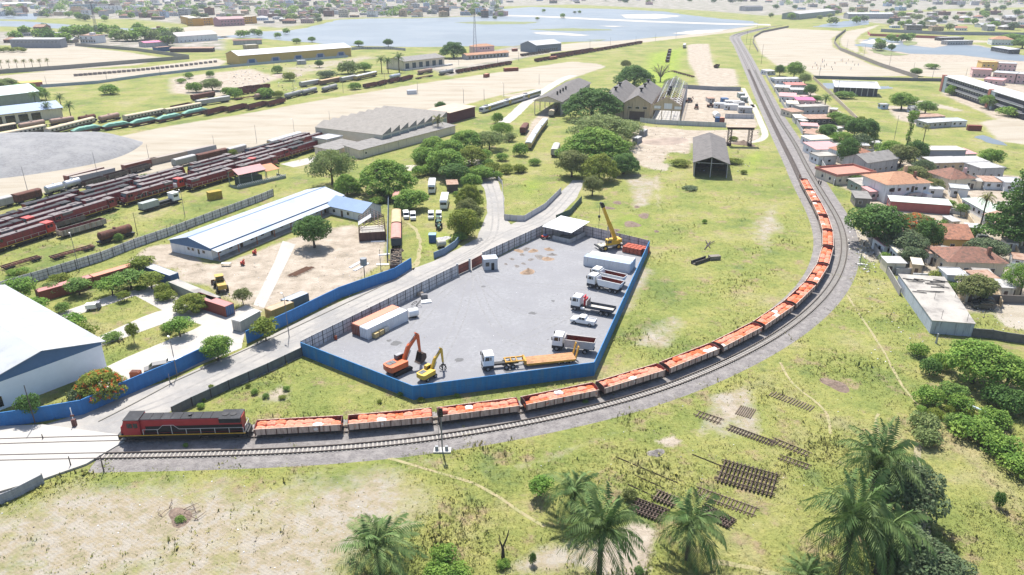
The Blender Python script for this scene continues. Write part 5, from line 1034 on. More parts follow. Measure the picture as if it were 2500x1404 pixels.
# ---- pale green-blue roof sheds on the left edge
building("warehouse","blue grey roofed warehouse with open cream bays at the left edge","warehouse",(-95,318),(155,287),16,5.5,2.6,RBLU,WCRM,'gx',0.8,windows=[(x,x+4.5,0.6,4.2)for x in range(2,38,6)])
building("warehouse","pale green roofed warehouse behind the blue grey one at the left edge","warehouse",(-110,278),(100,252),22,7,3.6,mat("roof_pale_green",(0.34,0.42,0.42),0.6,0.06,0.3,ribs=('X',0.4,0.3)),WGRN,'gx',0.6)
# ---- yellow warehouse and friends
def wh(name,lab,a,b,D,h,rise,roof,wallm,ndoor,dm=CT_BLU,**k):
    t=building(name,lab,"warehouse",a,b,D,h,rise,roof,wallm,'gx',0.8,**k);L=t["_L"]
    for i in range(ndoor):
        x=L*(i+.5)/ndoor;MB().box(x-2.6,x+2.6,-0.2,-0.003,0,4.2).obj("door",dm,t)
        MB().prism([(x-6,0),(x-2.7,0),(x-2.7,4.3),(x+2.7,4.3),(x+2.7,0),(x+6,0),(x+3.2,4.8),(x-3.2,4.8)],-0.1,-0.003,'y').obj("door_surround",mat("surround_lilac",(0.30,0.29,0.33),0.8),t)
    return t
wh("warehouse","long yellow warehouse with white roof and blue doors",(586,160),(858,137),24,8,3.2,RWHT,mat("warehouse_yellow",(0.44,0.31,0.10),0.8,0.06,0.3),5)
t=building("loading_shed","grey roofed loading shed with platform beside the tank wagons","shed",(988,172),(1085,160),22,7,2.2,RAST,WCRM,'gx',1.0);L=t["_L"];MB().box(-2,L+6,-4,-0.01,0,1.1).obj("platform",CW,t)
for i in range(6):x=L*(i+.4)/6;MB().box(x-2,x+2,-.1,-.003,1.1,5.2).obj("door",mat("door_dark_teal",(0.06,0.08,0.08),0.8),t)
building("boat_shed","blue grey shed with white roof on the lake shore","shed",(1309,129),(1370,123),22,7,3.4,RWHT,mat("shed_blue_grey",(0.15,0.18,0.21),0.8,0.1,0.4),'gx',0.5,windows=[(x,x+1.6,1,3.2)for x in range(2,30,3)])
building("station_house","pink two storey station house with tiled roof near the radio mast","house",(1160,133),(1207,130),11,7,2,RTILEO,WPNK,'hip',0.5,windows=[(x,x+1.2,4.4,5.8)for x in (6,9,12,15)])
building("station_annex","long low station platform building with grey roof beside the pink house","building",(1140,146),(1242,138),8,4,1.2,RTILEO,WGRY,'gx',1.0,windows=[(x,x+2,.5,3)for x in range(2,44,4)])
# grey slabs building upper left with rows, white villa etc.
building("factory","long lilac grey factory with saw like slatted facade at the left","factory",(28,117),(150,117),12,8.5,.8,RGRY,mat("factory_lilac",(0.22,0.225,0.25),0.85,0.08,0.4),'mono',.3,windows=[(x,x+2.6,5.6,6.3)for x in range(3,50,4)])
building("villa","white hall with big pale pitched roof and small windows near the pond","hall",(436,105),(532,98),22,7,3.6,mat("roof_pale_pink_grey",(0.38,0.35,0.34),0.85),WWHT,'gx',.5,windows=[(x,x+1,1,2.2)for x in range(3,40,5)])
t=building("apartment_block","orange three storey apartment block on the far pond shore","apartment block",(473,64),(522,61),16,10.5,.8,RCRM,WORG,'flat',.3,windows=[(x,x+1.7,z,z+1.4)for z in (1.2,4.6,8)for x in range(3,28,4)],lends=[(y,y+1.7,z,z+1.4)for z in (1.2,4.6,8)for y in (2,6,10)])
building("apartment_block","orange apartment wing on the left of the far pond shore, angled away","apartment block",(442,56),(473,64),14,10.5,.8,RCRM,WORG,'flat',.3,windows=[(x,x+1.7,z,z+1.4)for z in (1.2,4.6,8)for x in range(2,20,4)])
building("apartment_block","pink apartment block with gabled roof between two orange ones","apartment block",(536,65),(598,62),18,10,3,mat("roof_dusty_pink",(0.36,0.24,0.24),0.85),mat("wall_dusty_pink",(0.34,0.18,0.20),0.85),'gx',.3,windows=[(x,x+1.7,z,z+1.8)for z in (2,6)for x in range(4,36,5)])
building("apartment_block","orange apartment block at the right end of the pond shore row","apartment block",(597,59),(628,57),14,10.5,.8,RCRM,WORG,'flat',.3,windows=[(x,x+1.7,z,z+1.4)for z in (1.2,4.6,8)for x in range(2,18,4)])
building("market_hall","low market hall with magenta roof behind the long grey wall","hall",(355,116),(412,112),14,4.5,1.2,RMAG,WGRY,'gx',.4);building("store","blue fronted store at the end of the magenta roofed hall","store",(385,127),(420,124),8,4,0,RRST,CT_BLU,'flat',.1);building("store","long dark open store with rusty roof beside the yellow warehouse","store",(415,128),(520,127),8,3.6,.6,RRST,mat("store_dark",(0.06,0.035,0.04),0.9),'mono',.4)
building("truck_depot","dark roofed truck depot beyond the yellow warehouse","depot",(570,110),(640,108),10,4.5,.5,RBRN,WGRY,'mono',.5);building("kiosk","small tan building behind the yellow warehouse ridge","building",(602,121),(632,119),8,4,0,RCRM,WTAN,'flat',.1);building("kiosk","small pale block building on the grass before the yellow warehouse","building",(728,158),(748,157),6,3,0,RWHT,CW,'flat',.1)
building("store","low yellow and red roofed store at the left edge near the bushes","store",(38,218),(106,213),8,3.5,.4,mat("roof_yellow",(0.44,0.28,0.08),0.8),WRED,'mono',.3)
building("boundary_store","narrow white warehouse roof at the far upper left edge","warehouse",(-40,21),(85,17),40,8,3,RWHT,WCRM,'gx',.5)
building("apartment_block","white four storey apartment block among the houses at upper left","apartment block",(243,33),(300,31),14,13,.5,RWHT,WWHT,'flat',.2,windows=[(x,x+1.8,z,z+1.6)for z in (1.5,4.6,7.7,10.4)for x in range(3,42,8)])
building("apartment_block","pale green apartment block left of the white four storey one","apartment block",(178,26),(240,24),14,12,.5,RGRY,mat("wall_seagreen",(0.24,0.30,0.32),0.85),'flat',.2,windows=[(x,x+2.5,z,z+1.5)for z in (1.5,4.6,7.7)for x in range(3,48,6)])
wall("field_wall","long grey beige wall along the front of the sandy field at upper left",[(-40,183),(170,168),(350,153),(462,144)],3.2,mat("field_wall_beige",(0.26,0.245,0.22),0.9,0.1,0.5),.3);wall("field_wall","grey beige wall slanting across behind the sandy field",[(462,142),(330,124),(184,112)],3.0,MATS["field_wall_beige"],.3)
wall("blue_fence","pale blue grey fence in front of the paved strip and yellow warehouse",[(100,214),(240,204),(360,187),(480,173),(588,162),(700,152),(850,140)],2.0,mat("fence_pale_blue",(0.27,0.32,0.37),0.8,0.1,0.5),.12)
wall("lake_wall","grey wall on the lake side of the yellow warehouse yard",[(858,122),(885,120),(960,121),(990,124)],2.5,CW,.2)
# blocks in line on the paved strip
for i in range(30):
    f=i/29;px=186+340*f;py=186-34*f+2.5*math.sin(f*3)
    o=MB().box(-1.3,1.3,-.9,.9,0,1.6).box(-1.0,1.0,-.6,.6,1.602,1.8).obj("concrete_block",mat("block_tan",(0.25,0.21,0.19),0.9,0.2,1));o.location=G(px,py);tag(o,"brown concrete block in the long row across the paved strip","concrete block","row of blocks on the paved strip")
# ================================================================ ROLLING STOCK IN THE YARDS
L0=smooth_path([G(*q)for q in [(-260,678),(-100,632),(0,601),(150,553),(300,505),(425,468),(580,423),(700,388),(795,358),(840,345)]],4,6)
LP={}
def onpath(k,px):
    """point on the yard line shifted k tracks of 5 m, at photo column px"""
    if k not in LP:LP[k]=Path(offset(L0,k*4.7))
    P=LP[k];lo,hi=0,P.L
    for _ in range(40):
        m=(lo+hi)/2;p=P.at(m)[0]
        if PX(p.x,p.y)[0]<px:lo=m
        else:hi=m
    return P,lo
LOCOG=lambda:make_loco(ROOFG,RED);LOCOB=lambda:make_loco(ROOFG,RED,True);LOCOK=lambda:make_loco(ROOFD,RED)
ROWN={-1:"front",0:"second",1:"third",2:"fourth",3:"fifth",4:"sixth"}
def loco(k,px0,kind,where,flip=True):
    P,s=onpath(k,px0);c,d=P.at(s+10.4);rz=math.atan2(d.y,d.x)+(math.pi if flip else 0)
    nm={"g":"dark red grey roofed locomotive","k":"dark red black roofed locomotive","b":"red orange cabbed locomotive"}[kind]
    put("loco" if kind=="k" else "loco"+kind,{"g":LOCOG,"k":LOCOK,"b":LOCOB}[kind],(c.x,c.y,.1),rz,f"{nm}, {ROWN[k]} yard row, {where}","locomotives")
for k,px,kd,fl,wh_ in [(-1,-30,'b',1,"at the left edge beside the empty gondola"),(-1,462,'g',1,"just behind the grey engine"),(-1,582,'g',1,"under the pink canopy"),
    (0,-2,'g',1,"at the left edge"),(0,147,'g',1,"left of centre behind the empty gondola"),(0,300,'g',0,"behind the grey engine"),(0,425,'b',0,"with white nose facing left"),(0,530,'b',1,"ending at the canopy roof"),(0,618,'g',1,"right of the canopy roof"),(0,706,'k',1,"last one before the workshop wall"),
    (1,-110,'k',1,"cut by the left edge"),(2,-130,'g',1,"cut by the left edge"),(3,-110,'k',1,"cut by the left edge"),(3,52,'g',1,"second from the left edge"),(4,60,'k',1,"left one"),(4,215,'g',0,"beside the dark gondolas"),(3,468,'g',1,"between the middle and the right end"),(2,330,'g',0,"behind the bright cab"),(1,660,'k',0,"near the workshop"),(2,650,'g',0,"near the workshop"),(-1,-175,'g',1,"mostly outside the left edge"),(1,56,'b',0,"with pale nose facing left"),(1,207,'g',1,"in the middle of three side by side"),(1,338,'g',0,"behind the orange cabs"),(1,470,'g',1,"behind the orange cab pair"),(1,585,'g',1,"behind the canopy"),
    (2,28,'k',0,"left end of the row"),(2,188,'k',0,"middle of the row"),(2,462,'k',0,"right of the white roofed carriage"),(2,560,'g',1,"right part of the row"),
    (3,203,'k',1,"left end of the back row"),(3,337,'g',1,"middle of the back row"),(3,600,'k',0,"right of centre in the back row"),(3,683,'g',1,"right end of the back row"),(2,726,'g',1,"beside the workshop corner")]:
    loco(k,px,kd,wh_,fl)
COACHW=mat("coach_cream",(0.36,0.33,0.27),0.7,0.1,0.6,streak=True);COACHR=mat("coach_roof_cream",(0.42,0.35,0.25),0.8,0.1,0.6);COACHD=mat("coach_brown",(0.07,0.05,0.045),0.8,0.2,1);COACHS=mat("coach_roof_silver",(0.42,0.43,0.44),0.5,0.1,0.6)
def roundroof(m,x0,x1,hw,z0,z1,n=8):
    m.prism([(-hw,z0)]+[(-hw*math.cos(math.pi*i/n),z0+(z1-z0)*math.sin(math.pi*i/n))for i in range(1,n)]+[(hw,z0)],x0,x1,'x')
def make_coach(body=COACHW,roof=COACHR,low=COACHD,L=19.0,windows=True):
    t=T("railway_coach",None,"railway coach");a=L/2
    MB().box(-a,a,-1.35,1.35,.8,1.05).obj("underframe",BLK,t);MB().box(-a,a,-1.43,1.43,1.055,3.1).obj("body",body,t);MB().box(-a-.01,a+.01,-1.45,-1.433,1.06,1.75).box(-a-.01,a+.01,1.433,1.45,1.06,1.75).obj("lower_band",low,t)
    m=MB();roundroof(m,-a-.05,a+.05,1.48,3.11,3.75);m.obj("roof",roof,t)
    if windows:
        for i in range(int(L/1.6)):
            x=-a+.9+i*1.6;MB().box(x,x+.8,-1.446,-1.4335,1.95,2.75).obj("window",GLS,t)
    bogie(t,-a+2.6);bogie(t,a-2.6);return t
def make_boxcar(body=RUST,roof=None,L=13.0,arch=True):
    t=T("box_wagon",None,"wagon");a=L/2;MB().box(-a,a,-1.3,1.3,.75,1.0).obj("underframe",BLK,t);m=MB();m.box(-a,a,-1.4,1.4,1.005,3.1);m.obj("body",body,t)
    m=MB()
    for i in range(8):x=-a+.1+(L-.3)*i/7;m.box(x,x+.1,-1.46,-1.402,1.0,3.05)
    m.obj("side_stake",body,t);m=MB();roundroof(m,-a-.05,a+.05,1.45,3.11,3.6);m.obj("roof",roof or body,t);MB().box(-1.1,1.1,-1.5,-1.47,1.1,3.0).obj("door",body,t);bogie(t,-a+2);bogie(t,a-2);return t
def make_tank(col=None,L=11.5,r=1.25,col2=None):
    t=T("tank_wagon",None,"tank wagon");a=L/2;col=col or RUST;MB().box(-a,a,-1.1,1.1,.7,.95).obj("underframe",BLK,t);m=MB();m.cyl((-a+.8,0,2.3),(a-.8,0,2.3),r,n=18);m.cyl((-a+.8,0,2.3),(-a+.45,0,2.3),r,r*.6,n=18);m.cyl((a-.8,0,2.3),(a-.45,0,2.3),r,r*.6,n=18);m.obj("tank",col,t,False);MB().cyl((0,0,3.4),(0,0,3.85),.45,n=12).obj("dome",col,t);MB().box(-2,-1.7,-1.1,1.1,.95,1.5).box(1.7,2,-1.1,1.1,.95,1.5).obj("saddle",BLK,t);bogie(t,-a+1.8);bogie(t,a-1.8);return t
TARP=mat("green_tarpaulin",(0.16,0.33,0.26),0.75,0.18,0.7,bump=0.5,bscale=2)
def make_tarp():
    t=make_gondola(RUST,GEND,GEND,12.5,2.0,False);t.name="covered_wagon";a=6.2;m=MB();vs=[];n=12
    for i in range(n+1):
        x=-a+2*a*i/n;k=min(1,min(i,n-i)/2.2);zz=2.1+1.35*k+0.12*math.sin(i*2.3)
        vs+=[(x,-1.52,1.75),(x,-1.15,1.9+(zz-1.9)*.7),(x,0,zz),(x,1.15,1.9+(zz-1.9)*.7),(x,1.52,1.75)]
    m.add(vs,[(i*5+j,(i+1)*5+j,(i+1)*5+j+1,i*5+j+1)for i in range(n)for j in range(4)]);m.obj("tarpaulin",TARP,t);return t
def make_flat(col=RUST,L=12.0):
    t=T("flat_wagon",None,"wagon");a=L/2;m=MB();m.box(-a,a,-1.2,-1.0,.75,1.0);m.box(-a,a,1.0,1.2,.75,1.0);m.box(-a,a,-.2,.2,.7,.98)
    for i in range(7):x=-a+.2+(L-.6)*i/6;m.box(x,x+.2,-.99,.99,.76,.96)
    m.obj("frame",col,t);bogie(t,-a+1.8);bogie(t,a-1.8);return t
RG=lambda:make_gondola(mat("gondola_red",(0.14,0.04,0.032),0.85,0.3,0.9,streak=True),GEND,GEND,11.5,2.7,False)
KIND={'rg':(RG,11.5),'gg':(lambda:make_gondola(mat("gondola_pale",(0.27,0.25,0.22),0.9,0.2,0.8,col2=(0.12,0.08,0.06),amt=0.4,streak=True),GIN,GSIDE,13.5,2.3,False),13.5),
 'dg':(lambda:make_gondola(mat("gondola_dark",(0.10,0.09,0.08),0.9,0.3,0.8,streak=True),GEND,GEND,12.5,2.1,False),12.5),'co':(make_coach,19.0),'cd':(lambda:make_coach(COACHD,COACHR),19.0),'cs':(lambda:make_coach(mat("coach_yellow",(0.40,0.30,0.12),0.7,0.15,0.6),COACHS),19.0),
 'bx':(make_boxcar,13.0),'bw':(lambda:make_boxcar(mat("boxcar_pale",(0.30,0.29,0.28),0.85,0.15,0.8,streak=True),RGRY),13.0),'bp':(lambda:make_boxcar(mat("boxcar_dark_slate",(0.06,0.07,0.085),0.8),mat("boxcar_roof_pink",(0.42,0.20,0.17),0.8,0.15,0.8)),13.0),'bc':(lambda:make_boxcar(mat("boxcar_brown",(0.17,0.10,0.07),0.85,0.2,1),mat("boxcar_roof_cream",(0.42,0.30,0.18),0.8,0.2,0.8)),13.0),
 'tr':(make_tank,11.5),'ts':(lambda:make_tank(mat("tank_silver",(0.40,0.42,0.46),0.35,0.15,0.6,metal=0.3)),11.5),'tg':(lambda:make_tank(mat("tank_grey_dirty",(0.24,0.24,0.24),0.7,0.25,0.8)),11.5),'tp':(lambda:make_tank(mat("tank_dusty_pink",(0.30,0.20,0.16),0.8,0.2,0.8)),11.5),'tf':(make_tarp,12.5),'fl':(make_flat,12.0)}
KNAME={'rg':"rust red open wagon",'gg':"pale empty gondola wagon",'dg':"dark low open wagon",'co':"cream coach with dark lower band",'cd':"dark brown coach with cream roof",'cs':"yellow coach with silver roof",'bx':"rusty box wagon",'bw':"pale grey box wagon",'bp':"slate box wagon with pink roof",'bc':"brown box wagon with cream roof",'tr':"rusty tank wagon",'ts':"silver tank wagon",'tg':"dirty grey tank wagon",'tp':"dusty pink tank wagon",'tf':"wagon under green tarpaulin",'fl':"bare rusty flat wagon"}
def stock(kind,a,b,where,group="old rolling stock"):
    A,rz,l=seg(a,b);mk,L=KIND[kind];c=A+Vector((math.cos(rz),math.sin(rz),0))*l/2+Vector((-math.sin(rz),math.cos(rz),0))*1.4
    k=max(.5,min(1.7,(l-0.9)/L));put("st_"+kind,mk,(c.x,c.y,.05),rz,f"{KNAME[kind]} {where}",group,(k,1,1))
stock('gg',(150,585),(266,551),"in front of the red locomotives");stock('dg',(104,572),(215,540),"behind the pale gondola")
stock('tr',(245,602),(337,574),"beside the panel fence, with a bush growing at it")
for a,b in (((10,664),(110,634)),((128,640),(240,608))):stock('fl',a,b,"overgrown beside the long panel fence","flat wagons by the panel fence")
PRT=T("grey_shunter","pale grey shunting locomotive with white cab in front of the red rows","locomotive");A,rz,l=seg((345,524),(452,492));PRT.location=A+Vector((-math.sin(rz),math.cos(rz),0))*1.4+Vector((math.cos(rz),math.sin(rz),0))*l/2;PRT.rotation_euler=(0,0,rz)
SG=mat("shunter_grey",(0.27,0.30,0.28),0.7,0.15,0.8,streak=True);m=MB().box(-7.4,7.4,-1.35,1.35,.8,1.2);m.obj("underframe",BLK,PRT);MB().box(-7.2,-1.2,-1.2,1.2,1.21,3.2).obj("hood",SG,PRT);MB().box(-1.1,3.9,-.8,.8,1.21,2.0).obj("engine_block",BLK,PRT);c=MB().box(4.2,6.6,-1.3,1.3,1.21,3.7).obj("cab",WHT,PRT);MB().box(4.1,6.7,-1.4,1.4,3.705,3.85).obj("cab_roof",WHT,c);MB().box(4.5,6.2,-1.33,-1.303,2.4,3.2).obj("window",GLS,c);bogie(PRT,-4.5);bogie(PRT,4.5)
t=T("yellow_crate","rusty yellow crate standing on the grass by the panel fence","crate");A,rz,l=seg((513,490),(545,484));t.location=A;t.rotation_euler=(0,0,rz);MB().box(0,4.4,0,2.4,0,2.6).obj("shell",mat("crate_yellow",(0.30,0.22,0.03),0.8,0.3,1,col2=(0.18,0.08,0.03),amt=0.4),t);MB().box(-.1,4.5,-.1,2.5,2.603,2.75).obj("lid",MATS["crate_yellow"],t)
# row of old stock at the top-left of the loco yard
for kd,a,b,w_ in [('bw',(-30,520),(40,502),"at the left edge above the locomotive rows"),('bx',(42,502),(110,484),"left of the silver tank wagons"),('ts',(117,482),(166,469),"left one of the silver pair by the gravel heap"),('ts',(164,469),(208,456),"right one of the silver pair by the gravel heap"),('dg',(209,460),(264,444),"right of the silver tank wagons"),('dg',(265,443),(318,428),"in the middle of the back row"),('dg',(318,428),(375,412),"left of the grey shed roofs"),('bx',(485,400),(560,382),"behind the pale roofed cars in the back row"),('bw',(430,412),(484,398),"behind the fifth locomotive row"),('bw',(562,384),(606,372),"near the small tree at the back row"),('cs',(664,364),(740,341),"among the locomotives near the workshop")]:stock(kd,a,b,w_)
for a,b,c_,lab in [((168,447),(258,424),CT_RUST,"rusty container lying at the sand edge left of the back row"),((182,450),(284,426),CT_GRY,"grey topped container beside the rusty one at the sand edge"),((308,420),(388,400),CT_RUST,"orange container behind the dark scrap at the sand edge"),((373,404),(460,384),CT_TAN,"long tan container at the sand edge in the middle"),((460,384),(530,368),CT_GRY,"grey container at the sand edge nearest the small tree")]:container(a,b,c_,lab,"containers at the sand edge",roofc=CC("container_roof_dull",(0.26,0.22,0.19)))
# gravel mountain at left
g=MB();nx_,ny_=60,26;P=[G(-160,345),G(345,352)];vs=[]
gl=[G(-160,372),G(20,372),G(180,368),G(300,362),G(340,356)];
def pile_h(u_,v):
    return 7.5*max(0,math.sin(math.pi*v))**0.8*max(0,1-u_**3.2)*(1+.12*math.sin(9*u_+1)+.06*math.sin(23*u_+5*v))
f0=smooth_path([G(*q)for q in [(-200,452),(0,436),(120,420),(240,398),(310,376),(348,352)]],3);f1=smooth_path([G(*q)for q in [(-200,330),(0,330),(120,330),(220,332),(300,338),(350,346)]],3);pa,pb=Path(f0),Path(f1)
for i in range(nx_+1):
    for j in range(ny_+1):
        u_=i/nx_;v=j/ny_;p=pa.at(pa.L*u_)[0]*(1-v)+pb.at(pb.L*u_)[0]*v;vs.append((p.x,p.y,pile_h(u_,v)-.05+.0))
g.add(vs,[(i*(ny_+1)+j,(i+1)*(ny_+1)+j,(i+1)*(ny_+1)+j+1,i*(ny_+1)+j+1)for i in range(nx_)for j in range(ny_)])
tag(g.obj("gravel_heap",mat("gravel_grey",(0.18,0.18,0.185),0.95,0.25,0.9,bump=1.0,bscale=2,col2=(0.225,0.225,0.225),amt=0.45,scale2=0.12),None,True),"huge grey gravel mountain at the left edge beside the sand lot","gravel heap")
# far lines
for kd,a,b,w_ in [('co',(-10,348),(118,322),"at the left edge under the blue grey warehouse"),('co',(121,333),(236,303),"left of the green tarpaulins"),('cd',(-20,330),(46,318),"behind the cream coaches at the left edge"),('tp',(48,321),(120,308),"behind the leftmost coaches"),('tp',(123,310),(190,300),"behind the second cream coach"),
  ('tf',(180,332),(253,318),"first from the left"),('tf',(254,321),(322,310),"second from the left"),('tf',(323,312),(387,299),"third from the left"),('tf',(388,302),(448,289),"fourth from the left"),('tf',(450,288),(512,275),"last on the right, next to red wagons"),('co',(308,300),(406,281),"behind the green tarpaulins, left of two"),('co',(408,283),(496,266),"behind the green tarpaulins, right of two"),
  ('tr',(196,303),(242,294),"beside a pink tank behind the cream coaches"),('tp',(246,302),(300,290),"in the middle behind the green tarpaulins"),('rg',(506,284),(556,271),"just right of the green tarpaulins"),('rg',(558,276),(606,264),"second right of the green tarpaulins"),('rg',(608,270),(655,258),"third right of the green tarpaulins"),('rg',(657,262),(699,251),"fourth right of the green tarpaulins"),
  ('bw',(475,262),(572,247),"behind the second cream coach pair"),('rg',(425,272),(473,262),"left of the pale box wagon in the far row"),('bx',(473,247),(528,237),"rearmost by the bushes"),('tg',(700,244),(741,233),"left one of three near the red wagons"),('tg',(741,235),(779,225),"middle one of three near the red wagons"),('tg',(788,228),(831,216),"right one of three near the red wagons"),('fl',(575,246),(640,236),"between the box wagon and the tanks"),('tp',(625,245),(667,237),"left of the dirty grey tanks"),
  ('bw',(737,214),(782,206),"left of the coach with ribbed side"),('bc',(782,210),(836,199),"in the middle of the upper track"),('bw',(836,202),(871,195),"left of the yellow end coach"),('cs',(871,198),(922,186),"with maroon band on the upper track"),('rg',(893,217),(925,210),"left one of the low pair on the grass"),('rg',(926,211),(949,204),"right one of the low pair on the grass"),('rg',(952,205),(982,198),"left below the white tank"),('rg',(982,200),(1010,192),"right below the white tank"),('ts',(955,196),(982,191),"with white tank behind red wagons"),('fl',(1010,196),(1068,185),"between the red wagons and dirty tanks"),('tp',(1012,186),(1070,175),"behind the bare flat wagon"),('tg',(1068,187),(1118,177),"left of the long brown train")]:stock(kd,a,b,w_)
def lerp(a,b,f):return (a[0]+(b[0]-a[0])*f,a[1]+(b[1]-a[1])*f)
for n,a,b,lab in [(8,(1118,180),(1252,157),"in the brown row behind the orange containers"),(14,(1310,152),(1570,106),"in the long brown train on the lake side"),(5,(1275,138),(1345,128),"in the dark row before the lake shore shed"),(6,(1350,140),(1450,124),"in the second brown train on the lake side")]:
    for i in range(n):stock('rg' if n != 5 else 'dg',lerp(a,b,i/n),lerp(a,b,(i+.93)/n),lab,lab)
for i in range(5):stock('fl',lerp((1637,175),(1690,190),i/5),lerp((1637,175),(1690,190),(i+.9)/5),"in the curved row rusting on the green field","flat wagons on the green field")
for i in range(4):a,b=(1635,158-i*8.5),(1640,151.5-i*8.5);stock('dg',b,a,"in the short black row on the green field","dark wagons on the green field")if 0 else stock('dg',(1632+i*1.6,153-i*7.6),(1634.5+i*1.6,147-i*7.6),"in the short black row on the green field","dark wagons on the green field")
stock('bw',(1672,123),(1676,110),"alone beside the bare earth strip on the far field");stock('dg',(1750,167),(1757,163),"alone on the grass right of the bare earth strip")
# modern railcar + its neighbours
RCW=mat("railcar_white",(0.42,0.43,0.45),0.5,0.06,0.6);RCY=mat("railcar_yellow",(0.40,0.32,0.05),0.6)
t=T("railcar","long white and yellow passenger railcar on the curved track","railcar");A,rz,l=seg((1182,277),(1322,233));t.location=A+Vector((-math.sin(rz),math.cos(rz),0))*1.5;t.rotation_euler=(0,0,rz)
for i in range(3):
    x0=l*i/3+.2;x1=l*(i+1)/3-.3;c=MB().box(x0,x1,-1.4,1.4,.7,3.2).obj("carriage",RCW,t);MB().box(x0+1.5,x1-1.2,-1.425,-1.403,1.8,2.8).obj("window",GLS,c);MB().box(x0+5,x0+8,-1.44,-1.427,.9,2.9).obj("yellow_panel",RCY,c);m=MB();roundroof(m,x0,x1,1.42,3.21,3.6);m.obj("roof",mat("railcar_roof",(0.45,0.46,0.47),0.6),c);MB().box(x0+3,x0+6,-.8,.8,3.5,3.9).obj("roof_unit",mat("roof_unit_dark",(0.1,0.1,0.12),0.7),c)
    bogie(t,x0+3);bogie(t,x1-3)
MB().prism([(-1.0,.7),(.19,.7),(.19,3.2),(-.4,3.1),(-.9,1.9)],-1.38,1.38,'y').obj("nose",RCW,t);MB().add([(-.92,-1.15,1.95),(-.92,1.15,1.95),(-.43,1.15,3.0),(-.43,-1.15,3.0)],[(0,3,2,1)]).obj("windscreen",GLS,t)
def lineup(kinds,pts,where,group):
    P=Path(smooth_path([G(*q)for q in pts],3));s=0
    for kd in kinds:
        mk,L=KIND[kd];c,d=P.at(s+L/2+.6);put("st_"+kd,mk,(c.x,c.y,.05),math.atan2(d.y,d.x),f"{KNAME[kd]} {where}",group,(1,1,1));s+=L+1.2
lineup(['cs','cs','cs'],[(1289,368),(1312,330),(1345,288),(1364,262)],"in the line leaving the train shed","yellow coaches leaving the train shed");lineup(['bx'],[(1275,330),(1296,300)],"standing beside the yellow coaches",None)
lineup(['co'],[(1345,287),(1372,252),(1390,230)],"with white end inside the train shed",None);lineup(['bw'],[(1352,385),(1372,338)],"half under the trees beside the meadow",None)
lineup(['bp','bc'],[(968,610),(969,560),(969,512)],"in the line beside the stripped shed",None);stock('bp',(962,510),(985,509),"end of the carriage line near the bushes")if 0 else lineup(['bp'],[(970,505),(972,470)],"half hidden by the bushes behind the cream one",None)
lineup(['dg'],[(967,668),(968,612)],"full of scrap at the near end of the carriage line",None)
q=random.Random(5);m=MB()
for i in range(60):m.rbox((q.uniform(-1.1,1.1),q.uniform(-5,5),2.0+q.uniform(-.2,.5)),q.uniform(.5,1.8),q.uniform(.1,.4),q.uniform(.1,.3),q.uniform(0,3),q.uniform(-.5,.5))
o=m.obj("scrap_pile",mat("scrap_brown",(0.17,0.13,0.10),0.9,0.4,2));o.location=G(967,645)+Vector((0,0,.05));tag(o,"jumbled brown scrap metal heaped in the open wagon","scrap")
# ---- compound things: containers, loader, buses, vans
container((100,738),(232,700),CT_RUST,"rust red container with pink roof behind the garden trees, left one","containers along the garden",RF_RED);container((234,700),(340,668),CT_RUST,"rust red container with orange roof behind the garden trees, right one","containers along the garden",RF_ORG)
container((340,668),(418,697),CT_BLU,"blue container with white roof beside the garden trees","containers along the garden",RWHT);container((415,712),(520,758),CT_GRN if 0 else CC("container_greygreen",(0.24,0.26,0.22)),"grey green long box with concrete roof beside the loader",None,RCON)
A,rz,l=seg((483,748),(555,772));o=make_container(CT_RUST,RF_RED);o.location=A;o.rotation_euler=(0,0,rz);tag(o,"red container with pink roof and blue doors near the road wall","container");[c for c in o.children if c.name.startswith("door")][0].material_slots[0].link='OBJECT';[c for c in o.children if c.name.startswith("door")][0].material_slots[0].material=CT_BLU
o.location=G(553,775);o.rotation_euler=(0,0,rz+math.pi);o.location=o.location+Vector((-math.sin(rz),math.cos(rz),0))*2.44
container((590,812),(630,790),CC("container_cream",(0.40,0.38,0.34)),"cream roofed box behind the wall near the roadside tree","boxes behind the road wall",RWHT,6.1,stretch=False);container((665,785),(722,762),CT_YEL,"ochre yellow container with tan cover behind the blue wall","boxes behind the road wall",mat("cover_tan",(0.36,0.28,0.2),0.9,0.15,0.6),6.1,stretch=False);container((705,762),(752,742),CC("container_slate",(0.10,0.13,0.17)),"slate container with pale blue roof behind the blue wall","boxes behind the road wall",RLBLU,6.1,stretch=False)
t=T("wheel_loader","yellow wheel loader parked on the bare earth beside the grey green box","loader",G(540,706),R(120));t.scale=(1.1,)*3
MB().box(-3,-.2,-.9,.9,1.0,2.0).obj("engine_cover",mat("loader_tan_yellow",(0.40,0.27,0.07),0.7,0.2,1),t);c=MB().box(-.6,.9,-.8,.8,1.5,3.2).obj("cab",GLS,t);MB().box(-.7,1.0,-.9,.9,3.2,3.35).obj("cab_roof",MATS["loader_tan_yellow"],c);MB().box(.95,2.6,-.6,.6,.9,1.4).obj("front_frame",MATS["loader_tan_yellow"],t)
m=MB()
for s in (-.7,.7):m.tube([(1.2,s,1.8),(2.8,s,1.5),(3.8,s,.6)],.14,5)
m.obj("lift_arm",MATS["loader_tan_yellow"],t);MB().prism([(3.5,.1),(4.5,.05),(4.3,.5),(4.0,.9),(3.6,1.2)],-1.4,1.4,'y').obj("bucket",RUST,t)
for x in (-2,1.7):
    for s in (-1,1):wheel(t,x,s*1.0,.75,.5)
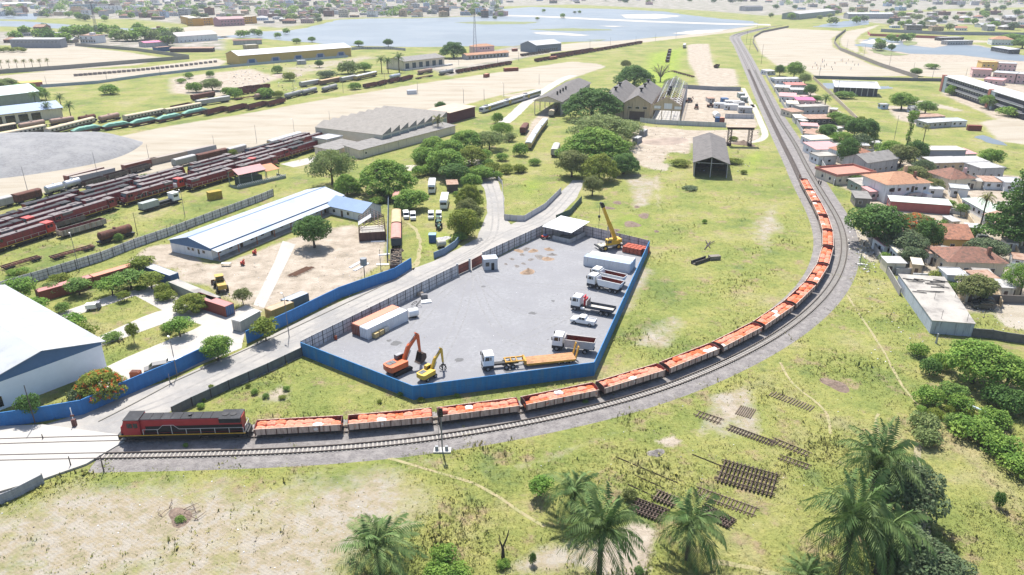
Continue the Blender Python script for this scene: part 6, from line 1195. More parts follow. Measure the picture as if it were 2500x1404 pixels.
def make_bus(L=10.5):
    t=T("bus",None,"bus");a=L;m=MB();m.prism([(0,.5),(a,.5),(a,2.9),(a-.3,3.15),(.3,3.15),(0,2.7)],-1.22,1.22,'y');b=m.obj("body",WHT,t);MB().box(.25,a-.2,-1.1,1.1,3.152,3.25).obj("roof",RWHT,b)
    MB().box(-.03,-.003,-1.0,1.0,1.7,2.6).obj("windscreen",GLS,b)
    for s in (-1,1):MB().box(.6,a-.6,min(s*1.223,s*1.24),max(s*1.223,s*1.24),1.75,2.55).obj("side_window",GLS,b)
    for s in (-.9,.9):MB().box(-.05,-.003,s-.18,s+.18,.8,1.0).obj("headlight",MATS["lamp_glass"],t)
    for x in (2,a-2.6):
        for s in (-1,1):wheel(t,x,s*1.0,.48,.3)
    return t
def toward(px,py,px2,py2):A=G(px,py);d=G(px2,py2)-A;return A,math.atan2(d.y,d.x)
for (p,lab)in (((1054,474,1058,445),"white bus parked farther back among the bushes"),((1083,513,1090,480),"white bus parked nearer the roadside trees")):A,rz=toward(*p);put("bus",make_bus,A,rz,lab,"parked buses")
def make_van():
    t=T("van",None,"van");m=MB();m.prism([(0,.4),(4.5,.4),(4.55,1.9),(4.3,2.05),(1.2,2.05),(.7,1.25),(.05,1.05)],-.85,.85,'y');b=m.obj("body",WHT,t);MB().add([(.72,-.75,1.32),(.72,.75,1.32),(1.15,.7,1.98),(1.15,-.7,1.98)],[(0,3,2,1)]).obj("windscreen",GLS,b)
    for s in (-1,1):MB().box(1.4,4.1,min(s*.853,s*.87),max(s*.853,s*.87),1.3,1.85).obj("side_window",GLS,b)
    for x in (.9,3.6):
        for s in (-1,1):wheel(t,x,s*.75,.33,.22)
    return t
for (p,lab)in (((993,537,988,518),"white van leftmost on the grass beside the carriages"),((1009,540,1007,520),"white van second from the carriages on the grass"),((1052,538,1054,518),"white van beside the green tractors"),((1071,538,1073,516),"white van just behind the green tractor")):A,rz=toward(*p);put("van",make_van,A,rz,lab,"parked vans")
def make_tractor():
    t=T("tractor",None,"tractor");gm_=mat("tractor_green",(0.03,0.09,0.065),0.6,0.3,2);MB().box(0,2,-.35,.35,.8,1.5).obj("bonnet",gm_,t);c=MB().box(2,3.2,-.6,.6,.8,1.3).obj("body",gm_,t);MB().box(1.95,3.25,-.65,.65,2.4,2.5).obj("cab_roof",gm_,c);m=MB()
    for x in (2.05,3.15):
        for y in (-.55,.55):m.box(x-.04,x+.04,y-.04,y+.04,1.3,2.4)
    m.obj("cab_post",DARKM,c)
    for s in (-1,1):wheel(t,.5,s*.6,.45,.3);wheel(t,2.7,s*.75,.75,.4)
    return t
for (p,lab)in (((1068,553,1072,540),"green tractor in front of the white van"),((1071,564,1074,551),"green tractor nearest the camera by the stones")):A,rz=toward(*p);put("tractor",make_tractor,A,rz,lab,"green tractors")
t=T("blue_cabin","small blue box cabin on the grass by the stones","cabin",G(1047,593));MB().box(0,2,0,2,0,2.3).obj("wall",CT_BLU,t);MB().box(-.05,2.05,-.05,2.05,2.303,2.4).obj("roof",mat("roof_sky_blue",(0.2,0.34,0.5),0.6),t)
t=T("water_bowser","cream round tank beside the small blue cabin","tank",G(1068,606));MB().cyl((0,0,1.3),(2.2,1,1.3),.9,n=14).obj("shell",CC("bowser_cream",(0.4,0.38,0.32)),t);MB().box(0,2,.1,1,0,.5).obj("cradle",DARKM,t)
building("store","brown roofed small store among the roadside trees near the buses","store",(1093,470),(1118,469),5,2.8,.3,RRST,mat("store_brown",(0.08,0.06,0.055),0.9),'mono',.3)
heap(1082,582,2.2,.5,"grey stone heap beside the small blue cabin",mat("stones_grey",(0.33,0.32,0.33),0.9,0.4,3),"stone_heap")
# parked cars of the garden, pump heads, rebar cages, planks
CARG=mat("car_grey",(0.16,0.15,0.14),0.4,0.1,1,spec=0.6);CARD=mat("car_dark",(0.03,0.034,0.04),0.3,0.1,1,spec=0.6)
def make_suv(body):
    t=T("parked_car",None,"car");m=MB();m.prism([(0,.4),(4.5,.4),(4.55,1.05),(3.6,1.1),(1.2,1.1),(.1,.95)],-.88,.88,'y');m.prism([(.9,1.1),(4.45,1.08),(4.2,1.68),(1.7,1.72)],-.78,.78,'y');b=m.obj("body",body,t);MB().add([(.98,-.7,1.16),(.98,.7,1.16),(1.66,.68,1.7),(1.66,-.68,1.7)],[(0,3,2,1)]).obj("windscreen",GLS,b)
    for s in (-1,1):MB().prism([(1.5,1.16),(4.0,1.16),(3.9,1.6),(1.9,1.62)],min(s*.782,s*.8),max(s*.782,s*.8),'y').obj("side_window",GLS,b)
    for x in (.9,3.6):
        for s in (-1,1):wheel(t,x,s*.78,.36,.24)
    return t
for px,py,rz,c,k,lab in ((352,912,R(25),CARG,"suvg","grey car parked behind the blue wall beside a white one"),(392,900,R(25),WHT,"suvw","white car parked behind the blue wall next to a grey one"),(2372,752,R(-8),CARD,"suvd","dark car parked in the walled yard, front one of two"),(2374,742,R(-8),CARD,"suvd","dark car parked in the walled yard, behind its twin"),(2425,590,R(160),mat("car_olive",(0.17,0.18,0.16),0.5),"suvo","pale olive car under the tall conifer")):put(k,lambda:make_suv(c),G(px,py),rz,lab,"parked cars")
t=T("pedicab","small white delivery tricycle with a box on the garden pavement","tricycle",G(212,757),R(15));MB().box(0,2.2,-.8,.8,.5,1.5).obj("cargo_box",WHT,t);MB().box(2.3,3.0,-.6,.6,.5,1.7).obj("cab",mat("pedicab_grey",(0.2,0.2,0.22),0.6),t)
for x in (.5,2.7):
    for s in (-1,1):wheel(t,x,s*.7,.3,.15)
for px,py,lab in ((593,648,"left one near the small table"),(622,622,"right one near the veranda")):
    t=T("red_machine",f"small bright red machine on the earth, {lab}","machine",G(px,py));MB().box(-.5,.5,-.4,.4,.3,1.1).obj("body",BRED,t);MB().cyl((0,0,1.1),(.5,0,1.6),.2,n=8).obj("spout",BRED,t)
    for s in (-1,1):wheel(t,0,s*.5,.3,.12)
t=T("work_table","white table with tools standing on the bare earth","table",G(553,649));MB().box(-1.2,1.2,-.5,.5,.75,.83).obj("tabletop",WHT,t)
for x in (-1.1,1.1):
    for y in (-.4,.4):MB().box(x-.04,x+.04,y-.04,y+.04,0,.75).obj("leg",DARKM,t)
for i in range(2):
    t=T("rebar_cage",f"brown steel reinforcement cage lying on the earth, {['left','right'][i]} one of the pair","rebar cage",G(706+i*12,676),R(62));m=MB()
    for y in (-.5,-.25,0,.25,.5):m.tube([(0,y,.35),(7,y,.35)],.06,4)
    for k in range(6):m.tube([(.3+k*1.3,-1,.2),(.3+k*1.3,1,.2)],.05,4)
    m.obj("bars",mat("rebar_brown",(0.15,0.075,0.045),0.9),t)
for i,(px,py,rz,l)in enumerate([(858,655,1.15,5),(868,662,1.1,6),(905,592,.1,4),(918,648,.02,3.4),(925,625,.3,3)]):
    o=MB().box(0,l,0,.9,.02,.14).box(.05,l-.05,.05,.8,.142,.2).obj("roof_sheet_stack",WWHT);o.location=G(px,py);o.rotation_euler=(0,0,rz);tag(o,"white sheet stack lying on the bare earth near the stripped shed","sheet stack","white sheets by the stripped shed")
t=T("water_tower","small grey water tank on a post behind the blue road wall","water tank",G(891,683));MB().cyl((0,0,0),(0,0,4),.12,n=6).obj("post",DARKM,t);MB().cyl((0,0,4),(0,0,5.8),.85,n=12).obj("tank",mat("tank_slate",(0.2,0.21,0.22),0.7),t)
# orange oddment & drums near flamboyant
t=T("soil_bin","orange red bin beside the flowering tree behind the blue wall","bin",G(318,925));MB().box(0,1.8,0,1.2,0,1.3).obj("shell",mat("bin_orange",(0.38,0.11,0.05),0.8),t);MB().box(.1,1.7,.1,1.1,1.3,1.38).obj("lid",RUST,t)
# stacks of steel sleepers and track panels in the foreground meadow
STL=mat("steel_sleeper",(0.06,0.042,0.034),0.85,0.35,2,col2=(0.10,0.07,0.055),amt=0.4);STB=mat("steel_sleeper_brown",(0.12,0.09,0.065),0.9,0.3,2)
def panelstack(name,lab,a,b,n,ln,layers=1,mt=STL,pitchf=1.0,rails=True,both=False,group=None):
    A,rz,l=seg(a,b);t=T(name,lab,"track panel",A,rz,group);z=0.02
    for k in range(layers):
        m=MB()
        for i in range(n):x=l*(i+.5)/n;m.box(x-.09,x+.09,-ln/2,ln/2,z,z+.13)
        m.obj("sleeper_layer",mt,t);z+=.135
        if rails or layers>1:
            m=MB()
            for y in (-ln*.32,ln*.32)if not both else (-ln*.4,-ln*.14,ln*.14,ln*.4):m.box(-.3,l+.3,y-.05,y+.05,z,z+.13)
            m.obj("rail_pair",mt,t);z+=.135
    return t
panelstack("track_panel","big black stack of steel sleepers in the foreground meadow",(1757,1150),(1893,1188),14,6.2,2,both=True)
panelstack("track_panel","long dark track panel right of the orange bare patch",(1780,1045),(1890,1085),16,1.9);panelstack("track_panel","dark track panel at the upper right end of the panels",(1885,1075),(1975,1112),10,1.8,mt=STB)
panelstack("track_panel","dark stack of steel sleepers behind the middle palms",(1548,1235),(1620,1262),9,3.2,2,both=True);panelstack("track_panel","brown scattered sleepers left of the right middle palm",(1600,1210),(1650,1230),6,2.6,2,STB)
panelstack("track_panel","black sleeper stack right of the right middle palm",(1715,1245),(1785,1282),10,2.4,2,both=True);panelstack("track_panel","thin brown track panel above the right middle palm",(1700,1200),(1845,1252),16,2.6,mt=STB)
panelstack("track_panel","faint overgrown sleepers near the top of the meadow panels",(1800,1000),(1840,1012),8,3.4,mt=STB,rails=False);panelstack("track_panel","overgrown track panel in the grass above the stack",(1700,1010),(1760,1030),7,2.2,mt=STB);panelstack("track_panel","loose sleepers beside the footpath at upper right",(1880,960),(1985,1000),16,2.2,mt=STB,rails=False);panelstack("track_panel","overgrown track panel right of the black stack",(1905,1118),(1975,1142),8,1.6,mt=STB)
panelstack("track_panel","overgrown sleepers near the left end of the panels",(1545,1240),(1560,1246),3,1.5,mt=STB)
for i,(a,b)in enumerate([((1503,1116),(1655,1180)),((1550,1161),(1620,1192)),((1532,1183),(1585,1207)),((1690,1110),(1760,1138))]):
    A,rz,l=seg(a,b);o=MB().box(0,l,-.06,.06,.02,.1).box(0,l,-.025,.025,.102,.17).obj("old_rail",STL);o.location=A;o.rotation_euler=(0,0,rz);tag(o,"loose rusty rail lying in the grass near the palms","rail","loose rails in the grass")
t=T("broken_slab","broken dark concrete trough lying in the meadow","concrete trough",G(1698,648),R(38));MB().box(0,6,0,1.6,0,.25).box(0,6,0,.2,.252,.9).box(0,6,1.4,1.6,.252,.9).obj("trough",mat("trough_dark",(0.07,0.06,0.055),0.9,0.4,1.5),t);MB().rbox((7.6,-.2,.6),3,1.6,1,-.5).obj("end_block",mat("trough_brown",(0.17,0.15,0.13),0.9,0.4,1.5),t)
t=T("timber_poles","crossed dark poles lying in the meadow above the concrete trough","poles",G(1720,610),R(60));m=MB();m.tube([(0,0,.2),(7,.4,.3)],.14,5);m.tube([(2,-1,.2),(6.5,1.6,.5)],.14,5);m.tube([(3,.4,.2),(7.5,-.6,.4)],.12,5);m.obj("poles",mat("pole_dark",(0.08,0.065,0.06),0.9),t)
t=T("white_pipe","pale blue pipe lying in the bushes at the right","pipe",G(2385,1002),R(-60));MB().tube([(-1.6,0,.3),(1.8,0,.5)],.2,8).obj("pipe",WBLU,t);MB().cyl((1.8,0,.5),(1.95,0,.51),.26,n=8).obj("flange",WBLU,t)
# ================================================================ VEGETATION
def leafmat(name,col,hi,trans=0.32,scale=0.5):return mat(name,col,0.75,0.35,scale,spec=0.15,col2=hi,amt=0.6,scale2=0.35,trans=trans)
LDK=leafmat("leaves_dark_green",(0.073,0.147,0.037),(0.125,0.219,0.053));LMD=leafmat("leaves_green",(0.126,0.234,0.041),(0.252,0.360,0.070))if 1 else leafmat("leaves_green_old",(0.079,0.140,0.042),(0.145,0.212,0.061));LLT=leafmat("leaves_light_green",(0.171,0.231,0.081),(0.265,0.313,0.117));LYG=leafmat("leaves_yellow_green",(0.15,0.20,0.032),(0.26,0.29,0.055));LOL=leafmat("leaves_olive",(0.144,0.172,0.057),(0.230,0.247,0.092));LBR=leafmat("leaves_bright",(0.123,0.219,0.049),(0.221,0.315,0.076));LBG=leafmat("leaves_blue_green",(0.085,0.13,0.062),(0.16,0.20,0.10));LFL=leafmat("flowers_orange",(0.50,0.10,0.02),(0.55,0.16,0.04));LPL=leafmat("leaves_palm",(0.085,0.15,0.045),(0.18,0.24,0.09),0.2,1.2)if 1 else leafmat("leaves_palm_old",(0.052,0.105,0.042),(0.128,0.178,0.076),0.12,1.2);LPY=leafmat("leaves_palm_yellow",(0.175,0.193,0.061),(0.272,0.255,0.102),0.12,1.2)
BARK=mat("bark_grey_brown",(0.10,0.075,0.06),0.95,0.3,3,bump=0.6,bscale=6);BARKP=mat("bark_palm",(0.085,0.068,0.055),0.95,0.35,3,bump=0.8,bscale=7)
def leaf_cloud(seed,lobes,n,s,up=0.35,rand=0.55,droop=0.0,twig=0.0):
    """leaf-sized faces on the outside of each lobe: (centre, radii)"""
    q=np.random.default_rng(seed);w=np.array([max(r)**2 for c,r in lobes]);w=w/w.sum();V=[];
    k=q.choice(len(lobes),n,p=w);C=np.array([c for c,r in lobes])[k];Rr=np.array([r for c,r in lobes])[k]
    d=q.normal(size=(n,3));d[:,2]+=0.35;d /= np.linalg.norm(d,axis=1)[:,None]
    depth=1-np.abs(q.normal(0,0.16,n));clump=0.06*np.sin(d[:,0]*9+k)*np.sin(d[:,1]*8+2*k)+0.06*np.sin(d[:,2]*11+k)
    P=C+d*Rr*(depth+clump)[:,None]
    nrm=d*(1-rand)+q.normal(size=(n,3))*rand*0.7;nrm[:,2]+=up;nrm /= np.linalg.norm(nrm,axis=1)[:,None]
    a=np.cross(nrm,q.normal(size=(n,3)));a /= np.linalg.norm(a,axis=1)[:,None];b=np.cross(nrm,a)
    sz=s*q.uniform(0.55,1.35,n)[:,None];a*=sz*0.5;b*=sz*0.36
    V=np.stack([P-a,P-b*1.0+a*0.1,P+a,P+b+a*0.1],1).reshape(-1,3)
    return V
def cloud_mesh(name,V,mats,extra=None):
    me=bpy.data.meshes.new(name);n=len(V)// 4
    me.vertices.add(len(V));me.vertices.foreach_set("co",V.astype(np.float32).ravel());me.loops.add(len(V));me.loops.foreach_set("vertex_index",np.arange(len(V),dtype=np.int32));me.polygons.add(n);me.polygons.foreach_set("loop_start",np.arange(0,len(V),4,dtype=np.int32));me.polygons.foreach_set("loop_total",np.full(n,4,np.int32))
    for m in mats:me.materials.append(m)
    if extra is not None:me.polygons.foreach_set("material_index",extra.astype(np.int32))
    me.update();return me
def lobes_round(seed,R=6,H=8,n=16,r=2.6,z0=2.0,flat=0.9):
    q=random.Random(seed);L=[]
    for i in range(n):
        a=i*2.4+q.uniform(-.3,.3);t=(i+.5)/n;zz=1-1.55*t;rr=math.sqrt(max(0,1-zz*zz));k=q.uniform(.62,1.12)
        L.append(((math.cos(a)*rr*(R-r)*k,math.sin(a)*rr*(R-r)*k,z0+(H-z0)*.5+zz*((H-z0)*.5-r*.6)),(r*q.uniform(.8,1.25),r*q.uniform(.8,1.25),r*flat*q.uniform(.75,1.05))))
    L.append(((0,0,z0+(H-z0)*.5),(R*.62,R*.62,(H-z0)*.38)));return L
def lobes_umbrella(seed,R=10,H=9,n=26,r=2.2):
    q=random.Random(seed);L=[]
    for i in range(n):
        t=math.sqrt((i+.6)/n);a=i*2.39996;rr=(R-r*.8)*t*q.uniform(.92,1.05);z=H-r*.5-(H*.62)*t**2.4+q.uniform(-.7,.5)
        L.append(((math.cos(a)*rr,math.sin(a)*rr,z),(r*q.uniform(.85,1.35),r*q.uniform(.85,1.35),r*q.uniform(.5,.72))))
    return L
def trunk_mesh(seed,H,R,r0,forks=6,base=0.35):
    q=random.Random(seed);m=MB();top=Vector((q.uniform(-.3,.3),q.uniform(-.3,.3),H*base));m.tube([(0,0,-.1),(top.x*.5,top.y*.5,H*base*.5),top],[r0*1.25,r0*.9,r0*.75],8)
    for i in range(forks):
        a=2*math.pi*i/forks+q.uniform(-.4,.4);rr=R*q.uniform(.4,.75);e=Vector((math.cos(a)*rr,math.sin(a)*rr,H*q.uniform(.62,.85)));mid=top.lerp(e,.5)+Vector((0,0,H*.06));m.tube([top-Vector((0,0,.2)),mid,e],[r0*.5,r0*.34,r0*.12],5)
        for k in range(2):e2=mid.lerp(e,.5)+Vector((q.uniform(-1,1)*R*.25,q.uniform(-1,1)*R*.25,H*.14));m.tube([mid,e2],[r0*.25,r0*.08],4)
    return m.mesh("trunk",BARK,True)
TT={} # kind -> list of (crown mesh, trunk mesh), R0, H0
def ttype(kind,R,H,lst):TT[kind]=(R,H,lst)
ttype('round',6,9,[(cloud_mesh("crown",leaf_cloud(i,lobes_round(i,6,9,24,1.9,1.0),7000,.50,.45),[LDK]),trunk_mesh(i,9,6,.35))for i in range(3)])
ttype('umbrella',10,10,[(cloud_mesh("crown",leaf_cloud(10+i,lobes_umbrella(10+i,10,10,46,2.1),13000,.60,.55,.5),[LMD]),trunk_mesh(i+5,10,10,.6,8,.3))for i in range(3)])
ttype('feather',8,10,[(cloud_mesh("crown",leaf_cloud(20+i,lobes_round(20+i,8,10,54,1.6,1.3,.8),10000,.42,.45,.7),[LLT]),trunk_mesh(i+9,10,8,.35,9))for i in range(2)])
ttype('bush',3,2.6,[(cloud_mesh("crown",leaf_cloud(30+i,lobes_round(30+i,3,2.7,12,1.15,.1,.8),1700,.36),[LBR]),trunk_mesh(i+19,2,2,.08,5,.15))for i in range(3)])
ttype('small',2.6,4.5,[(cloud_mesh("crown",leaf_cloud(40+i,lobes_round(40+i,2.6,4.6,12,1.1,1.3),1900,.34),[LBR]),trunk_mesh(i+29,4.4,2.6,.12,6))for i in range(3)])
ttype('far',5,7,[(cloud_mesh("crown",leaf_cloud(50+i,lobes_round(50+i,5,7,12,2.2,.6),420,1.35),[LDK]),None)for i in range(4)])
VN={}
def tree(px,py,Rr,H,kind,label,m=None,group=None,name="tree",cat="tree",loc=None,flowers=0):
    R0,H0,lst=TT[kind];cm,tm=lst[rnd.randrange(len(lst))];p=loc or G(px,py);sx=Rr/R0;sz=H/H0;rz=rnd.uniform(0,6.28)
    if tm is None:
        o=bpy.data.objects.new(name,cm);COL.objects.link(o);c=o
    else:
        o=T(name,None,None);t=bpy.data.objects.new("trunk",tm);COL.objects.link(t);t.parent=o
        if flowers:
            q=np.random.default_rng(int(px));cm=cm.copy();cm.materials.append(LFL);mi=np.zeros(len(cm.polygons),np.int32);co=np.empty(len(cm.vertices)*3,np.float32);cm.vertices.foreach_get("co",co);f=co.reshape(-1,4,3).mean(1)
            mi[(np.sin(f[:,0]*2.2+1)+np.sin(f[:,1]*2.4)+np.sin(f[:,2]*2)+q.normal(0,.5,len(f)))>(2.1-flowers)]=1;cm.polygons.foreach_set("material_index",mi)
        c=bpy.data.objects.new("crown",cm);COL.objects.link(c);c.parent=o
    o.location=p;o.scale=(sx*rnd.uniform(.95,1.05),sx*rnd.uniform(.95,1.05),sz);o.rotation_euler=(0,0,rz)
    if m:c.material_slots[0].link='OBJECT';c.material_slots[0].material=m
    return tag(o,label,cat,group)
# palms
def palm_meshes(seed,nf=30,L=4.6,Ht=5.0,mt=None,r=0.28,droopk=1.0,full=True):
    q=random.Random(seed);V=[]
    for i in range(nf):
        a=i*2.39996+q.uniform(-.2,.2);t=i/nf;el=R(78-95*t)+q.uniform(-.12,.12);Lf=L*q.uniform(.85,1.1)*(0.8 if t<.15 else 1);n=24
        P=Vector((0,0,Ht));d=Vector((math.cos(a)*math.cos(el),math.sin(a)*math.cos(el),math.sin(el)));side=Vector((-math.sin(a),math.cos(a),0));pts=[]
        for k in range(n+1):
            pts.append((P.copy(),d.copy()));P=P+d*(Lf/n);d=(d+Vector((0,0,-.062*droopk*(1+.6*k/n)))).normalized()
        for k in range(1,n+1):
            p,dd=pts[k];f=k/n;ll=L*.21*(math.sin(math.pi*min(1,f*.85+.12))**.7+.1)*q.uniform(.85,1.1);up=side.cross(dd).normalized()
            for s in (-1,1):
                ld=(side*s*.8+dd*.55+up*q.uniform(-.05,.30)+Vector((0,0,-.28))).normalized();w_=dd*(L*.016)+up*s*L*.008
                V+=[p-w_,p+ld*ll*.5-w_*.9+Vector((0,0,-.02)),p+ld*ll+Vector((0,0,-.10*ll)),p+ld*ll*.5+w_*.9]
    cm=cloud_mesh("crown",np.array([tuple(v)for v in V]),[mt or LPL]);m=MB();m.tube([(0,0,-.1),(.08,.05,Ht*.5),(0,0,Ht*.93),(0,0,Ht+.1)],[r*1.35,r,r*1.1,r*1.6],9)
    for i in range(14):a=i*2.4;z=Ht-.1-i*.09;m.tube([(math.cos(a)*r,math.sin(a)*r,z),(math.cos(a)*r*2.4,math.sin(a)*r*2.4,z+.5)],[.09,.03],4)
    return cm,m.mesh("trunk",BARKP,True)
PM=[palm_meshes(i,(34,40,30)[i],(5.8,5.3,6.2)[i],5.0,droopk=(1,.8,1.25)[i])for i in range(3)];PT=palm_meshes(7,18,3.6,11,LPY,.2,1.4);PC=[palm_meshes(8+i,20,3.2,6,None,.18)for i in range(2)]
def palm(px,py,s,label,which=0,group=None,ms=None,loc=None,hs=1.0,m=None):
    cm,tm=ms or PM[which];o=T("palm_tree",label,"palm",loc or G(px,py),rnd.uniform(0,6),group);o.scale=(s,s,s*hs)
    for n_,me_ in (("trunk",tm),("crown",cm)):c=bpy.data.objects.new(n_,me_);COL.objects.link(c);c.parent=o
    if m:c.material_slots[0].link='OBJECT';c.material_slots[0].material=m
    return o
palm(924,1398,1.22,"large palm at the bottom edge nearest the ploughed field",0,hs=.75);palm(1462,1418,1.12,"tall palm at the bottom edge with long bare trunk, left of the rear stacks",1,hs=1.45);palm(1678,1366,1.06,"full round palm right of the orange bare earth",2,hs=1.1);palm(1398,1262,1.0,"bushy palm behind the tall one beside a leafy shrub",2,hs=.9)
palm(2118,1248,1.25,"palm beside the big grey green tree at right, upper one",1,hs=1.35);palm(2052,1420,1.25,"palm with drooping dead fronds in the lower right",0,hs=1.5);palm(1960,1450,.8,"low palm at the bottom edge right of the white path",1,hs=.8);palm(2140,1400,1.15,"palm tucked against the big tree at the bottom right",2,hs=1.2)
tree(1318,1212,2.4,3.2,'small',"leafy shrub at the left of the bushy foreground palm",LMD,cat="shrub",name="shrub")
tree(2200,1268,5.2,8.5,'round',"big grey green tree right of the upper foreground palm",LBG);tree(2205,1420,5.4,7,'round',"large grey green tree filling the bottom right corner",LBG);tree(2290,1440,4.2,5,'round',"spreading tree at the bottom edge in the right corner",LBG);tree(2150,1330,3.0,5,'small',"dark shrub between the two right palms",LDK,cat="shrub",name="shrub")
for i,(x,y,r,h,m)in enumerate([(1085,1375,2.2,2.4,LMD),(1075,1420,2.4,2.2,LMD),(1120,1412,2,1.8,LMD),(1058,1408,1.6,2,LMD)]):tree(x,y,r,h,'bush',"leafy bush right of the large bottom palm",m,"bushes by the bottom palm","bush","bush")
for (x,y,r,h,m,lab)in [(1228,1385,1.1,1.1,LMD,"small bush at the foot of the dead forked tree"),(1300,1378,.6,1.9,LDK,"small dark upright shrub left of the tall palm"),(2437,1240,1.0,2.6,LDK,"small dark conical shrub in the lower right meadow"),(1560,1400,.9,.9,LDK,"small dark bush at the bottom edge near the white path"),(455,1092,.5,.8,LBR,"tiny green weed on the ballast below the locomotive"),(440,1272,.9,.7,LBR,"green weeds in the brush heap of the ploughed field"),(1535,1220,1.3,1.8,LOL,"dry olive shrub behind the tall palm")]:tree(x,y,r,h,'bush',lab,m,None,"bush","bush")
t=T("dead_tree","bare dead forked trunk standing in the foreground grass","dead tree",G(1228,1362));MB().tube([(0,0,-.1),(0,0,1.5),(-.1,0,2.0)],[.28,.2,.16],7).tube([(-.05,0,1.7),(.5,.1,3.2),(.8,.1,4.6)],[.15,.1,.05],5).tube([(-.05,0,1.7),(-.35,0,2.8),(-.5,0,3.9)],[.14,.08,.04],5).tube([(-.35,0,2.7),(-.6,.1,2.9)],[.06,.03],4).obj("trunk",mat("dead_wood",(0.05,0.04,0.035),0.95,0.3,3),t);MB().tube([(.5,.1,3.2),(.85,.2,3.9)],[.06,.02],4).obj("branch",MATS["dead_wood"],t)
# right hand scrub
for i,(x,y,r,h,k,m,lab)in enumerate([(2372,935,6.2,8.2,'round',LMD,"big dark leafy tree below the broken wall"),(2455,950,5,6.5,'round',LMD,"second dark tree right of the big one below the broken wall"),(2300,900,2.6,3,'bush',LMD,"bush just left of the big dark tree"),(2240,868,2.4,2.6,'bush',LMD,"bush in the meadow left of the pale blue walled roof"),(2270,915,2.4,3.2,'bush',LDK,"dark bush below the pale blue walled roof"),(2262,985,3.0,3.2,'bush',LMD,"bush left of the pale pipe"),(2320,975,3,3,'bush',LBR,"bright bush left of the pale pipe, upper one"),(2255,1055,3.4,3.2,'bush',LLT,"pale leafy bush beside the old track bed, upper one"),(2258,1085,2.6,2.6,'bush',LLT,"pale leafy bush beside the old track bed, lower one"),(2380,1070,4.2,3.6,'bush',LMD,"wide bush below the pale pipe"),(2440,1110,3.6,3.2,'bush',LMD,"wide bush at right below the pale pipe"),(2480,1010,3.6,4,'bush',LDK,"dark bush at the right edge beside the post"),(2420,1040,3,3,'bush',LMD,"bush right of the pale pipe"),(2490,1155,3.4,3,'bush',LMD,"bush at the right edge over blue cloth"),(2330,1045,2.4,2.4,'bush',LBR,"bush directly below the pale pipe"),(2340,1000,2.6,2.6,'bush',LMD,"bush above the pale pipe"),(2430,990,3.4,4,'bush',LDK,"dark bush in the shade of the second dark tree")]):tree(x,y,r,h,k,lab,m,None,"tree" if k=='round' else "bush","tree" if k=='round' else "bush")
# centre trees
CT=[(812,452,9.5,13,'feather',LLT,"pale feathery acacia left of the rain tree"),(848,474,4.8,7,'umbrella',LMD,"small dark green tree at the foot of the feathery acacia"),(948,474,10.6,12,'umbrella',LMD,"broad umbrella tree behind the blue roofed house"),(1003,512,6.6,6.6,'round',LMD,"dense green tree beside the old carriages"),(985,520,4,4,'bush',LBR,"bright bush at the end of the carriage line"),
 (1090,428,8.5,10,'round',LMD,"leafy tree behind the white buses"),(1040,408,6.5,8,'round',LMD,"tree at the left of the grove above the buses"),(1152,405,7,8,'umbrella',LYG,"yellow green tree at the right of the grove"),(1195,365,8,8,'feather',LLT,"light tree at the top right of the grove"),(1110,445,6,7,'round',LDK,"dark tree just above the farther bus"),(1060,380,7,8,'umbrella',LMD,"umbrella tree at the upper left of the grove"),(1140,368,8,9,'umbrella',LMD,"umbrella tree in the middle of the grove"),(1225,335,6,7,'feather',LMD,"tree at the top end of the grove near the yard road"),(1180,440,4.5,5,'round',LMD,"small tree at the lower right of the grove"),(1215,300,4,5,'bush',LMD,"bush at the upper end of the grove"),(1100,395,7,9,'round',LMD,"tree in the middle left of the grove"),(1245,345,4,4,'bush',LLT,"bush at the right of the grove in the grass"),
 (1146,510,4.8,8,'umbrella',LYG,"roadside tree third in the row beside the road fork"),(1142,545,5,7.5,'umbrella',LOL,"roadside tree second in the row beside the road fork"),(1133,580,5,8.5,'round',LYG,"nearest roadside tree in the row beside the road fork"),(1150,465,4.4,6,'round',LMD,"farthest roadside tree in the row beside the road fork"),
 (1447,292,17,16,'umbrella',LDK,"huge dark umbrella tree before the train shed"),(1548,213,14.5,14,'umbrella',LDK,"huge dark dome tree behind the gabled sheds"),(1470,352,17,13,'feather',LLT,"wide pale feathery tree in the middle of the central grove"),(1452,400,15,14,'umbrella',LMD,"big green umbrella tree at the front of the central grove"),(1396,432,7,10,'round',LOL,"olive tree at the left front of the central grove"),(1462,442,7.5,10,'umbrella',LYG,"yellow green tree at the front of the central grove"),(1446,478,4,7,'round',LOL,"small tree at the near end of the central grove"),(1522,425,7,8,'umbrella',LDK,"dark tree at the right front of the central grove"),(1500,380,9,9,'feather',LOL,"thin olive tree at the right of the central grove"),(1530,330,8,7,'feather',LLT,"pale thin tree at the upper right of the central grove"),
 (1270,380,4.5,5,'bush',LMD,"dark shrub beside the yellow coaches"),(1076,270,3.4,5,'round',LDK,"round dark tree beside the beige shed"),(1527,168,5,7,'feather',LOL,"thin bare topped tree above the dome tree"),(1640,210,7,5,'bush',LLT,"pale bush behind the stripped shed"),(1725,432,0,0,'',None,"")]
for x,y,r,h,k,m,lab in CT:
    if r:tree(x,y,r,h,k,lab,m,None,"tree" if k != 'bush' else "bush","tree" if k != 'bush' else "bush")
t=T("bare_tree","leafless grey brown tree right of the dark dome tree","tree",G(1612,200));q=random.Random(3);m=MB();m.tube([(0,0,-.1),(0,0,3)],[.5,.4],6)
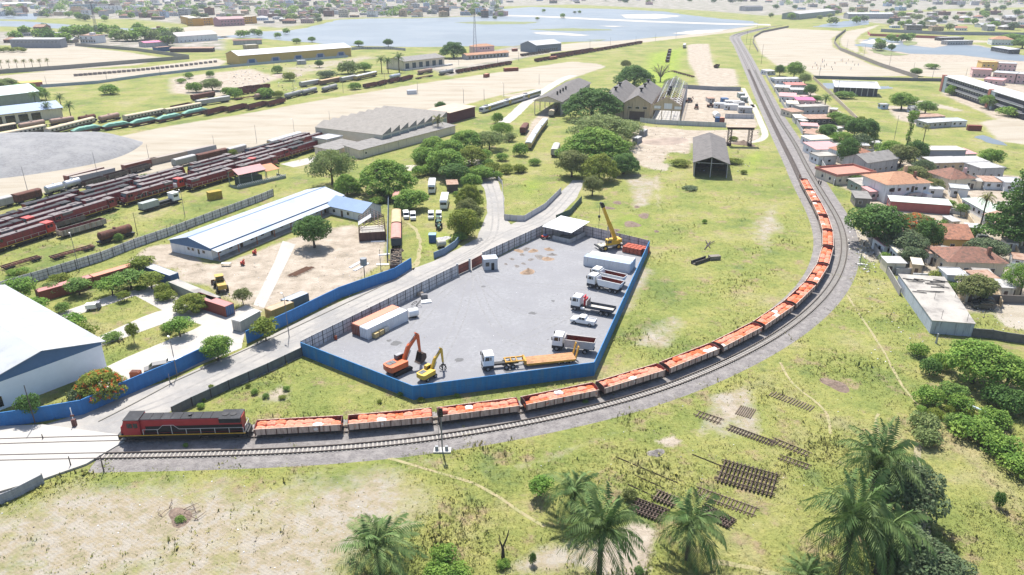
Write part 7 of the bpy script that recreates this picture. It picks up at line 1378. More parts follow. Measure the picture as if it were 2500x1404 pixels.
for i in range(34):
    a=q.uniform(0,6.28);e=Vector((math.cos(a)*q.uniform(2,9),math.sin(a)*q.uniform(2,9),q.uniform(7,12.5)));mid=Vector((e.x*.4,e.y*.4,4+e.z*.3));m.tube([(0,0,2.6),mid,e],[.22,.14,.05],4)
    for k in range(3):m.tube([mid.lerp(e,.4+.2*k),e+Vector((q.uniform(-2,2),q.uniform(-2,2),q.uniform(-1,1.5)))],[.1,.04],3)
m.obj("branches",mat("bare_twigs",(0.17,0.14,0.11),0.95),t);MB().cyl((0,0,0),(0,0,.6),.6,.5,n=8).obj("root_flare",BARK,t)
tree(768,604,5.6,9.2,'round',"round dark green mango tree on the bare earth before the long building",LDK);tree(1790,344,3,2,'bush',"low weeds under the steel portal",LYG,None,"bush","bush")
tree(1685,462,4,1.0,'bush',"low blue green mat of creeper in front of the open barn",LBG,None,"bush","bush");tree(1815,425,1.8,1.5,'bush',"small bright bush right of the open barn",LYG,None,"bush","bush");tree(1720,545,1.0,1.2,'bush',"small lone bush in the meadow",LMD,None,"bush","bush");tree(1660,405,5,2.5,'bush',"tall bright weeds left of the open barn",LYG,None,"bush","bush");tree(1790,400,4,2.2,'bush',"tall bright weeds right of the open barn",LYG,None,"bush","bush")
# garden
for x,y,r,h,k,m,lab in [(650,832,3.3,5,'small',LYG,"roadside tree standing before the end of the blue wall"),(533,880,3.5,5.2,'round',LMD,"round green tree overhanging the blue wall end"),(440,822,3.2,4,'small',LMD,"spreading tree on the right of the garden lawn"),(328,838,1.7,4.6,'small',LYG,"slim young tree on the lower garden lawn"),(80,1028,2.3,5,'small',LDK,"small tree in front of the roadside wall at left"),(200,985,2.8,3,'bush',LBG,"grey green shrub beside the flowering tree"),(470,758,4.2,4,'umbrella',LYG,"low wide tree before the red and pink container"),(595,745,2.4,4,'small',LOL,"thin tree right of the red container"),(410,812,1.6,2,'bush',LMD,"small bush left of the spreading lawn tree"),
 (350,668,4,4.5,'small',LYG,"tree in front of the containers, nearest the blue one"),(320,705,4.5,4.5,'small',LBR,"tree in the middle of the garden grove"),(372,705,4,4,'small',LYG,"tree at the right of the garden grove"),(275,722,3.8,4.5,'small',LMD,"tree at the left of the garden grove"),(195,720,3.6,4,'small',LBR,"tree before the red container at left"),(60,740,4.4,6,'small',LMD,"tree at the far left beside the panel fence"),(95,775,3.2,4.5,'small',LMD,"tree behind the white warehouse roof, upper"),(180,818,3.6,4.5,'small',LMD,"tree beside the warehouse roof edge, left one"),(205,838,3.2,4,'small',LYG,"tree beside the warehouse roof edge, right one"),(155,762,2,2.2,'bush',LBR,"bush beside the garden path near the warehouse"),(130,720,3,3,'bush',LLT,"pale bush left of the garden path"),(305,735,1.8,2.4,'small',LYG,"young tree at the top corner of the lawn"),(275,830,2.4,1.6,'bush',LBR,"low bush at the left of the lower lawn"),(420,705,1.5,2,'bush',LLT,"bush at the corner of the grey green box"),(300,640,0,0,'',None,"")]:
    if r:tree(x,y,r,h,k,lab,m,None,"tree" if k != 'bush' else "bush","tree" if k != 'bush' else "bush")
tree(252,972,4.6,5.6,'umbrella',"flame tree with orange blossom behind the blue wall",LYG,flowers=.72)
tree(292,590,1.6,2.4,'bush',"green bush growing on the rusty tank wagon",LBR,None,"bush","bush")
# trees of the yards and far left
for x,y,r,h,k,m,lab in [(1108,142,13,14,'umbrella',LDK,"big round dark tree near the pink station house"),(478,225,7,6,'bush',LMD,"bush at the left of the grassy waste before the tank wagons"),(520,222,8,8,'round',LLT,"pale tree right of the lone bush on the waste ground"),(268,230,8,6,'bush',LMD,"lone bush in the middle of the grassy waste"),(60,235,9,8,'round',LMD,"tree behind the pale green warehouse, left one"),(95,245,7,8,'round',LMD,"tree behind the pale green warehouse, right one"),(20,222,8,8,'round',LLT,"pale tree behind the pale green warehouse at the edge"),(575,240,7,6,'bush',LMD,"bush over the far red wagons"),(850,180,11,9,'bush',LLT,"broad bush left of the loading shed palms"),(890,175,7,7,'round',LMD,"round tree left of the loading shed palms"),(780,165,4,6,'round',LDK,"small dark tree on the grass before the yellow warehouse"),(800,190,9,5,'bush',LBG,"grey bush above the pale box wagons"),(680,238,5,4,'bush',LYG,"yellowish bush above the dirty tank wagons"),(570,385,2,3.4,'small',LYG,"small yellowish tree at the sand edge behind the locomotives"),(876,113,6,6,'round',LMD,"lake shore tree behind the yellow warehouse, left one"),(948,114,6,8,'round',LDK,"lake shore tree behind the yellow warehouse, right one"),(725,107,6,6,'round',LMD,"tree behind the yellow warehouse ridge"),(762,103,5,6,'round',LMD,"small shore tree behind the yellow warehouse"),(355,435,2,1.6,'bush',LMD,"weeds on the containers at the sand edge"),(650,240,7,6,'bush',LMD,"bush beside the red scrap wagons"),(1085,345,0,0,'',None,"")]:
    if r:tree(x,y,r,h,k,lab,m,None,"tree" if k != 'bush' else "bush","tree" if k != 'bush' else "bush")
for x,y,s,lab,w_ in [(932,178,1.7,"dark palm left one of three before the loading shed",0),(948,178,1.6,"dark palm middle one of three before the loading shed",1),(975,176,1.9,"tall palm right one of three before the loading shed",0)]:palm(x,y,s,lab,ms=PC[w_])
palm(1070,330,1.25,"bright palm growing in front of the saw tooth workshop",ms=PC[0],m=LPY);
for i,(x,y)in enumerate([(90,262),(118,262),(152,268),(120,290),(175,290)]):palm(x,y,1.2,"small dusty palm beside the blue grey warehouse",ms=PC[i%2],group="palms by the blue grey warehouse")
for i in range(7):palm(4+i*19,167-i*.6,.9,"short dry palm inside the sandy field wall",ms=PC[i%2],group="palms inside the sandy field wall",m=LPY)
# ================================================================ GRASS
N_T=150000;q=np.random.default_rng(11)
yy=62*np.exp(q.uniform(0,math.log(330/62),N_T*3));xx=q.uniform(-1,1,N_T*3)*(0.79*yy+14)
keep=q.uniform(0,1,N_T*3)<np.clip(1.15-yy/420,.25,1);xx,yy=xx[keep],yy[keep]
bad=np.zeros(len(xx))
for pix in (ROADPTS_UP,[(-160,1040),(300,1062),(312,1082),(210,1140),(110,1176),(-160,1255)],[(734,862),(740,872),(1010,980),(1453,921),(1588,612),(1425,568),(1320,570)],[(240,905),(310,872),(470,806),(500,790),(600,745),(640,760),(600,800),(590,850),(330,955),(230,975)],[(120,772),(270,722),(300,716),(400,690),(480,745),(590,790),(510,800),(400,760),(330,722),(200,765)],[(205,838),(345,775),(380,762),(480,735),(500,760),(400,790),(235,850)],[(-60,1000),(-60,690),(70,712),(262,880),(262,905),(0,1020)],[(405,600),(520,655),(850,540),(840,470),(740,450)]):
    bad=np.maximum(bad,poly_mask(xx,yy,pix,.01))
soft=np.zeros(len(xx))
for ch,fe,pix in AREAS:
    if ch in ('sand','dirt'):soft=np.maximum(soft,poly_mask(xx,yy,pix,fe)*1.0)
    if ch in ('dry','dark'):soft=np.maximum(soft,poly_mask(xx,yy,pix,fe*.7)*.90)
bp1=np.array([(p.x,p.y)for p in P1.p[::3]]);bp2=np.array([(p.x,p.y)for p in P2.p[::3]])
def dist_to(P_):
    d=np.full(len(xx),1e9)
    for a,b in P_:d=np.minimum(d,(xx-a)**2+(yy-b)**2)
    return np.sqrt(d)
ok=(bad<.5)&(q.uniform(0,1,len(xx))>soft*1.02)&(dist_to(bp1)>3.7)&(dist_to(bp2)>4.4+np.abs(q.normal(0,.5,len(xx)))-.45)
cl=np.sin(xx*.21+3*np.sin(yy*.05))+np.sin(yy*.27+2*np.sin(xx*.06))+q.normal(0,.7,len(xx));ok &= cl>-1.6
xx,yy,cl=xx[ok][:N_T],yy[ok][:N_T],cl[ok][:N_T];n=len(xx);nb=3
hgt=q.gamma(2.2,.05,n)*(.55+.5*np.clip(cl,0,2.4))+.04;P=np.stack([xx,yy,np.zeros(n)],1);P=np.repeat(P,nb,0);hb=np.repeat(hgt,nb)*q.uniform(.6,1.2,n*nb)
a=q.uniform(0,6.28,n*nb);w_=hb*q.uniform(.25,.5,n*nb)+.03;lean=q.uniform(.1,.8,n*nb)*hb;off=q.normal(0,.10,(n*nb,2));P[:,:2]+=off
dx,dy=np.cos(a),np.sin(a);z0=np.full(n*nb,.0)
V=np.stack([np.stack([P[:,0]-dy*w_*.5,P[:,1]+dx*w_*.5,z0],1),np.stack([P[:,0]+dy*w_*.5,P[:,1]-dx*w_*.5,z0],1),np.stack([P[:,0]+dx*lean+dy*w_*.3,P[:,1]+dy*lean-dx*w_*.3,hb],1),np.stack([P[:,0]+dx*lean-dy*w_*.3,P[:,1]+dy*lean+dx*w_*.3,hb*.9],1)],1).reshape(-1,3)
gt=bpy.data.materials.new("grass_blades");gt.use_nodes=True;nt=gt.node_tree;N,L=nt.nodes,nt.links;Bq=N["Principled BSDF"];Bq.inputs["Roughness"].default_value=.9;Bq.inputs["Specular IOR Level"].default_value=.1
tcq=N.new("ShaderNodeTexCoord");co=tcq.outputs["Object"];colq,_n,_r=grass_color(N,L,co);hs_=N.new("ShaderNodeHueSaturation");hs_.inputs["Value"].default_value=1.42;L.new(colq,hs_.inputs["Color"]);L.new(hs_.outputs[0],Bq.inputs["Base Color"])
upn=N.new("ShaderNodeCombineXYZ");upn.inputs[2].default_value=1.0;L.new(upn.outputs[0],Bq.inputs["Normal"]);trn=N.new("ShaderNodeBsdfTranslucent");L.new(hs_.outputs[0],trn.inputs[0]);mxs=N.new("ShaderNodeMixShader");mxs.inputs[0].default_value=.3;L.new(Bq.outputs[0],mxs.inputs[1]);L.new(trn.outputs[0],mxs.inputs[2]);L.new(mxs.outputs[0],N["Material Output"].inputs[0])
gd=gt.copy();gd.name="weed_blades";[x for x in gd.node_tree.nodes if x.type=="HUE_SAT"][0].inputs["Value"].default_value=.85;wsel=np.repeat((np.sin(xx*.35+np.sin(yy*.3))*np.sin(yy*.41+1)+q.normal(0,.45,n)>.72).astype(int),nb)
hs4=V.reshape(-1,4,3);hs4[wsel==1,2:,2]*=1.5
go=bpy.data.objects.new("grass",cloud_mesh("grass",V,[gt,gd],wsel));COL.objects.link(go);tag(go,"rough meadow grass in tufts round the railway curve","grass",kind='stuff')

def bushes(n,box,r,label,kinds=('bush',),ms=(LMD,LBR,LYG),name="bush"):
    for _ in range(n):
        s=rnd.uniform(*r);tree(rnd.uniform(box[0],box[1]),rnd.uniform(box[2],box[3]),s,s*rnd.uniform(.7,1.1),rnd.choice(kinds),label,rnd.choice(ms),label,name,name)
bushes(16,(1020,1240,385,440),(3,5),"leafy bush in the understorey of the grove above the buses");bushes(9,(1370,1540,330,425),(4,6),"leafy bush under the central grove");bushes(8,(1110,1165,470,590),(1.6,3),"low bush under the roadside tree row");bushes(8,(870,1010,470,505),(2.5,4),"bush under the rain tree behind the blue roofs");bushes(10,(20,420,655,745),(1.4,3),"bush in the garden grove by the containers");bushes(7,(2210,2500,880,1120),(1.0,2.0),"low bush in the right hand scrub");bushes(8,(2000,2130,300,365),(2.5,4),"bush in the gardens behind the trackside houses");bushes(10,(2140,2480,400,690),(1.5,3),"garden bush between the right hand houses");bushes(9,(400,900,175,245),(3,6),"bush on the rubble strewn waste ground");bushes(7,(1180,1330,330,430),(2,3.4),"bush in the grass beside the yellow coaches");bushes(10,(640,1430,962,985),(.5,.9),"weed clump at the foot of the bright blue wall");bushes(8,(480,700,930,1000),(.5,1),"weed clump by the dark precast wall")
# ================================================================ HOUSES ON THE RIGHT
def W2(L,z=1.1,h=1.0,step=3.2,w_=1.1,off=1.0):return [(x,x+w_,z,z+h)for x in np.arange(off,max(off+.1,L-w_-.4),step)]
def house(label,a,b,D,h,rise,roof,wallm,kind='flat',two=False,cat="house",name="house",over=.35,wn=True,group=None,par=.3):
    L=(G(*b)-G(*a)).length;ws=(W2(L)+(W2(L,4.0)if two else []))if wn else []
    return building(name,label,cat,a,b,D,h,rise,roof,wallm,kind,over,windows=ws,ends=[(D*.3,D*.3+1.1,1.1,2.1)],lends=[(D*.25,D*.25+1.1,1.1,2.1),(D*.6,D*.6+1.1,1.1,2.1)],group=group,flat_par=par)
def hx(*r):
    for i in r:house(*i[:9],**(i[9]if len(i)>9 else {}))
hx(("white flat roofed house nearest the two tall trees by the sand field",(1893,206),(1958,205),10,3.4,0,RWHT,WWHT,'flat'),("low grey roofed house at the far end of the trackside row",(1872,184),(1893,183),8,3,.4,RGRY,WWHT,'mono'),
 ("small house with white sheet roof beside the trackside wall",(1890,224),(1924,226),9,3,.5,RWHT,WCRM,'mono'),("red roofed low house right of the white sheet roof",(1920,219),(1966,219),8,3,.6,RRED,WGRY,'mono'),("grey and green roofed shack behind the pink roof",(1930,230),(1972,231),7,2.8,.4,RGRY,WGRN,'mono'),
 ("pink roofed house tight against the trackside wall",(1902,248),(1941,250),11,3.2,.7,RPNK,WWHT,'mono'),("cream roofed house below the pink roof by the wall",(1921,266),(1948,267),9,3,.4,RCRM,WWHT,'mono'),("magenta roofed house behind the cream roof",(1944,258),(1988,259),8,3.2,.6,RMAG,WPNK,'mono'),("grey unfinished block house left of the trackside palm",(1951,280),(2020,278),8,4,0,RCON,WGRY,'flat'),
 ("rust sheet roofed house by the wall below the grey block house",(1931,288),(1960,286),9,3,.5,RRST,WCRM,'mono'),("beige roofed narrow house by the wall, above the dark open shed",(1941,303),(1976,304),9,3,.4,RCRM,WGRY,'mono'),("rust roofed dark open shed behind the beige house",(1974,305),(2045,304),9,3,.6,RRST,mat("shed_open_dark",(0.07,0.065,0.065),0.9),'mono'),("white and pink roofed hut by the wall under the open shed",(1955,321),(1995,323),7,2.8,.3,RPNK,WGRY,'mono'),
 ("rust brown roofed house by the wall left of the dark trees",(1961,341),(2008,347),11,3,.5,RRST,WWHT,'mono'),("cream roofed house by the wall below the rust brown one",(1976,358),(2030,356),8,3,.3,RCRM,WWHT,'mono'),("long pink roofed house left of the dark conical tree",(1990,384),(2053,382),11,3.2,.8,RPNK,WWHT,'mono'),("white flat house with two dark windows under the dark tree",(1997,403),(2040,401),7,3.4,0,RCON,WWHT,'flat'),
 ("white walled house with orange hipped tile roof behind the dark tree",(2078,408),(2132,404),15,4.6,2.6,RTILE,WWHT,'hip'),("grey gabled house with dark asbestos roof behind the two storey house",(2112,428),(2188,416),11,4.8,2.2,RAST,WGRY,'gx'),("cream parapet house with red terrace beside the track",(2040,452),(2132,444),12,3.2,0,mat("terrace_red",(0.38,0.17,0.13),0.85,0.12,0.6),WCRM,'flat',dict(par=.9)),
 ("big two storey white house with tan hipped roof and outside stair",(2158,496),(2262,490),13,6.4,2.6,RTILEO,WWHT,'hip',dict(two=True,over=.7)),("grey timber shed with dark roof below the two storey house",(2086,505),(2122,507),7,3,.5,RAST,mat("wall_weathered_wood",(0.17,0.155,0.14),0.9,0.2,1,streak=True),'mono'),("green grey lean-to shed beside the two storey house",(2100,474),(2136,472),8,3,.5,RCON,WGRN,'mono'),("pink roofed lean-to at the foot of the two storey house",(2120,489),(2152,488),5,3,.3,RPNK,WPNK,'mono'),
 ("long red walled store with pale green white roof",(2172,513),(2317,524),6,3,.3,mat("roof_pale_greenish",(0.42,0.44,0.40),0.7),WRED,'mono',dict(wn=False)),("white roofed carport behind the red walled store",(2262,480),(2300,482),7,2.8,.2,RWHT,WWHT,'mono'),("brown tiled villa with porch and arches",(2316,464),(2376,460),12,3.8,2.6,RBRN,WCRM,'hip'),("brown tiled porch wing of the villa",(2290,450),(2318,456),8,3.2,1.4,RBRN,WCRM,'hip'),
 ("grey concrete block with stepped flat roof right of the brown villa",(2388,440),(2446,438),9,4.4,0,RGRY,WGRY,'flat'),("long lilac grey flat roofed building at the meadow edge",(2256,397),(2352,397),8,5,0,RCRM,mat("wall_lilac_grey",(0.27,0.28,0.32),0.85,0.08,0.5),'flat'),("low grey sheet roofed row in front of the lilac building",(2278,418),(2350,416),8,3.2,.5,RGRY,WTAN,'mono'),("low pale sheet roofed row behind the brown villa",(2352,416),(2410,415),8,3.2,.4,RGRY,WGRY,'mono'),("small pink roofed house right of the lilac building",(2350,394),(2380,393),8,3,.6,RPNK,WWHT,'mono'),
 ("yellow walled house with worn red tile roof",(2278,612),(2366,615),11,3.8,2.4,RTILE,WYEL,'gx',dict(over=.6)),("brown hipped house with chimney near the smoke",(2308,672),(2448,676),10,3.8,2.4,RBRN,WCRM,'hip',dict(over=.6)),("grey roofed cream annex at the left of the brown hipped house",(2284,655),(2322,662),8,3.2,.6,RAST,WCRM,'mono'),("small white house with pink roof among shrubs by the wall",(2155,624),(2188,623),6,2.8,.4,RPNK,WWHT,'mono'),("tiny white house with dark door by the wall",(2186,643),(2221,644),5,3,.3,RCRM,WWHT,'mono'),
 ("white flat roofed kiosk at the back of the stained concrete roof",(2306,706),(2352,708),5,3.6,0,RWHT,WWHT,'flat'),("low tan roofed yard building along the pale lane",(2395,545),(2450,562),8,2.8,.5,RRST,WWHT,'mono'),("pale green roofed garage row along the lane",(2345,505),(2405,540),6,2.8,.3,mat("roof_pale_mint",(0.38,0.44,0.38),0.7),WWHT,'mono'),("white roofed gatehouse at the top of the lane",(2318,480),(2360,484),6,3,.2,RWHT,WWHT,'flat'),("rust roofed low store right of the brown villa",(2400,462),(2450,464),7,2.8,.3,RRST,WWHT,'mono'),("white small house at the right edge by the conifer",(2450,468),(2500,470),8,3.2,0,RWHT,WWHT,'flat'),
 ("small white hut in the field left of the lone round tree",(2150,267),(2168,267),4,2.6,0,RWHT,WBLU,'flat'),("small ruined white hut between two round trees",(2224,276),(2242,276),5,3,.3,RGRY,WWHT,'mono'),("low row of white roofed stores by the red container",(2262,314),(2322,310),7,2.8,.3,RWHT,WGRY,'mono'),("grey roofed stores left of the white roofed row",(2236,300),(2305,297),6,2.8,.3,RRST,WGRY,'mono'),("pale blue roofed stores right of the white roofed row",(2322,310),(2358,309),7,2.8,.3,RLBLU,WWHT,'mono'),
 ("yellow orange two storey house near the ponds",(2394,174),(2432,175),12,7,0,mat("roof_orange_flat",(0.46,0.28,0.12),0.8),WYEL,'flat',dict(two=True)),("lilac two storey house right of the yellow orange one",(2434,175),(2478,177),12,6.4,0,RWHT,WPNK,'flat',dict(two=True)),("pink flat roofed house behind the school block, left one",(2372,188),(2418,190),12,5.5,0,RPNK,WPNK,'flat'),("pink house with pale flat roof behind the school block",(2420,200),(2475,204),14,6.5,0,RWHT,WPNK,'flat',dict(two=True)),("pink roofed low house in front of the lilac one",(2400,205),(2445,209),8,3.4,.6,RPNK,WPNK,'mono'),("pink house cut by the right edge behind the school",(2478,204),(2530,208),14,6.5,0,RWHT,WPNK,'flat',dict(two=True)),
 ("white villa with orange hipped roof beside the pond",(2420,110),(2472,111),14,6,3,RTILEO,WWHT,'hip'),("long open shed with white roof and dark posts by the pond",(2418,124),(2462,132),10,4,.6,RWHT,mat("posts_dark",(0.08,0.08,0.085),0.9),'mono'),("low grey block row at the pond edge",(2312,110),(2374,109),10,4,0,RGRY,WGRY,'flat'),("dark block row behind the pond",(2296,100),(2352,99),10,3.5,0,RGRY,mat("block_dark",(0.10,0.09,0.09),0.9),'flat'),
 ("big green grey shed with pale roof beyond the right hand curve",(1950,48),(2038,38),30,9,3,RGRY,WGRN,'gx'),("long industrial shed with white roof beyond the small pond",(2070,46),(2180,46),20,8,2,RWHT,WGRY,'gx'),("dark long shed near the head of the lake",(1820,27),(1862,26),20,8,2,mat("roof_dark_grey",(0.10,0.10,0.11),0.8),WGRY,'gx'))
ZN=[(1935,2040,240,345),(1995,2130,300,400),(2150,2420,425,470),(2290,2480,490,590),(2150,2300,580,690),(2410,2500,560,740),(2300,2420,690,740)]
for i in range(44):
    z_=ZN[i%7];x,y=rnd.uniform(z_[0],z_[1]),rnd.uniform(z_[2],z_[3]);w_=rnd.uniform(14,30)*y/420;nm_,rm_=rnd.choice((("rusty",RRST),("grey",RGRY),("white",RWHT),("tan",RCRM),("concrete",RCON),("pink",RPNK)))
    lb=f"small {nm_} roofed shed squeezed between the right hand houses";building("shed",lb,"shed",(x,y),(x+w_,y+rnd.uniform(-2,4)),rnd.uniform(3,5),rnd.uniform(2.2,3),.3,rm_,rnd.choice((WGRY,WWHT,WCRM,WTAN)),'mono',.25,doors=[(.6,1.4,1.9)],group=lb)
for i in range(22):
    z_=ZN[i%7];x,y=rnd.uniform(z_[0],z_[1]),rnd.uniform(z_[2],z_[3]);w_=rnd.uniform(25,60)*y/420;wall("yard_wall","low block wall dividing yards among the right hand houses",[(x,y),(x+w_,y+rnd.uniform(-3,8))]if i%3 else [(x,y),(x+w_*.25,y+w_*.6)],1.7,rnd.choice((WTAN,WGRY,WWHT)),.18,group="yard walls among the right hand houses")
# chimneys
for nm in ("big two storey white house with tan hipped roof and outside stair","brown hipped house with chimney near the smoke","brown tiled villa with porch and arches"):
    o=[x for x in bpy.data.objects if x.get("label")==nm][0];rf=[c for c in o.children if c.name.startswith("roof")][0];L,D=o["_L"],o["_D"];hh=6.4 if 'storey' in nm else 3.8
    MB().box(L*.72,L*.72+.8,D*.2,D*.2+.8,hh,hh+3.2).obj("chimney",WPNK if 'tiled' in nm else RBRN,rf)
    if 'storey' in nm:
        MB().box(L-2.2,L-.02,-2.2,-.01,0,3).obj("porch",WWHT,o);MB().box(L*.82,L*.82+1,D*.75,D*.75+1,hh,hh+3.4).obj("chimney",WTAN,rf)
        m=MB()
        for i in range(12):m.box(2.5+i*.5,3.0+i*.5,-1.1,-.01,0,.25+i*.26)
        m.obj("stair",WGRY,o);MB().box(8.5,12.5,-1.1,-.01,3.1,3.35).obj("landing",WGRY,o);wins(o,[(1.5,3,3.8,5.2)]);MB().box(9.3,10.3,-.06,-.003,3.36,5.4).obj("door",mat("door_brown",(0.09,0.06,0.045),0.8),o)
# stained flat roof compound
t=T("walled_store","large stained flat concrete roof with pale blue walls at the meadow edge","store");A,rz,L=seg((2269,814),(2372,822));t.location=A;t.rotation_euler=(0,0,rz);D=27
MB().prism([(0,0),(L,0),(L+2.5,D),(.5,D)],0,3,'z').obj("wall",mat("wall_pale_blue_stained",(0.33,0.37,0.42),0.85,0.1,0.5,col2=(0.17,0.18,0.20),amt=0.35,scale2=0.8,streak=True),t);MB().prism([(-.12,-.12),(L+.12,-.12),(L+2.6,D+.1),(.4,D+.1)],3.004,3.14,'z').obj("roof",RCON,t)
m=MB();q=random.Random(2)
for i in range(14):m.rbox((3+q.uniform(-1.5,6),D-7+q.uniform(-5,4),3.25+q.uniform(0,.2)),q.uniform(2,5),.15,.15,q.uniform(-.5,.3))
m.obj("scrap_bars",BLK,t)
for x,y in ((2,1),(7,.8),(11,3),(4,12),(9,14),(12,20)):MB().cyl((x,y,3.14),(x,y,5.2),.04,n=4).obj("starter_bar",DARKM,t)
# school block
t=T("school_block","long three storey block with white roof, dark galleries and red end towers","school");A,rz,L=seg((2297,222),(2437,272));t.location=A;t.rotation_euler=(0,0,rz);L=L+26;D=11;h=9.6
MB().box(0,L,0.8,D,0,h).obj("wall",mat("school_dark_wall",(0.075,0.075,0.085),0.9,0.2,1),t);MB().box(-.5,L+.5,-1,D+.8,h+.003,h+.35).obj("roof",mat("school_roof",(0.46,0.46,0.46),0.7,0.05,0.3),t)
for z in (3.0,6.2):MB().box(4,L,-.8,.79,z,z+.35).obj("gallery_slab",WWHT,t);MB().box(4,L,-.85,-.7,z+.352,z+1.2).obj("gallery_rail",mat("gallery_grey",(0.20,0.20,0.22),0.8),t)
for x in (0,L*.62):MB().box(x,x+3,-1.2,.79,0,h+.8).obj("red_tower",mat("tower_red",(0.30,0.11,0.08),0.85,0.12,1),t);MB().box(x+3.001,x+8,-.9,.79,0,h+.2).obj("stair_tower",mat("tower_grey_blue",(0.24,0.28,0.31),0.85),t)
for f in range(3):
    for i in range(16):
        x=9+i*3.4
        if abs(x-L*.62)>5 and abs(x-L*.62-5)>5 and x<L-2:MB().box(x,x+1.6,.74,.797,f*3.2+1.2,f*3.2+2.4).obj("window",mat("school_window",(0.16,0.17,0.18),0.3),t)
t=building("open_pavilion","open concrete pavilion with tilted white roof in the wet field","pavilion",(2040,232),(2140,236),16,5,2,RWHT,mat("pavilion_dark",(0.07,0.07,0.08),0.9),'mono',1.5);
for i in range(7):x=t["_L"]*(i+.3)/7;MB().box(x,x+.5,-.5,-.003,0,5).obj("column",WGRY,t)
container((2362,319),(2386,320),CT_RUST,"red container at the end of the white roofed store row",L=6.1,stretch=False)
# walls
WB=mat("boundary_wall_grey",(0.22,0.21,0.20),0.9,0.15,0.6,col2=(0.30,0.29,0.28),amt=0.4,streak=True)
wall("trackside_wall","long pale grey wall between the railway and the row of houses",[(1868,182),(1876,197),(1891,222),(1917,268),(1938,294),(1951,315),(1963,336),(1976,360),(1996,388),(2016,422),(2036,453)],2.2,mat("trackside_wall_pale",(0.30,0.30,0.30),0.9,0.12,0.6,col2=(0.21,0.205,0.20),amt=0.4,streak=True),.2)
wall("boundary_wall","dark stained wall beside the railway below the mango tree",[(2104,560),(2124,592),(2150,643),(2196,722)],2.0,WB,.2);wall("boundary_wall","broken dark block wall running right from the pale blue store",[(2372,822),(2420,826),(2450,832),(2520,842)],2.0,mat("block_wall_dark",(0.10,0.10,0.10),0.9,0.25,1),.22)
wall("field_wall","curved brown wall round the right end of the big sand field",[(2064,76),(2040,95),(2036,106),(2050,123),(2100,143),(2150,163),(2225,188),(2240,193)],3.0,mat("field_wall_brown",(0.20,0.18,0.16),0.9,0.12,0.5),.3);wall("field_wall","dark straight wall along the front of the big sand field",[(1985,192),(2100,195),(2240,198),(2302,199)],2.2,mat("wall_slate_dark",(0.12,0.13,0.15),0.9),.25);wall("field_wall","grey wall at the left corner of the big sand field",[(1850,127),(1838,105),(1840,92),(1860,80),(1925,67)],2.5,MATS["field_wall_brown"],.3)
wall("lane_wall","sandy wall on the left of the lane behind the trackside houses",[(1985,193),(2030,235),(2090,292)],2.0,mat("lane_wall_tan",(0.32,0.27,0.21),0.9),.2);wall("lane_wall","grey wall on the right of the lane behind the trackside houses",[(2020,222),(2060,262),(2095,296)],1.8,WB,.2);wall("red_wall","long red wall beyond the ponds at upper right",[(2118,82),(2124,88),(2200,91),(2312,95)],3,WRED,.3);wall("settlement_wall","long pale grey wall in front of the far right settlement",[(2150,78),(2300,85),(2520,88)],4,mat("settlement_wall_grey",(0.25,0.26,0.29),0.9),.3);wall("yard_wall","tan wall along the pale lane near the conifer",[(2330,470),(2352,520),(2380,560)],1.6,WTAN,.2)
wall("yard_wall","brown block wall behind the parked dark cars",[(2362,735),(2420,738),(2510,742)],2,mat("block_wall_brown",(0.16,0.14,0.125),0.9),.2);wall("yard_wall","low grey wall in front of the yellow walled house",[(2240,632),(2290,640)],1.8,WB,.2)
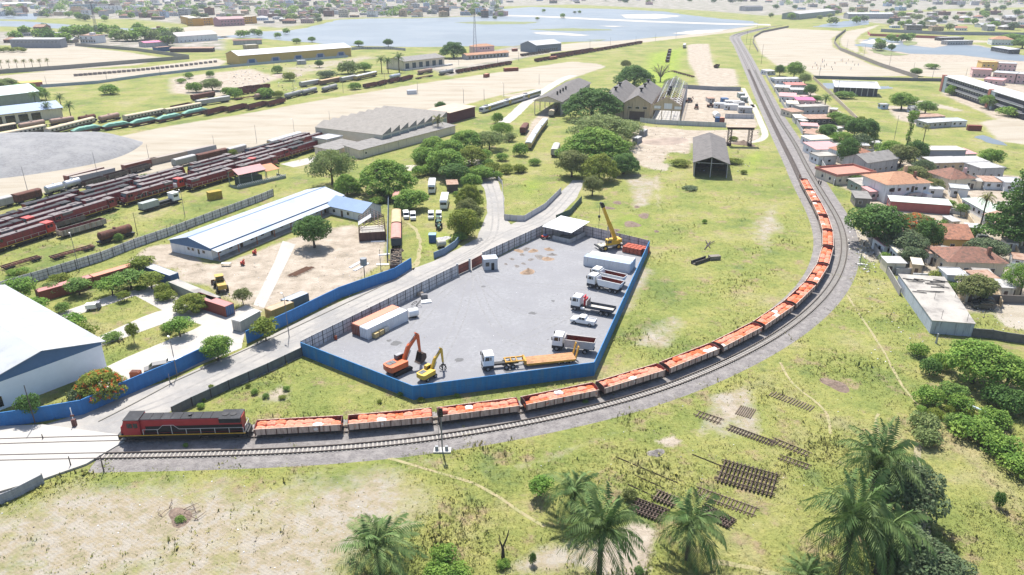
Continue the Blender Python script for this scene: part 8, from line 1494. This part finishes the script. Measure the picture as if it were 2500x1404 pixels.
# trees of the right side
for x,y,r,h,k,m,lab in [(1903,185,4.5,8,'round',LDK,"dark tree left of a pair at the sand field corner"),(1938,192,8,12,'round',LMD,"tall tree right of a pair at the sand field corner"),(1964,205,5,7,'feather',LLT,"pale tree behind the white flat roof"),(1978,234,4.5,7,'round',LDK,"dark tree by the lane above the magenta roof"),(1992,250,4,4,'bush',LBR,"bush left of the lane palm"),(2040,302,5.5,6,'round',LMD,"tree at the lane below the palm, left one"),(2062,312,5.5,6,'round',LBR,"tree at the lane below the palm, right one"),(2016,342,5,7,'round',LDK,"dark tree behind the rust brown roof"),(2055,355,6,6,'feather',LMD,"pale green tree left of the dark grove by the meadow"),(2085,338,5.5,9,'round',LDK,"dark tree in the grove by the meadow, left one"),(2112,338,6.5,9,'round',LDK,"dark tree in the grove by the meadow, right one"),(2100,360,6,6,'bush',LBG,"grey green shrubs under the dark grove"),(2064,404,5,11,'round',LDK,"dark tall tree left of the orange hipped roof"),(2165,398,6,9,'round',LMD,"tree left one behind the grey gabled house"),(2195,408,7,9,'round',LOL,"olive tree right one behind the grey gabled house"),(2232,396,5,9,'round',LDK,"dark tree left of the lilac building"),(2250,428,5,6,'feather',LBG,"grey tree between the lilac row and the tan roof"),(2228,445,6,6,'round',LOL,"olive tree behind the chimneys of the tan roof"),(2278,470,4,5,'feather',LOL,"thin tree right of the two storey house"),(2416,406,5.5,7,'round',LMD,"round tree right of the pink roofed house"),(2132,600,8.6,12,'round',LDK,"big dark mango tree beside the railway curve"),(2200,622,6.5,7,'round',LBG,"grey green tree left of the yellow walled house"),(2262,612,4.2,9,'round',LDK,"dark tall tree at the corner of the yellow walled house"),(2222,648,4,5,'round',LBG,"grey green tree beside the tiny white house"),(2405,632,5.6,5.4,'round',LBG,"pale frangipani tree below the conifer"),(2375,735,5,6.5,'round',LOL,"yellowish tree in front of the brown hipped house"),(2290,690,3,3,'bush',LYG,"bright banana clump left of the brown hipped house"),(2320,712,2.4,2.4,'bush',LBR,"bush beside the white kiosk"),(2490,720,5,8,'feather',LMD,"tree at the right edge by the smoke"),(2080,448,3.4,3.4,'bush',LBR,"bright bush between the terrace house and the timber shed"),(2160,640,2,2.6,'bush',LMD,"bush before the small white house"),(2200,268,8,9.5,'round',LMD,"round tree alone in the green field, left one"),(2258,278,6.5,7,'round',LBR,"round tree alone in the green field, right one"),(2060,240,8,4,'bush',LBR,"bush in front of the open pavilion"),(2325,232,6,6,'bush',LMD,"bush at the left foot of the school block"),(2420,265,8,8,'feather',LMD,"tree in front of the middle of the school block"),(2470,284,8,5,'bush',LMD,"bush at the right foot of the school block"),(2235,186,5,6,'round',LBR,"tree at the corner of the sand field wall"),(2275,168,7,4,'bush',LBR,"bush by the road between wall and ponds"),(2470,108,14,11,'round',LMD,"big tree right of the pond villa"),(2495,118,12,10,'round',LBR,"bright tree at the right edge by the pond"),(2345,528,2.6,4,'small',LBR,"young tree at the lane corner"),(2215,535,0,0,'',None,""),(2340,455,0,0,'',None,"")]:
    if r:tree(x,y,r,h,k,lab,m,None,"tree" if k != 'bush' else "bush","tree" if k != 'bush' else "bush")
tree(2235,556,6.4,4.2,'umbrella',"low flame tree with orange blossom behind the red walled store",LOL,flowers=1.0)
palm(2012,272,1.25,"palm on the lane left of the green field",ms=PC[0]);palm(2387,574,1.0,"tall slender palm by the lane beside the conifer",ms=PT,hs=1.05);palm(2252,352,.8,"thin palm in the field beside the vine covered trunk",ms=PT,hs=.9);palm(2288,712,.8,"small palm like banana left of the grey annex",ms=PC[1],hs=.5,m=LYG);palm(2412,268,1.2,"palm in front of the red tower of the school",ms=PC[0],hs=.7)
# conifer and vine column
V=[];q=np.random.default_rng(4)
lob=[((math.cos(i*2.4)*(9.2*(1-i/46)*.55),math.sin(i*2.4)*(9.2*(1-i/46)*.55),3+i*.52),(9.2*(1-i/46)*.5+.5,9.2*(1-i/46)*.5+.5,.75))for i in range(44)]
t=T("conifer_tree","very tall dark conifer at the right edge above the lane","tree",G(2468,600));c=bpy.data.objects.new("crown",cloud_mesh("crown",leaf_cloud(77,lob,9000,.75,.3,.6),[LDK]));COL.objects.link(c);c.parent=t;MB().cyl((0,0,-.1),(0,0,24),.5,.08,n=8).obj("trunk",BARK,t)
lob=[((math.sin(i)*.4,math.cos(i*1.7)*.4,.8+i*1.05),(1.1 if i<12 else 2.3,1.1 if i<12 else 2.3,1.0))for i in range(15)]
t=T("vine_column","tall bare trunk wrapped in dark vines in the green field","tree",G(2213,362));c=bpy.data.objects.new("crown",cloud_mesh("crown",leaf_cloud(78,lob,2200,.5),[LMD]));COL.objects.link(c);c.parent=t;MB().cyl((0,0,-.1),(0,0,14),.3,.2,n=8).obj("trunk",BARK,t)
# smoke near right edge: a soft closed volume
sm=bpy.data.materials.new("smoke_volume");sm.use_nodes=True;N,L=sm.node_tree.nodes,sm.node_tree.links;N.remove(N["Principled BSDF"]);pv=N.new("ShaderNodeVolumePrincipled");pv.inputs["Color"].default_value=(.75,.82,.9,1);tcv=N.new("ShaderNodeTexCoord");nv=N.new("ShaderNodeTexNoise");nv.inputs["Scale"].default_value=.5;nv.inputs["Detail"].default_value=3;L.new(tcv.outputs["Object"],nv.inputs["Vector"]);mrv=N.new("ShaderNodeMapRange");mrv.inputs[1].default_value=.5;mrv.inputs[2].default_value=.8;mrv.inputs[4].default_value=.55;L.new(nv.outputs["Fac"],mrv.inputs[0]);L.new(mrv.outputs[0],pv.inputs["Density"]);L.new(pv.outputs[0],N["Material Output"].inputs["Volume"])
o=MB().blob((0,0,4.2),3.2,3,3.6,14,9,.12,3).obj("smoke",sm,None,True);o.location=G(2470,712);tag(o,"bluish smoke drifting up between the right edge houses","smoke",kind='stuff')
# ================================================================ FAR TOWN
def cityhouse(seed,fl):
    q=random.Random(seed);L,D,h=q.uniform(11,20),q.uniform(9,14),3.1*fl+.6;m=MB();m.box(-L/2,L/2,-D/2,D/2,0,h,0)
    k=q.choice((0,0,1,2))if fl<3 else 0
    if k==0:m.box(-L/2-.3,L/2+.3,-D/2-.3,D/2+.3,h+.01,h+.35,1);(fl>1)and m.box(-2,2,-1,3,h+.36,h+2.4,0)
    elif k==1:m.prism([(-D/2-.5,h+.01),(D/2+.5,h+.01),(0,h+2.4)],-L/2-.4,L/2+.4,'x',1)
    else:m.add([(-L/2-.5,-D/2-.5,h+.01),(L/2+.5,-D/2-.5,h+.01),(L/2+.5,D/2+.5,h+.01),(-L/2-.5,D/2+.5,h+.01),(-L/2+D/2,0,h+2.6),(L/2-D/2,0,h+2.6)],[(0,1,5,4),(1,2,5),(2,3,4,5),(3,0,4)],1)
    for f in range(fl):
        x=-L/2+.9
        while x<L/2-1.6:
            if q.random()<.85:m.box(x,x+1.3,-D/2-.05,-D/2-.003,f*3.1+1.0,f*3.1+2.4,2)
            x+=q.choice((2.4,2.8,3.4))
        if fl>1 and f and q.random()<.5:m.box(-L/2,L/2,-D/2-1.1,-D/2-.06,f*3.1-.1,f*3.1+.1,1)
    return m.mesh("town_house",[WGRY,RGRY,mat("window_dark_far",(0.05,0.055,0.06),0.4)])
CHM={f:[cityhouse(f*10+i,f)for i in range(5)]for f in (1,2,3,4)}
CW_=[("grey",WGRY),("white",WWHT),("cream",WCRM),("tan",WTAN),("pink",WPNK),("bare block",mat("block_raw",(0.20,0.17,0.15),0.9,0.2,0.6)),("pale blue",WBLU),("brick",mat("brick_far",(0.20,0.11,0.085),0.9,0.2,0.6))];CR_=[("grey",RGRY),("grey",RCON),("rusty",RRST),("white",RWHT),("red",RTILE),("brown",RBRN),("grey",RAST),("rusty",RRST)]
def town(px,py,fl,where,wi=None,ri=None,sc_=1.0):
    me_=CHM[fl][rnd.randrange(5)];o=bpy.data.objects.new("town_house",me_);COL.objects.link(o);o.location=G(px,py);o.rotation_euler=(0,0,rnd.choice((0,0,.3,-.3,.12,-.15))+rnd.uniform(-.1,.1));o.scale=(sc_*rnd.uniform(.85,1.2),)*3
    w_=CW_[rnd.choice((0,0,1,1,2,3,4,5,5,6,7))if wi is None else wi];r_=CR_[rnd.randrange(8)if ri is None else ri]
    for s,mm in ((0,w_[1]),(1,r_[1])):o.material_slots[s].link='OBJECT';o.material_slots[s].material=mm
    lab=f"{['','low','two storey','three storey','tall'][fl]} {w_[0]} house, {r_[0]} roof, in {where}";tag(o,lab,"house",lab)
def zone(n,x0,x1,y0,y1,where,fls,sc_=1.0,power=1.0):
    pts=[]
    for _ in range(n*30):
        x,y=rnd.uniform(x0,x1),y0+(y1-y0)*rnd.random()**power;k=14+(y+30)*.22
        if all(abs(x-a)>k or abs(y-b)>2.2+(y+20)*.035 for a,b in pts):pts.append((x,y))
        if len(pts)>=n:break
    for x,y in pts:town(x,y,rnd.choice(fls),where,sc_=sc_)
zone(46,-20,430,5,42,"the far town at upper left",(1,2,2,3));zone(34,300,760,3,50,"the town above the orange blocks",(1,2,2,3,4));zone(52,640,1225,2,42,"the far town across the lake",(1,2,2,3,3,4))
zone(14,740,1225,33,43,"the far lake shore row",(2,3,3,4));zone(40,2170,2500,30,76,"the far right settlement",(1,1,1,2),.9);zone(18,1900,2200,12,40,"the settlement behind the curve",(1,1,2));zone(22,1230,2500,-4,12,"the hazy skyline strip",(1,2,2));zone(12,640,760,45,58,"the sandy point left of the lake",(1,1,2));zone(14,20,420,80,108,"the village by the factory",(1,1,2));zone(10,-20,240,30,40,"the rows behind the left pond",(1,2));zone(12,-20,700,-14,4,"the top left skyline",(2,3,4),1.2)
def ftree(px,py,r,h,where,m):tree(px,py,r,h,'far',f"green tree in {where}",m,f"trees in {where}")
def tzone(n,x0,x1,y0,y1,where,r=(5,9),ms=(LMD,LMD,LDK,LLT,LBG)):
    for _ in range(n):s=rnd.uniform(*r);ftree(rnd.uniform(x0,x1),rnd.uniform(y0,y1),s,s*rnd.uniform(1.1,1.6),where,rnd.choice(ms))
tzone(50,-20,640,8,60,"the far town at upper left");tzone(46,640,1225,3,42,"the far town across the lake");tzone(14,680,780,44,58,"the sandy point left of the lake");tzone(34,20,440,78,112,"the village by the factory",(6,11));tzone(46,2100,2500,16,75,"the far right settlement");tzone(26,1230,2500,-6,12,"the hazy skyline strip",(7,14));tzone(16,1880,2110,20,62,"the settlement behind the curve");tzone(8,1200,1420,28,50,"the causeway across the lake",(4,6));tzone(10,2110,2240,95,125,"the marsh between the ponds",(4,7));tzone(6,540,700,84,104,"the shore behind the yellow warehouse",(5,7))
for x,y,s in [(170,92,2.4),(195,93,2.6),(250,88,2.6),(310,100,2.2),(345,98,2.6),(40,100,2.0),(100,98,2.2)]:ftree(x,y,s*5,s*5.5,"the clump before the upper left pond",LMD)
for i in range(6):tree(-8+i*13,126+(i%2)*2,4.5,4.5,'far',"yellow green tree in the row before the lilac factory",LYG,"row of yellow green trees before the factory")
q=np.random.default_rng(21);fm=MB();tm=[]
for k in range(1500):
    x,y=q.uniform(-60,2560),-22+62*q.uniform(0,1)**1.5
    if y>13 and x>1225:continue
    if y>2 and 1225<x<1900:continue
    p=G(x,y)
    if q.uniform()<.6:w_,d_,h_=q.uniform(9,22),q.uniform(8,15),q.choice((3.5,3.5,6.5,9.5));fm.rbox((p.x,p.y,h_/2),w_,d_,h_,q.uniform(-.4,.4),m=int(q.integers(0,4)));fm.rbox((p.x,p.y,h_+.2),w_+.6,d_+.6,.36,q.uniform(-.01,.01),m=4+int(q.integers(0,4)))
    else:r_=q.uniform(5,10);tm.append(leaf_cloud(k,[((p.x,p.y,r_*.7),(r_,r_,r_*.75))],70,r_*.42))
tag(fm.obj("far_town_houses",[WGRY,WCRM,WTAN,WWHT,RGRY,RRST,RTILE,RCON]),"dense hazy spread of small far houses along the horizon","houses",kind='stuff');c=bpy.data.objects.new("far_town_trees",cloud_mesh("far_trees",np.concatenate(tm),[LMD]));COL.objects.link(c);tag(c,"hazy tree cover scattered through the far town","trees",kind='stuff')
# ================================================================ POLES AND MASTS
PGR=mat("pole_grey",(0.17,0.17,0.18),0.7,0.15,2);PWD=mat("pole_wood_dark",(0.07,0.055,0.05),0.9,0.2,2)
def pole(px,py,h,label,lamp=False,m=None,r=.11,lean=0.0,group=None,name="lamp_post",cat="pole",arm=1.6,rz=2.2):
    t=T(name,label,cat,G(px,py),rz,group);MB().cyl((0,0,0),(lean*h,0,h),r,r*.6,n=6).obj("post",m or PGR,t)
    if lamp:MB().tube([(lean*h,0,h),(lean*h+arm*.5,0,h+.4),(lean*h+arm,0,h+.45)],.05,4).obj("arm",m or PGR,t);MB().box(lean*h+arm,lean*h+arm+.7,-.15,.15,h+.4,h+.52).obj("lamp_head",WHT,t)
    return t
pole(706,822,9.2,"street lamp on the pavement opposite the yard corner",True,arm=1);pole(433,917,7.5,"thin street lamp in front of the blue wall near the parked cars",True,arm=.8);pole(416,938,2.2,"short stub post on the verge near the parked cars",m=PGR);pole(88,1040,8,"dark pole beside the small tree at the roadside wall",m=PWD);pole(254,1152,3.2,"rusty bent post at the crossing edge",m=PWD,lean=-.05);pole(174,1140,2.0,"short stub post on the crossing kerb",m=PWD);pole(106,1075,1.2,"tiny post beside the left crossing track",m=PWD)
for x,y,h,lab,lm in [(194,662,9.5,"lamp post behind the panel fence, leftmost one",1),(336,574,7,"dark post at the end of the rusty tank wagon",0),(452,530,8,"lamp post behind the panel fence near the grey shunter",1),(930,662,6,"thin post beside the white sheets",0),(68,468,9,"bare post at the sand edge above the grey old engine",0),(240,436,10,"bare post at the sand edge above the grey container",0),(366,400,8,"bare post at the sand edge above the orange container",0),(524,364,6,"bare post at the sand edge near the small tree",0),(627,348,8,"post at the sand edge left of the workshop",0),(720,336,8,"lamp post at the sand edge behind the workshop",1),(806,304,7,"post behind the left end of the workshop roof",0),(1020,230,8,"post beside the white container on the sand",0),(1132,252,8,"lamp post left of the railcar",1),(1182,246,7,"post above the railcar nose",0),(1230,236,8,"lamp post behind the railcar",1),(1316,206,7,"post near the far end of the railcar",0),(838,226,8,"post before the dirty tank wagons",0),(940,214,9,"post among the low red wagons",0),(1008,176,10,"post before the loading shed",0),(1120,160,9,"post beside the big round tree",0),(1215,163,8,"post at the right of the long brown row",0),(718,232,9,"post over the dirty tank wagons",0),(115,212,7,"post at the left end of the pale blue fence",0),(262,200,8,"post in the middle of the pale blue fence",0),(392,186,8,"post at the right of the pale blue fence",0),(1266,148,8,"post before the lake shore shed",0),(1340,122,8,"post behind the lake shore shed",0),(1440,118,9,"post beside the long brown train, left one",0),(1490,112,9,"post beside the long brown train, middle one",0),(1552,110,9,"post beside the long brown train, right one",0),(1600,100,9,"post at the far end of the long brown train",0),(1650,96,9,"post near the far field shore",0),(1822,105,14,"tall dark pole left of the sand field corner",0),(1858,156,16,"tall dark pole at the trackside left of the sand field",0),(1830,122,14,"tall dark pole right beside the far railway curve",0),(1848,75,14,"tall pole at the head of the lake",0),(2000,185,9,"post at the front of the big sand field",0),(2048,118,12,"power pole inside the curved brown wall, upper one",0),(2066,127,12,"power pole at the curved brown wall, second one",0),(2108,143,12,"power pole on the pale road, third one",0),(2170,166,12,"power pole on the pale road, fourth one",0),(2228,182,9,"power pole at the sand field corner tree",0),(2276,192,10,"power pole on the pale road near the school",0),(1912,226,9,"dark post among the trackside roofs",0),(2043,238,11,"dark post before the open pavilion",0),(2182,345,12,"concrete pole in the field near the vine column",0),(2356,195,8,"post beside the yellow orange house",0)]:
    pole(x,y,h,lab,bool(lm),PWD if 'dark' in lab else PGR,.14 if y<300 else .1)
def lattice(px,py,h,label,w0=3.0,red=False):
    t=T("radio_mast",label,"radio mast",G(px,py));
    for i in range(4):a=math.pi/4+i*math.pi/2;MB().tube([(math.cos(a)*w0/2,math.sin(a)*w0/2,0),(math.cos(a)*.3,math.sin(a)*.3,h)],.16,4).obj("leg",PGR,t)
    m=MB();n=int(h/3)
    for k in range(n):
        f0,f1=k/n,(k+1)/n;r0=w0/2*(1-f0)+.3*f0;r1=w0/2*(1-f1)+.3*f1
        for i in range(4):
            a,b=math.pi/4+i*math.pi/2,math.pi/4+(i+1)*math.pi/2;m.tube([(math.cos(a)*r0,math.sin(a)*r0,h*f0),(math.cos(b)*r1,math.sin(b)*r1,h*f1)],.09,3)
    m.obj("bracing",PGR,t);return t
lattice(1160,136,42,"tall thin lattice mast in front of the lake near the pink house",5);lattice(240,98,42,"lattice mast among the trees before the upper left pond",5)
# signal mast by the track
t=T("signal_mast","railway signal mast on a white concrete pad beside the curved track","signal",G(1080,1101));MB().box(-1.4,1.4,-.7,.7,0,.25).obj("base_pad",mat("pad_white",(0.42,0.41,0.38),0.9),t);MB().box(-.1,.1,-.1,.1,.25,8.0).obj("post",PGR,t);m=MB().box(-.35,.35,-.25,-.12,6.6,8.2);s_=m.obj("signal_head",BLK,t)
for z in (7.0,7.4,7.8):MB().cyl((0,-.26,z),(0,-.4,z),.12,n=8).obj("signal_lens",GLS,s_)
for x in (-.9,.7):MB().box(x-.25,x+.25,-.2,.2,.252,.95).obj("relay_box",CT_GRY,t)
MB().cyl((-.5,0,.25),(-.5,0,6.5),.04,n=5).obj("ladder_rail",PGR,t)
t=T("crossing_signal","rusty red and white crossing post beside the road","signal",G(183,1040));MB().box(-.3,.3,-.3,.3,0,1.3).obj("base_box",mat("signal_box_rust",(0.13,0.06,0.05),0.9),t);m=MB();m.cyl((0,0,1.3),(0,0,3.6),.08,n=6);m.obj("post",WHT,t);m=MB();m.box(-.3,.3,-.1,.1,1.9,2.2);m.obj("signal_head",RUST,t)
t=T("signal_post","slim grey signal post on a white base by the railway curve","signal",G(2099,646));MB().box(-.7,.7,-.5,.5,0,.3).obj("base_pad",MATS["pad_white"],t);MB().cyl((0,0,.3),(0,0,6.4),.1,n=6).obj("post",PGR,t);MB().box(-.2,.2,-.2,-.1,5.4,6.4).obj("signal_head",BLK,t)
# fence posts at the compound right
pole(2285,838,2.2,"thick concrete stub post beside the pale blue store",m=CW,r=.25);pole(2487,935,2.4,"concrete post at the right edge among the bushes",m=CW,r=.2)
# three containers on the sand
container((995,231),(1017,230),CT_WHT,"white container alone on the sand lot",L=6.1,stretch=False);container((1187,190),(1209,184),CT_RUST,"orange red container on the sand, left one",L=6.1,stretch=False,roofc=RF_ORG);container((1232,175),(1268,173),CT_RUST,"orange red container on the sand, right one",L=12.19,stretch=False,roofc=RF_ORG);container((1253,126),(1276,124),CT_RUST,"red container left of the lake shore shed",L=6.1,stretch=False,roofc=RF_ORG);container((1343,147),(1368,143),CT_RUST,"large rust box beside the green bush on the far track",L=12.19,stretch=False,roofc=RF_ORG)
# red scrap hoppers
for i,(x,y)in enumerate([(580,226),(600,222),(620,220),(640,218),(590,232),(612,229)]):stock('rg',(x,y),(x+22,y-3),"stacked in the red scrap heap above the tank wagons","scrapped red wagons above the tank wagons")
# people: standing trackside
SKN=mat("skin_brown",(0.10,0.055,0.035),0.7);
def person(px,py,label,shirt,trousers,rz=0):
    bmv=bpy.data.meshes.new("person");J=[(0,0,.95),(0,0,1.2),(0,0,1.42),(0,0,1.52),(0,.02,1.66),(.1,0,.9),(.11,.02,.5),(.1,0,.06),(.11,-.1,.04),(-.1,0,.9),(-.12,-.03,.5),(-.11,.02,.06),(-.12,-.08,.04),(.19,0,1.4),(.25,.03,1.12),(.26,-.05,.86),(-.19,0,1.4),(-.26,.03,1.12),(-.25,-.06,.88)]
    E_=[(0,1),(1,2),(2,3),(3,4),(0,5),(5,6),(6,7),(7,8),(0,9),(9,10),(10,11),(11,12),(2,13),(13,14),(14,15),(2,16),(16,17),(17,18)];rad=[.13,.13,.14,.055,.11,.09,.065,.045,.035,.09,.065,.045,.035,.065,.045,.035,.065,.045,.035]
    bmv.from_pydata(J,E_,[]);o=bpy.data.objects.new("person",bmv);COL.objects.link(o);o.modifiers.new("skin",'SKIN');o.modifiers.new("sub",'SUBSURF').levels=1
    for v,r in zip(bmv.skin_vertices[0].data,rad):v.radius=(r,r)
    bmv.skin_vertices[0].data[0].use_root=True;bmv.materials.append(SKN);o.location=G(px,py);o.rotation_euler=(0,0,rz);tag(o,label,"person")
    MB().prism([(-.2,-.14),(.2,-.14),(.22,0),(.2,.14),(-.2,.14),(-.22,0)],.9,1.46,'z').obj("shirt",shirt,o)
    for s in (-1,1):MB().cyl((s*.1,0,.92),(s*.11,0,.12),.12,.085,n=8).obj("trouser_leg",trousers,o)
    MB().blob((0,.01,1.72),.115,.125,.09,8,5).obj("hair",BLK,o)
DKC=mat("cloth_dark",(0.025,0.028,0.04),0.9);person(1998,450,"person in dark clothes standing by the track, left of a pair",DKC,DKC,.4);person(2003,452,"person in dark clothes standing by the track, right of a pair",DKC,DKC,-.3);person(1952,437,"person in an orange top standing at the last wagon",mat("cloth_orange",(0.4,0.12,0.03),0.9),DKC,1)
q=random.Random(9)
for i in range(26):
    x,y=q.uniform(1983,2105),q.uniform(148,172);o=MB().tube([(-.09,0,0),(-.08,0,.5),(-.04,0,.95),(0,0,1.45),(0,0,1.55)],[.07,.09,.16,.2,.07],6).tube([(.09,0,0),(.08,0,.5),(.03,0,.9)],[.07,.09,.12],6).blob((0,0,1.68),.11,.12,.13,6,4).obj("person",q.choice((DKC,WRED,MATS["cloth_orange"],CT_BLU)));o.location=G(x,y);o.rotation_euler=(0,0,q.uniform(0,6));tag(o,"tiny person standing in the crowd on the sand field","person","people on the sand field")
heap(440,1262,2.1,.55,"brown brush heap in the ploughed field at the left",mat("brush_brown",(0.15,0.11,0.085),.95,.4,3,bump=1,bscale=5),"brush_heap");heap(1602,1106,1.4,.6,"small grey gravel heap in the foreground meadow",HEAPG,"gravel_heap");heap(2040,940,2.6,.6,"reddish brown heap in the right hand meadow",MATS["brush_brown"],"brush_heap")
for x,y,r in ((1543,548,3),(1572,527,2.6),(1484,508,2.2),(1507,495,1.8),(1498,563,2),(1603,565,1),(1555,505,1.4)):heap(x,y,r,.4,"low brown earth mound in the meadow beyond the yellow crane",MATS["brush_brown"],"earth_mound",group="earth mounds beyond the crane")
heap(1620,345,11,1.2,"wide rubble mound on the bare earth left of the open barn",mat("rubble_tan",(0.27,0.215,0.175),.95,.4,.8,bump=1,bscale=2),"rubble_mound");heap(1815,352,5,1.8,"brown mound under the steel portal",MATS["brush_brown"],"earth_mound");heap(500,205,14,1.2,"pale rubble mound on the waste ground before the yellow warehouse",MATS["rubble_tan"],"rubble_mound");heap(700,185,13,1.4,"pale rubble mound right of the blue doored warehouse front",MATS["rubble_tan"],"rubble_mound")
q=random.Random(8)
for i in range(9):o=MB().tube([(0,0,.1),(q.uniform(.8,1.6),q.uniform(-.3,.3),q.uniform(.2,.7)),(q.uniform(1.8,3),q.uniform(-.8,.8),q.uniform(.1,.6))],[.06,.045,.02],4).obj("dead_branch",MATS["brush_brown"]);o.location=G(440+q.uniform(-50,50),1258+q.uniform(-18,18));o.rotation_euler=(0,0,q.uniform(0,6));tag(o,"dead brown branch lying round the brush heap in the ploughed field","branch","branches round the brush heap")
q=np.random.default_rng(31);lm=MB()
for n_,(x0,x1,y0,y1),sz in ((260,(2070,2140,545,665),.28),(160,(2120,2300,650,900),.16),(220,(1940,2060,430,560),.14),(120,(1280,2100,960,1300),.12),(160,(440,940,600,760),.16),(140,(1560,1860,300,420),.3),(200,(560,760,150,240),.6),(90,(760,1450,640,900),.12),(120,(0,900,1160,1400),.12),(120,(2300,2500,560,830),.2)):
    for _ in range(n_):
        p=G(q.uniform(x0,x1),q.uniform(y0,y1));s_=sz*q.uniform(.5,1.7);lm.rbox((p.x,p.y,s_*.2),s_,s_*q.uniform(.4,1),s_*.5,q.uniform(0,6),q.uniform(-.4,.4),0,int(q.integers(0,4)))
tag(lm.obj("rubble",[CW,WWHT,mat("stone_tan",(0.30,0.25,0.20),.9,.3,2),mat("stone_dark",(0.10,0.09,0.085),.9,.3,2)]),"scattered stones, litter and broken bits on the ground","rubble",kind='stuff')
# ================================================================ HAZE
hz=bpy.data.materials.new("haze_air");hz.use_nodes=True;N,L=hz.node_tree.nodes,hz.node_tree.links;N.remove(N["Principled BSDF"]);pv=N.new("ShaderNodeVolumePrincipled");pv.inputs["Color"].default_value=(.86,.92,1,1);pv.inputs["Density"].default_value=.0001;L.new(pv.outputs[0],N["Material Output"].inputs["Volume"])
o=MB().box(-13000,13000,-200,16000,-1.5,95).obj("haze",hz);tag(o,kind='stuff')
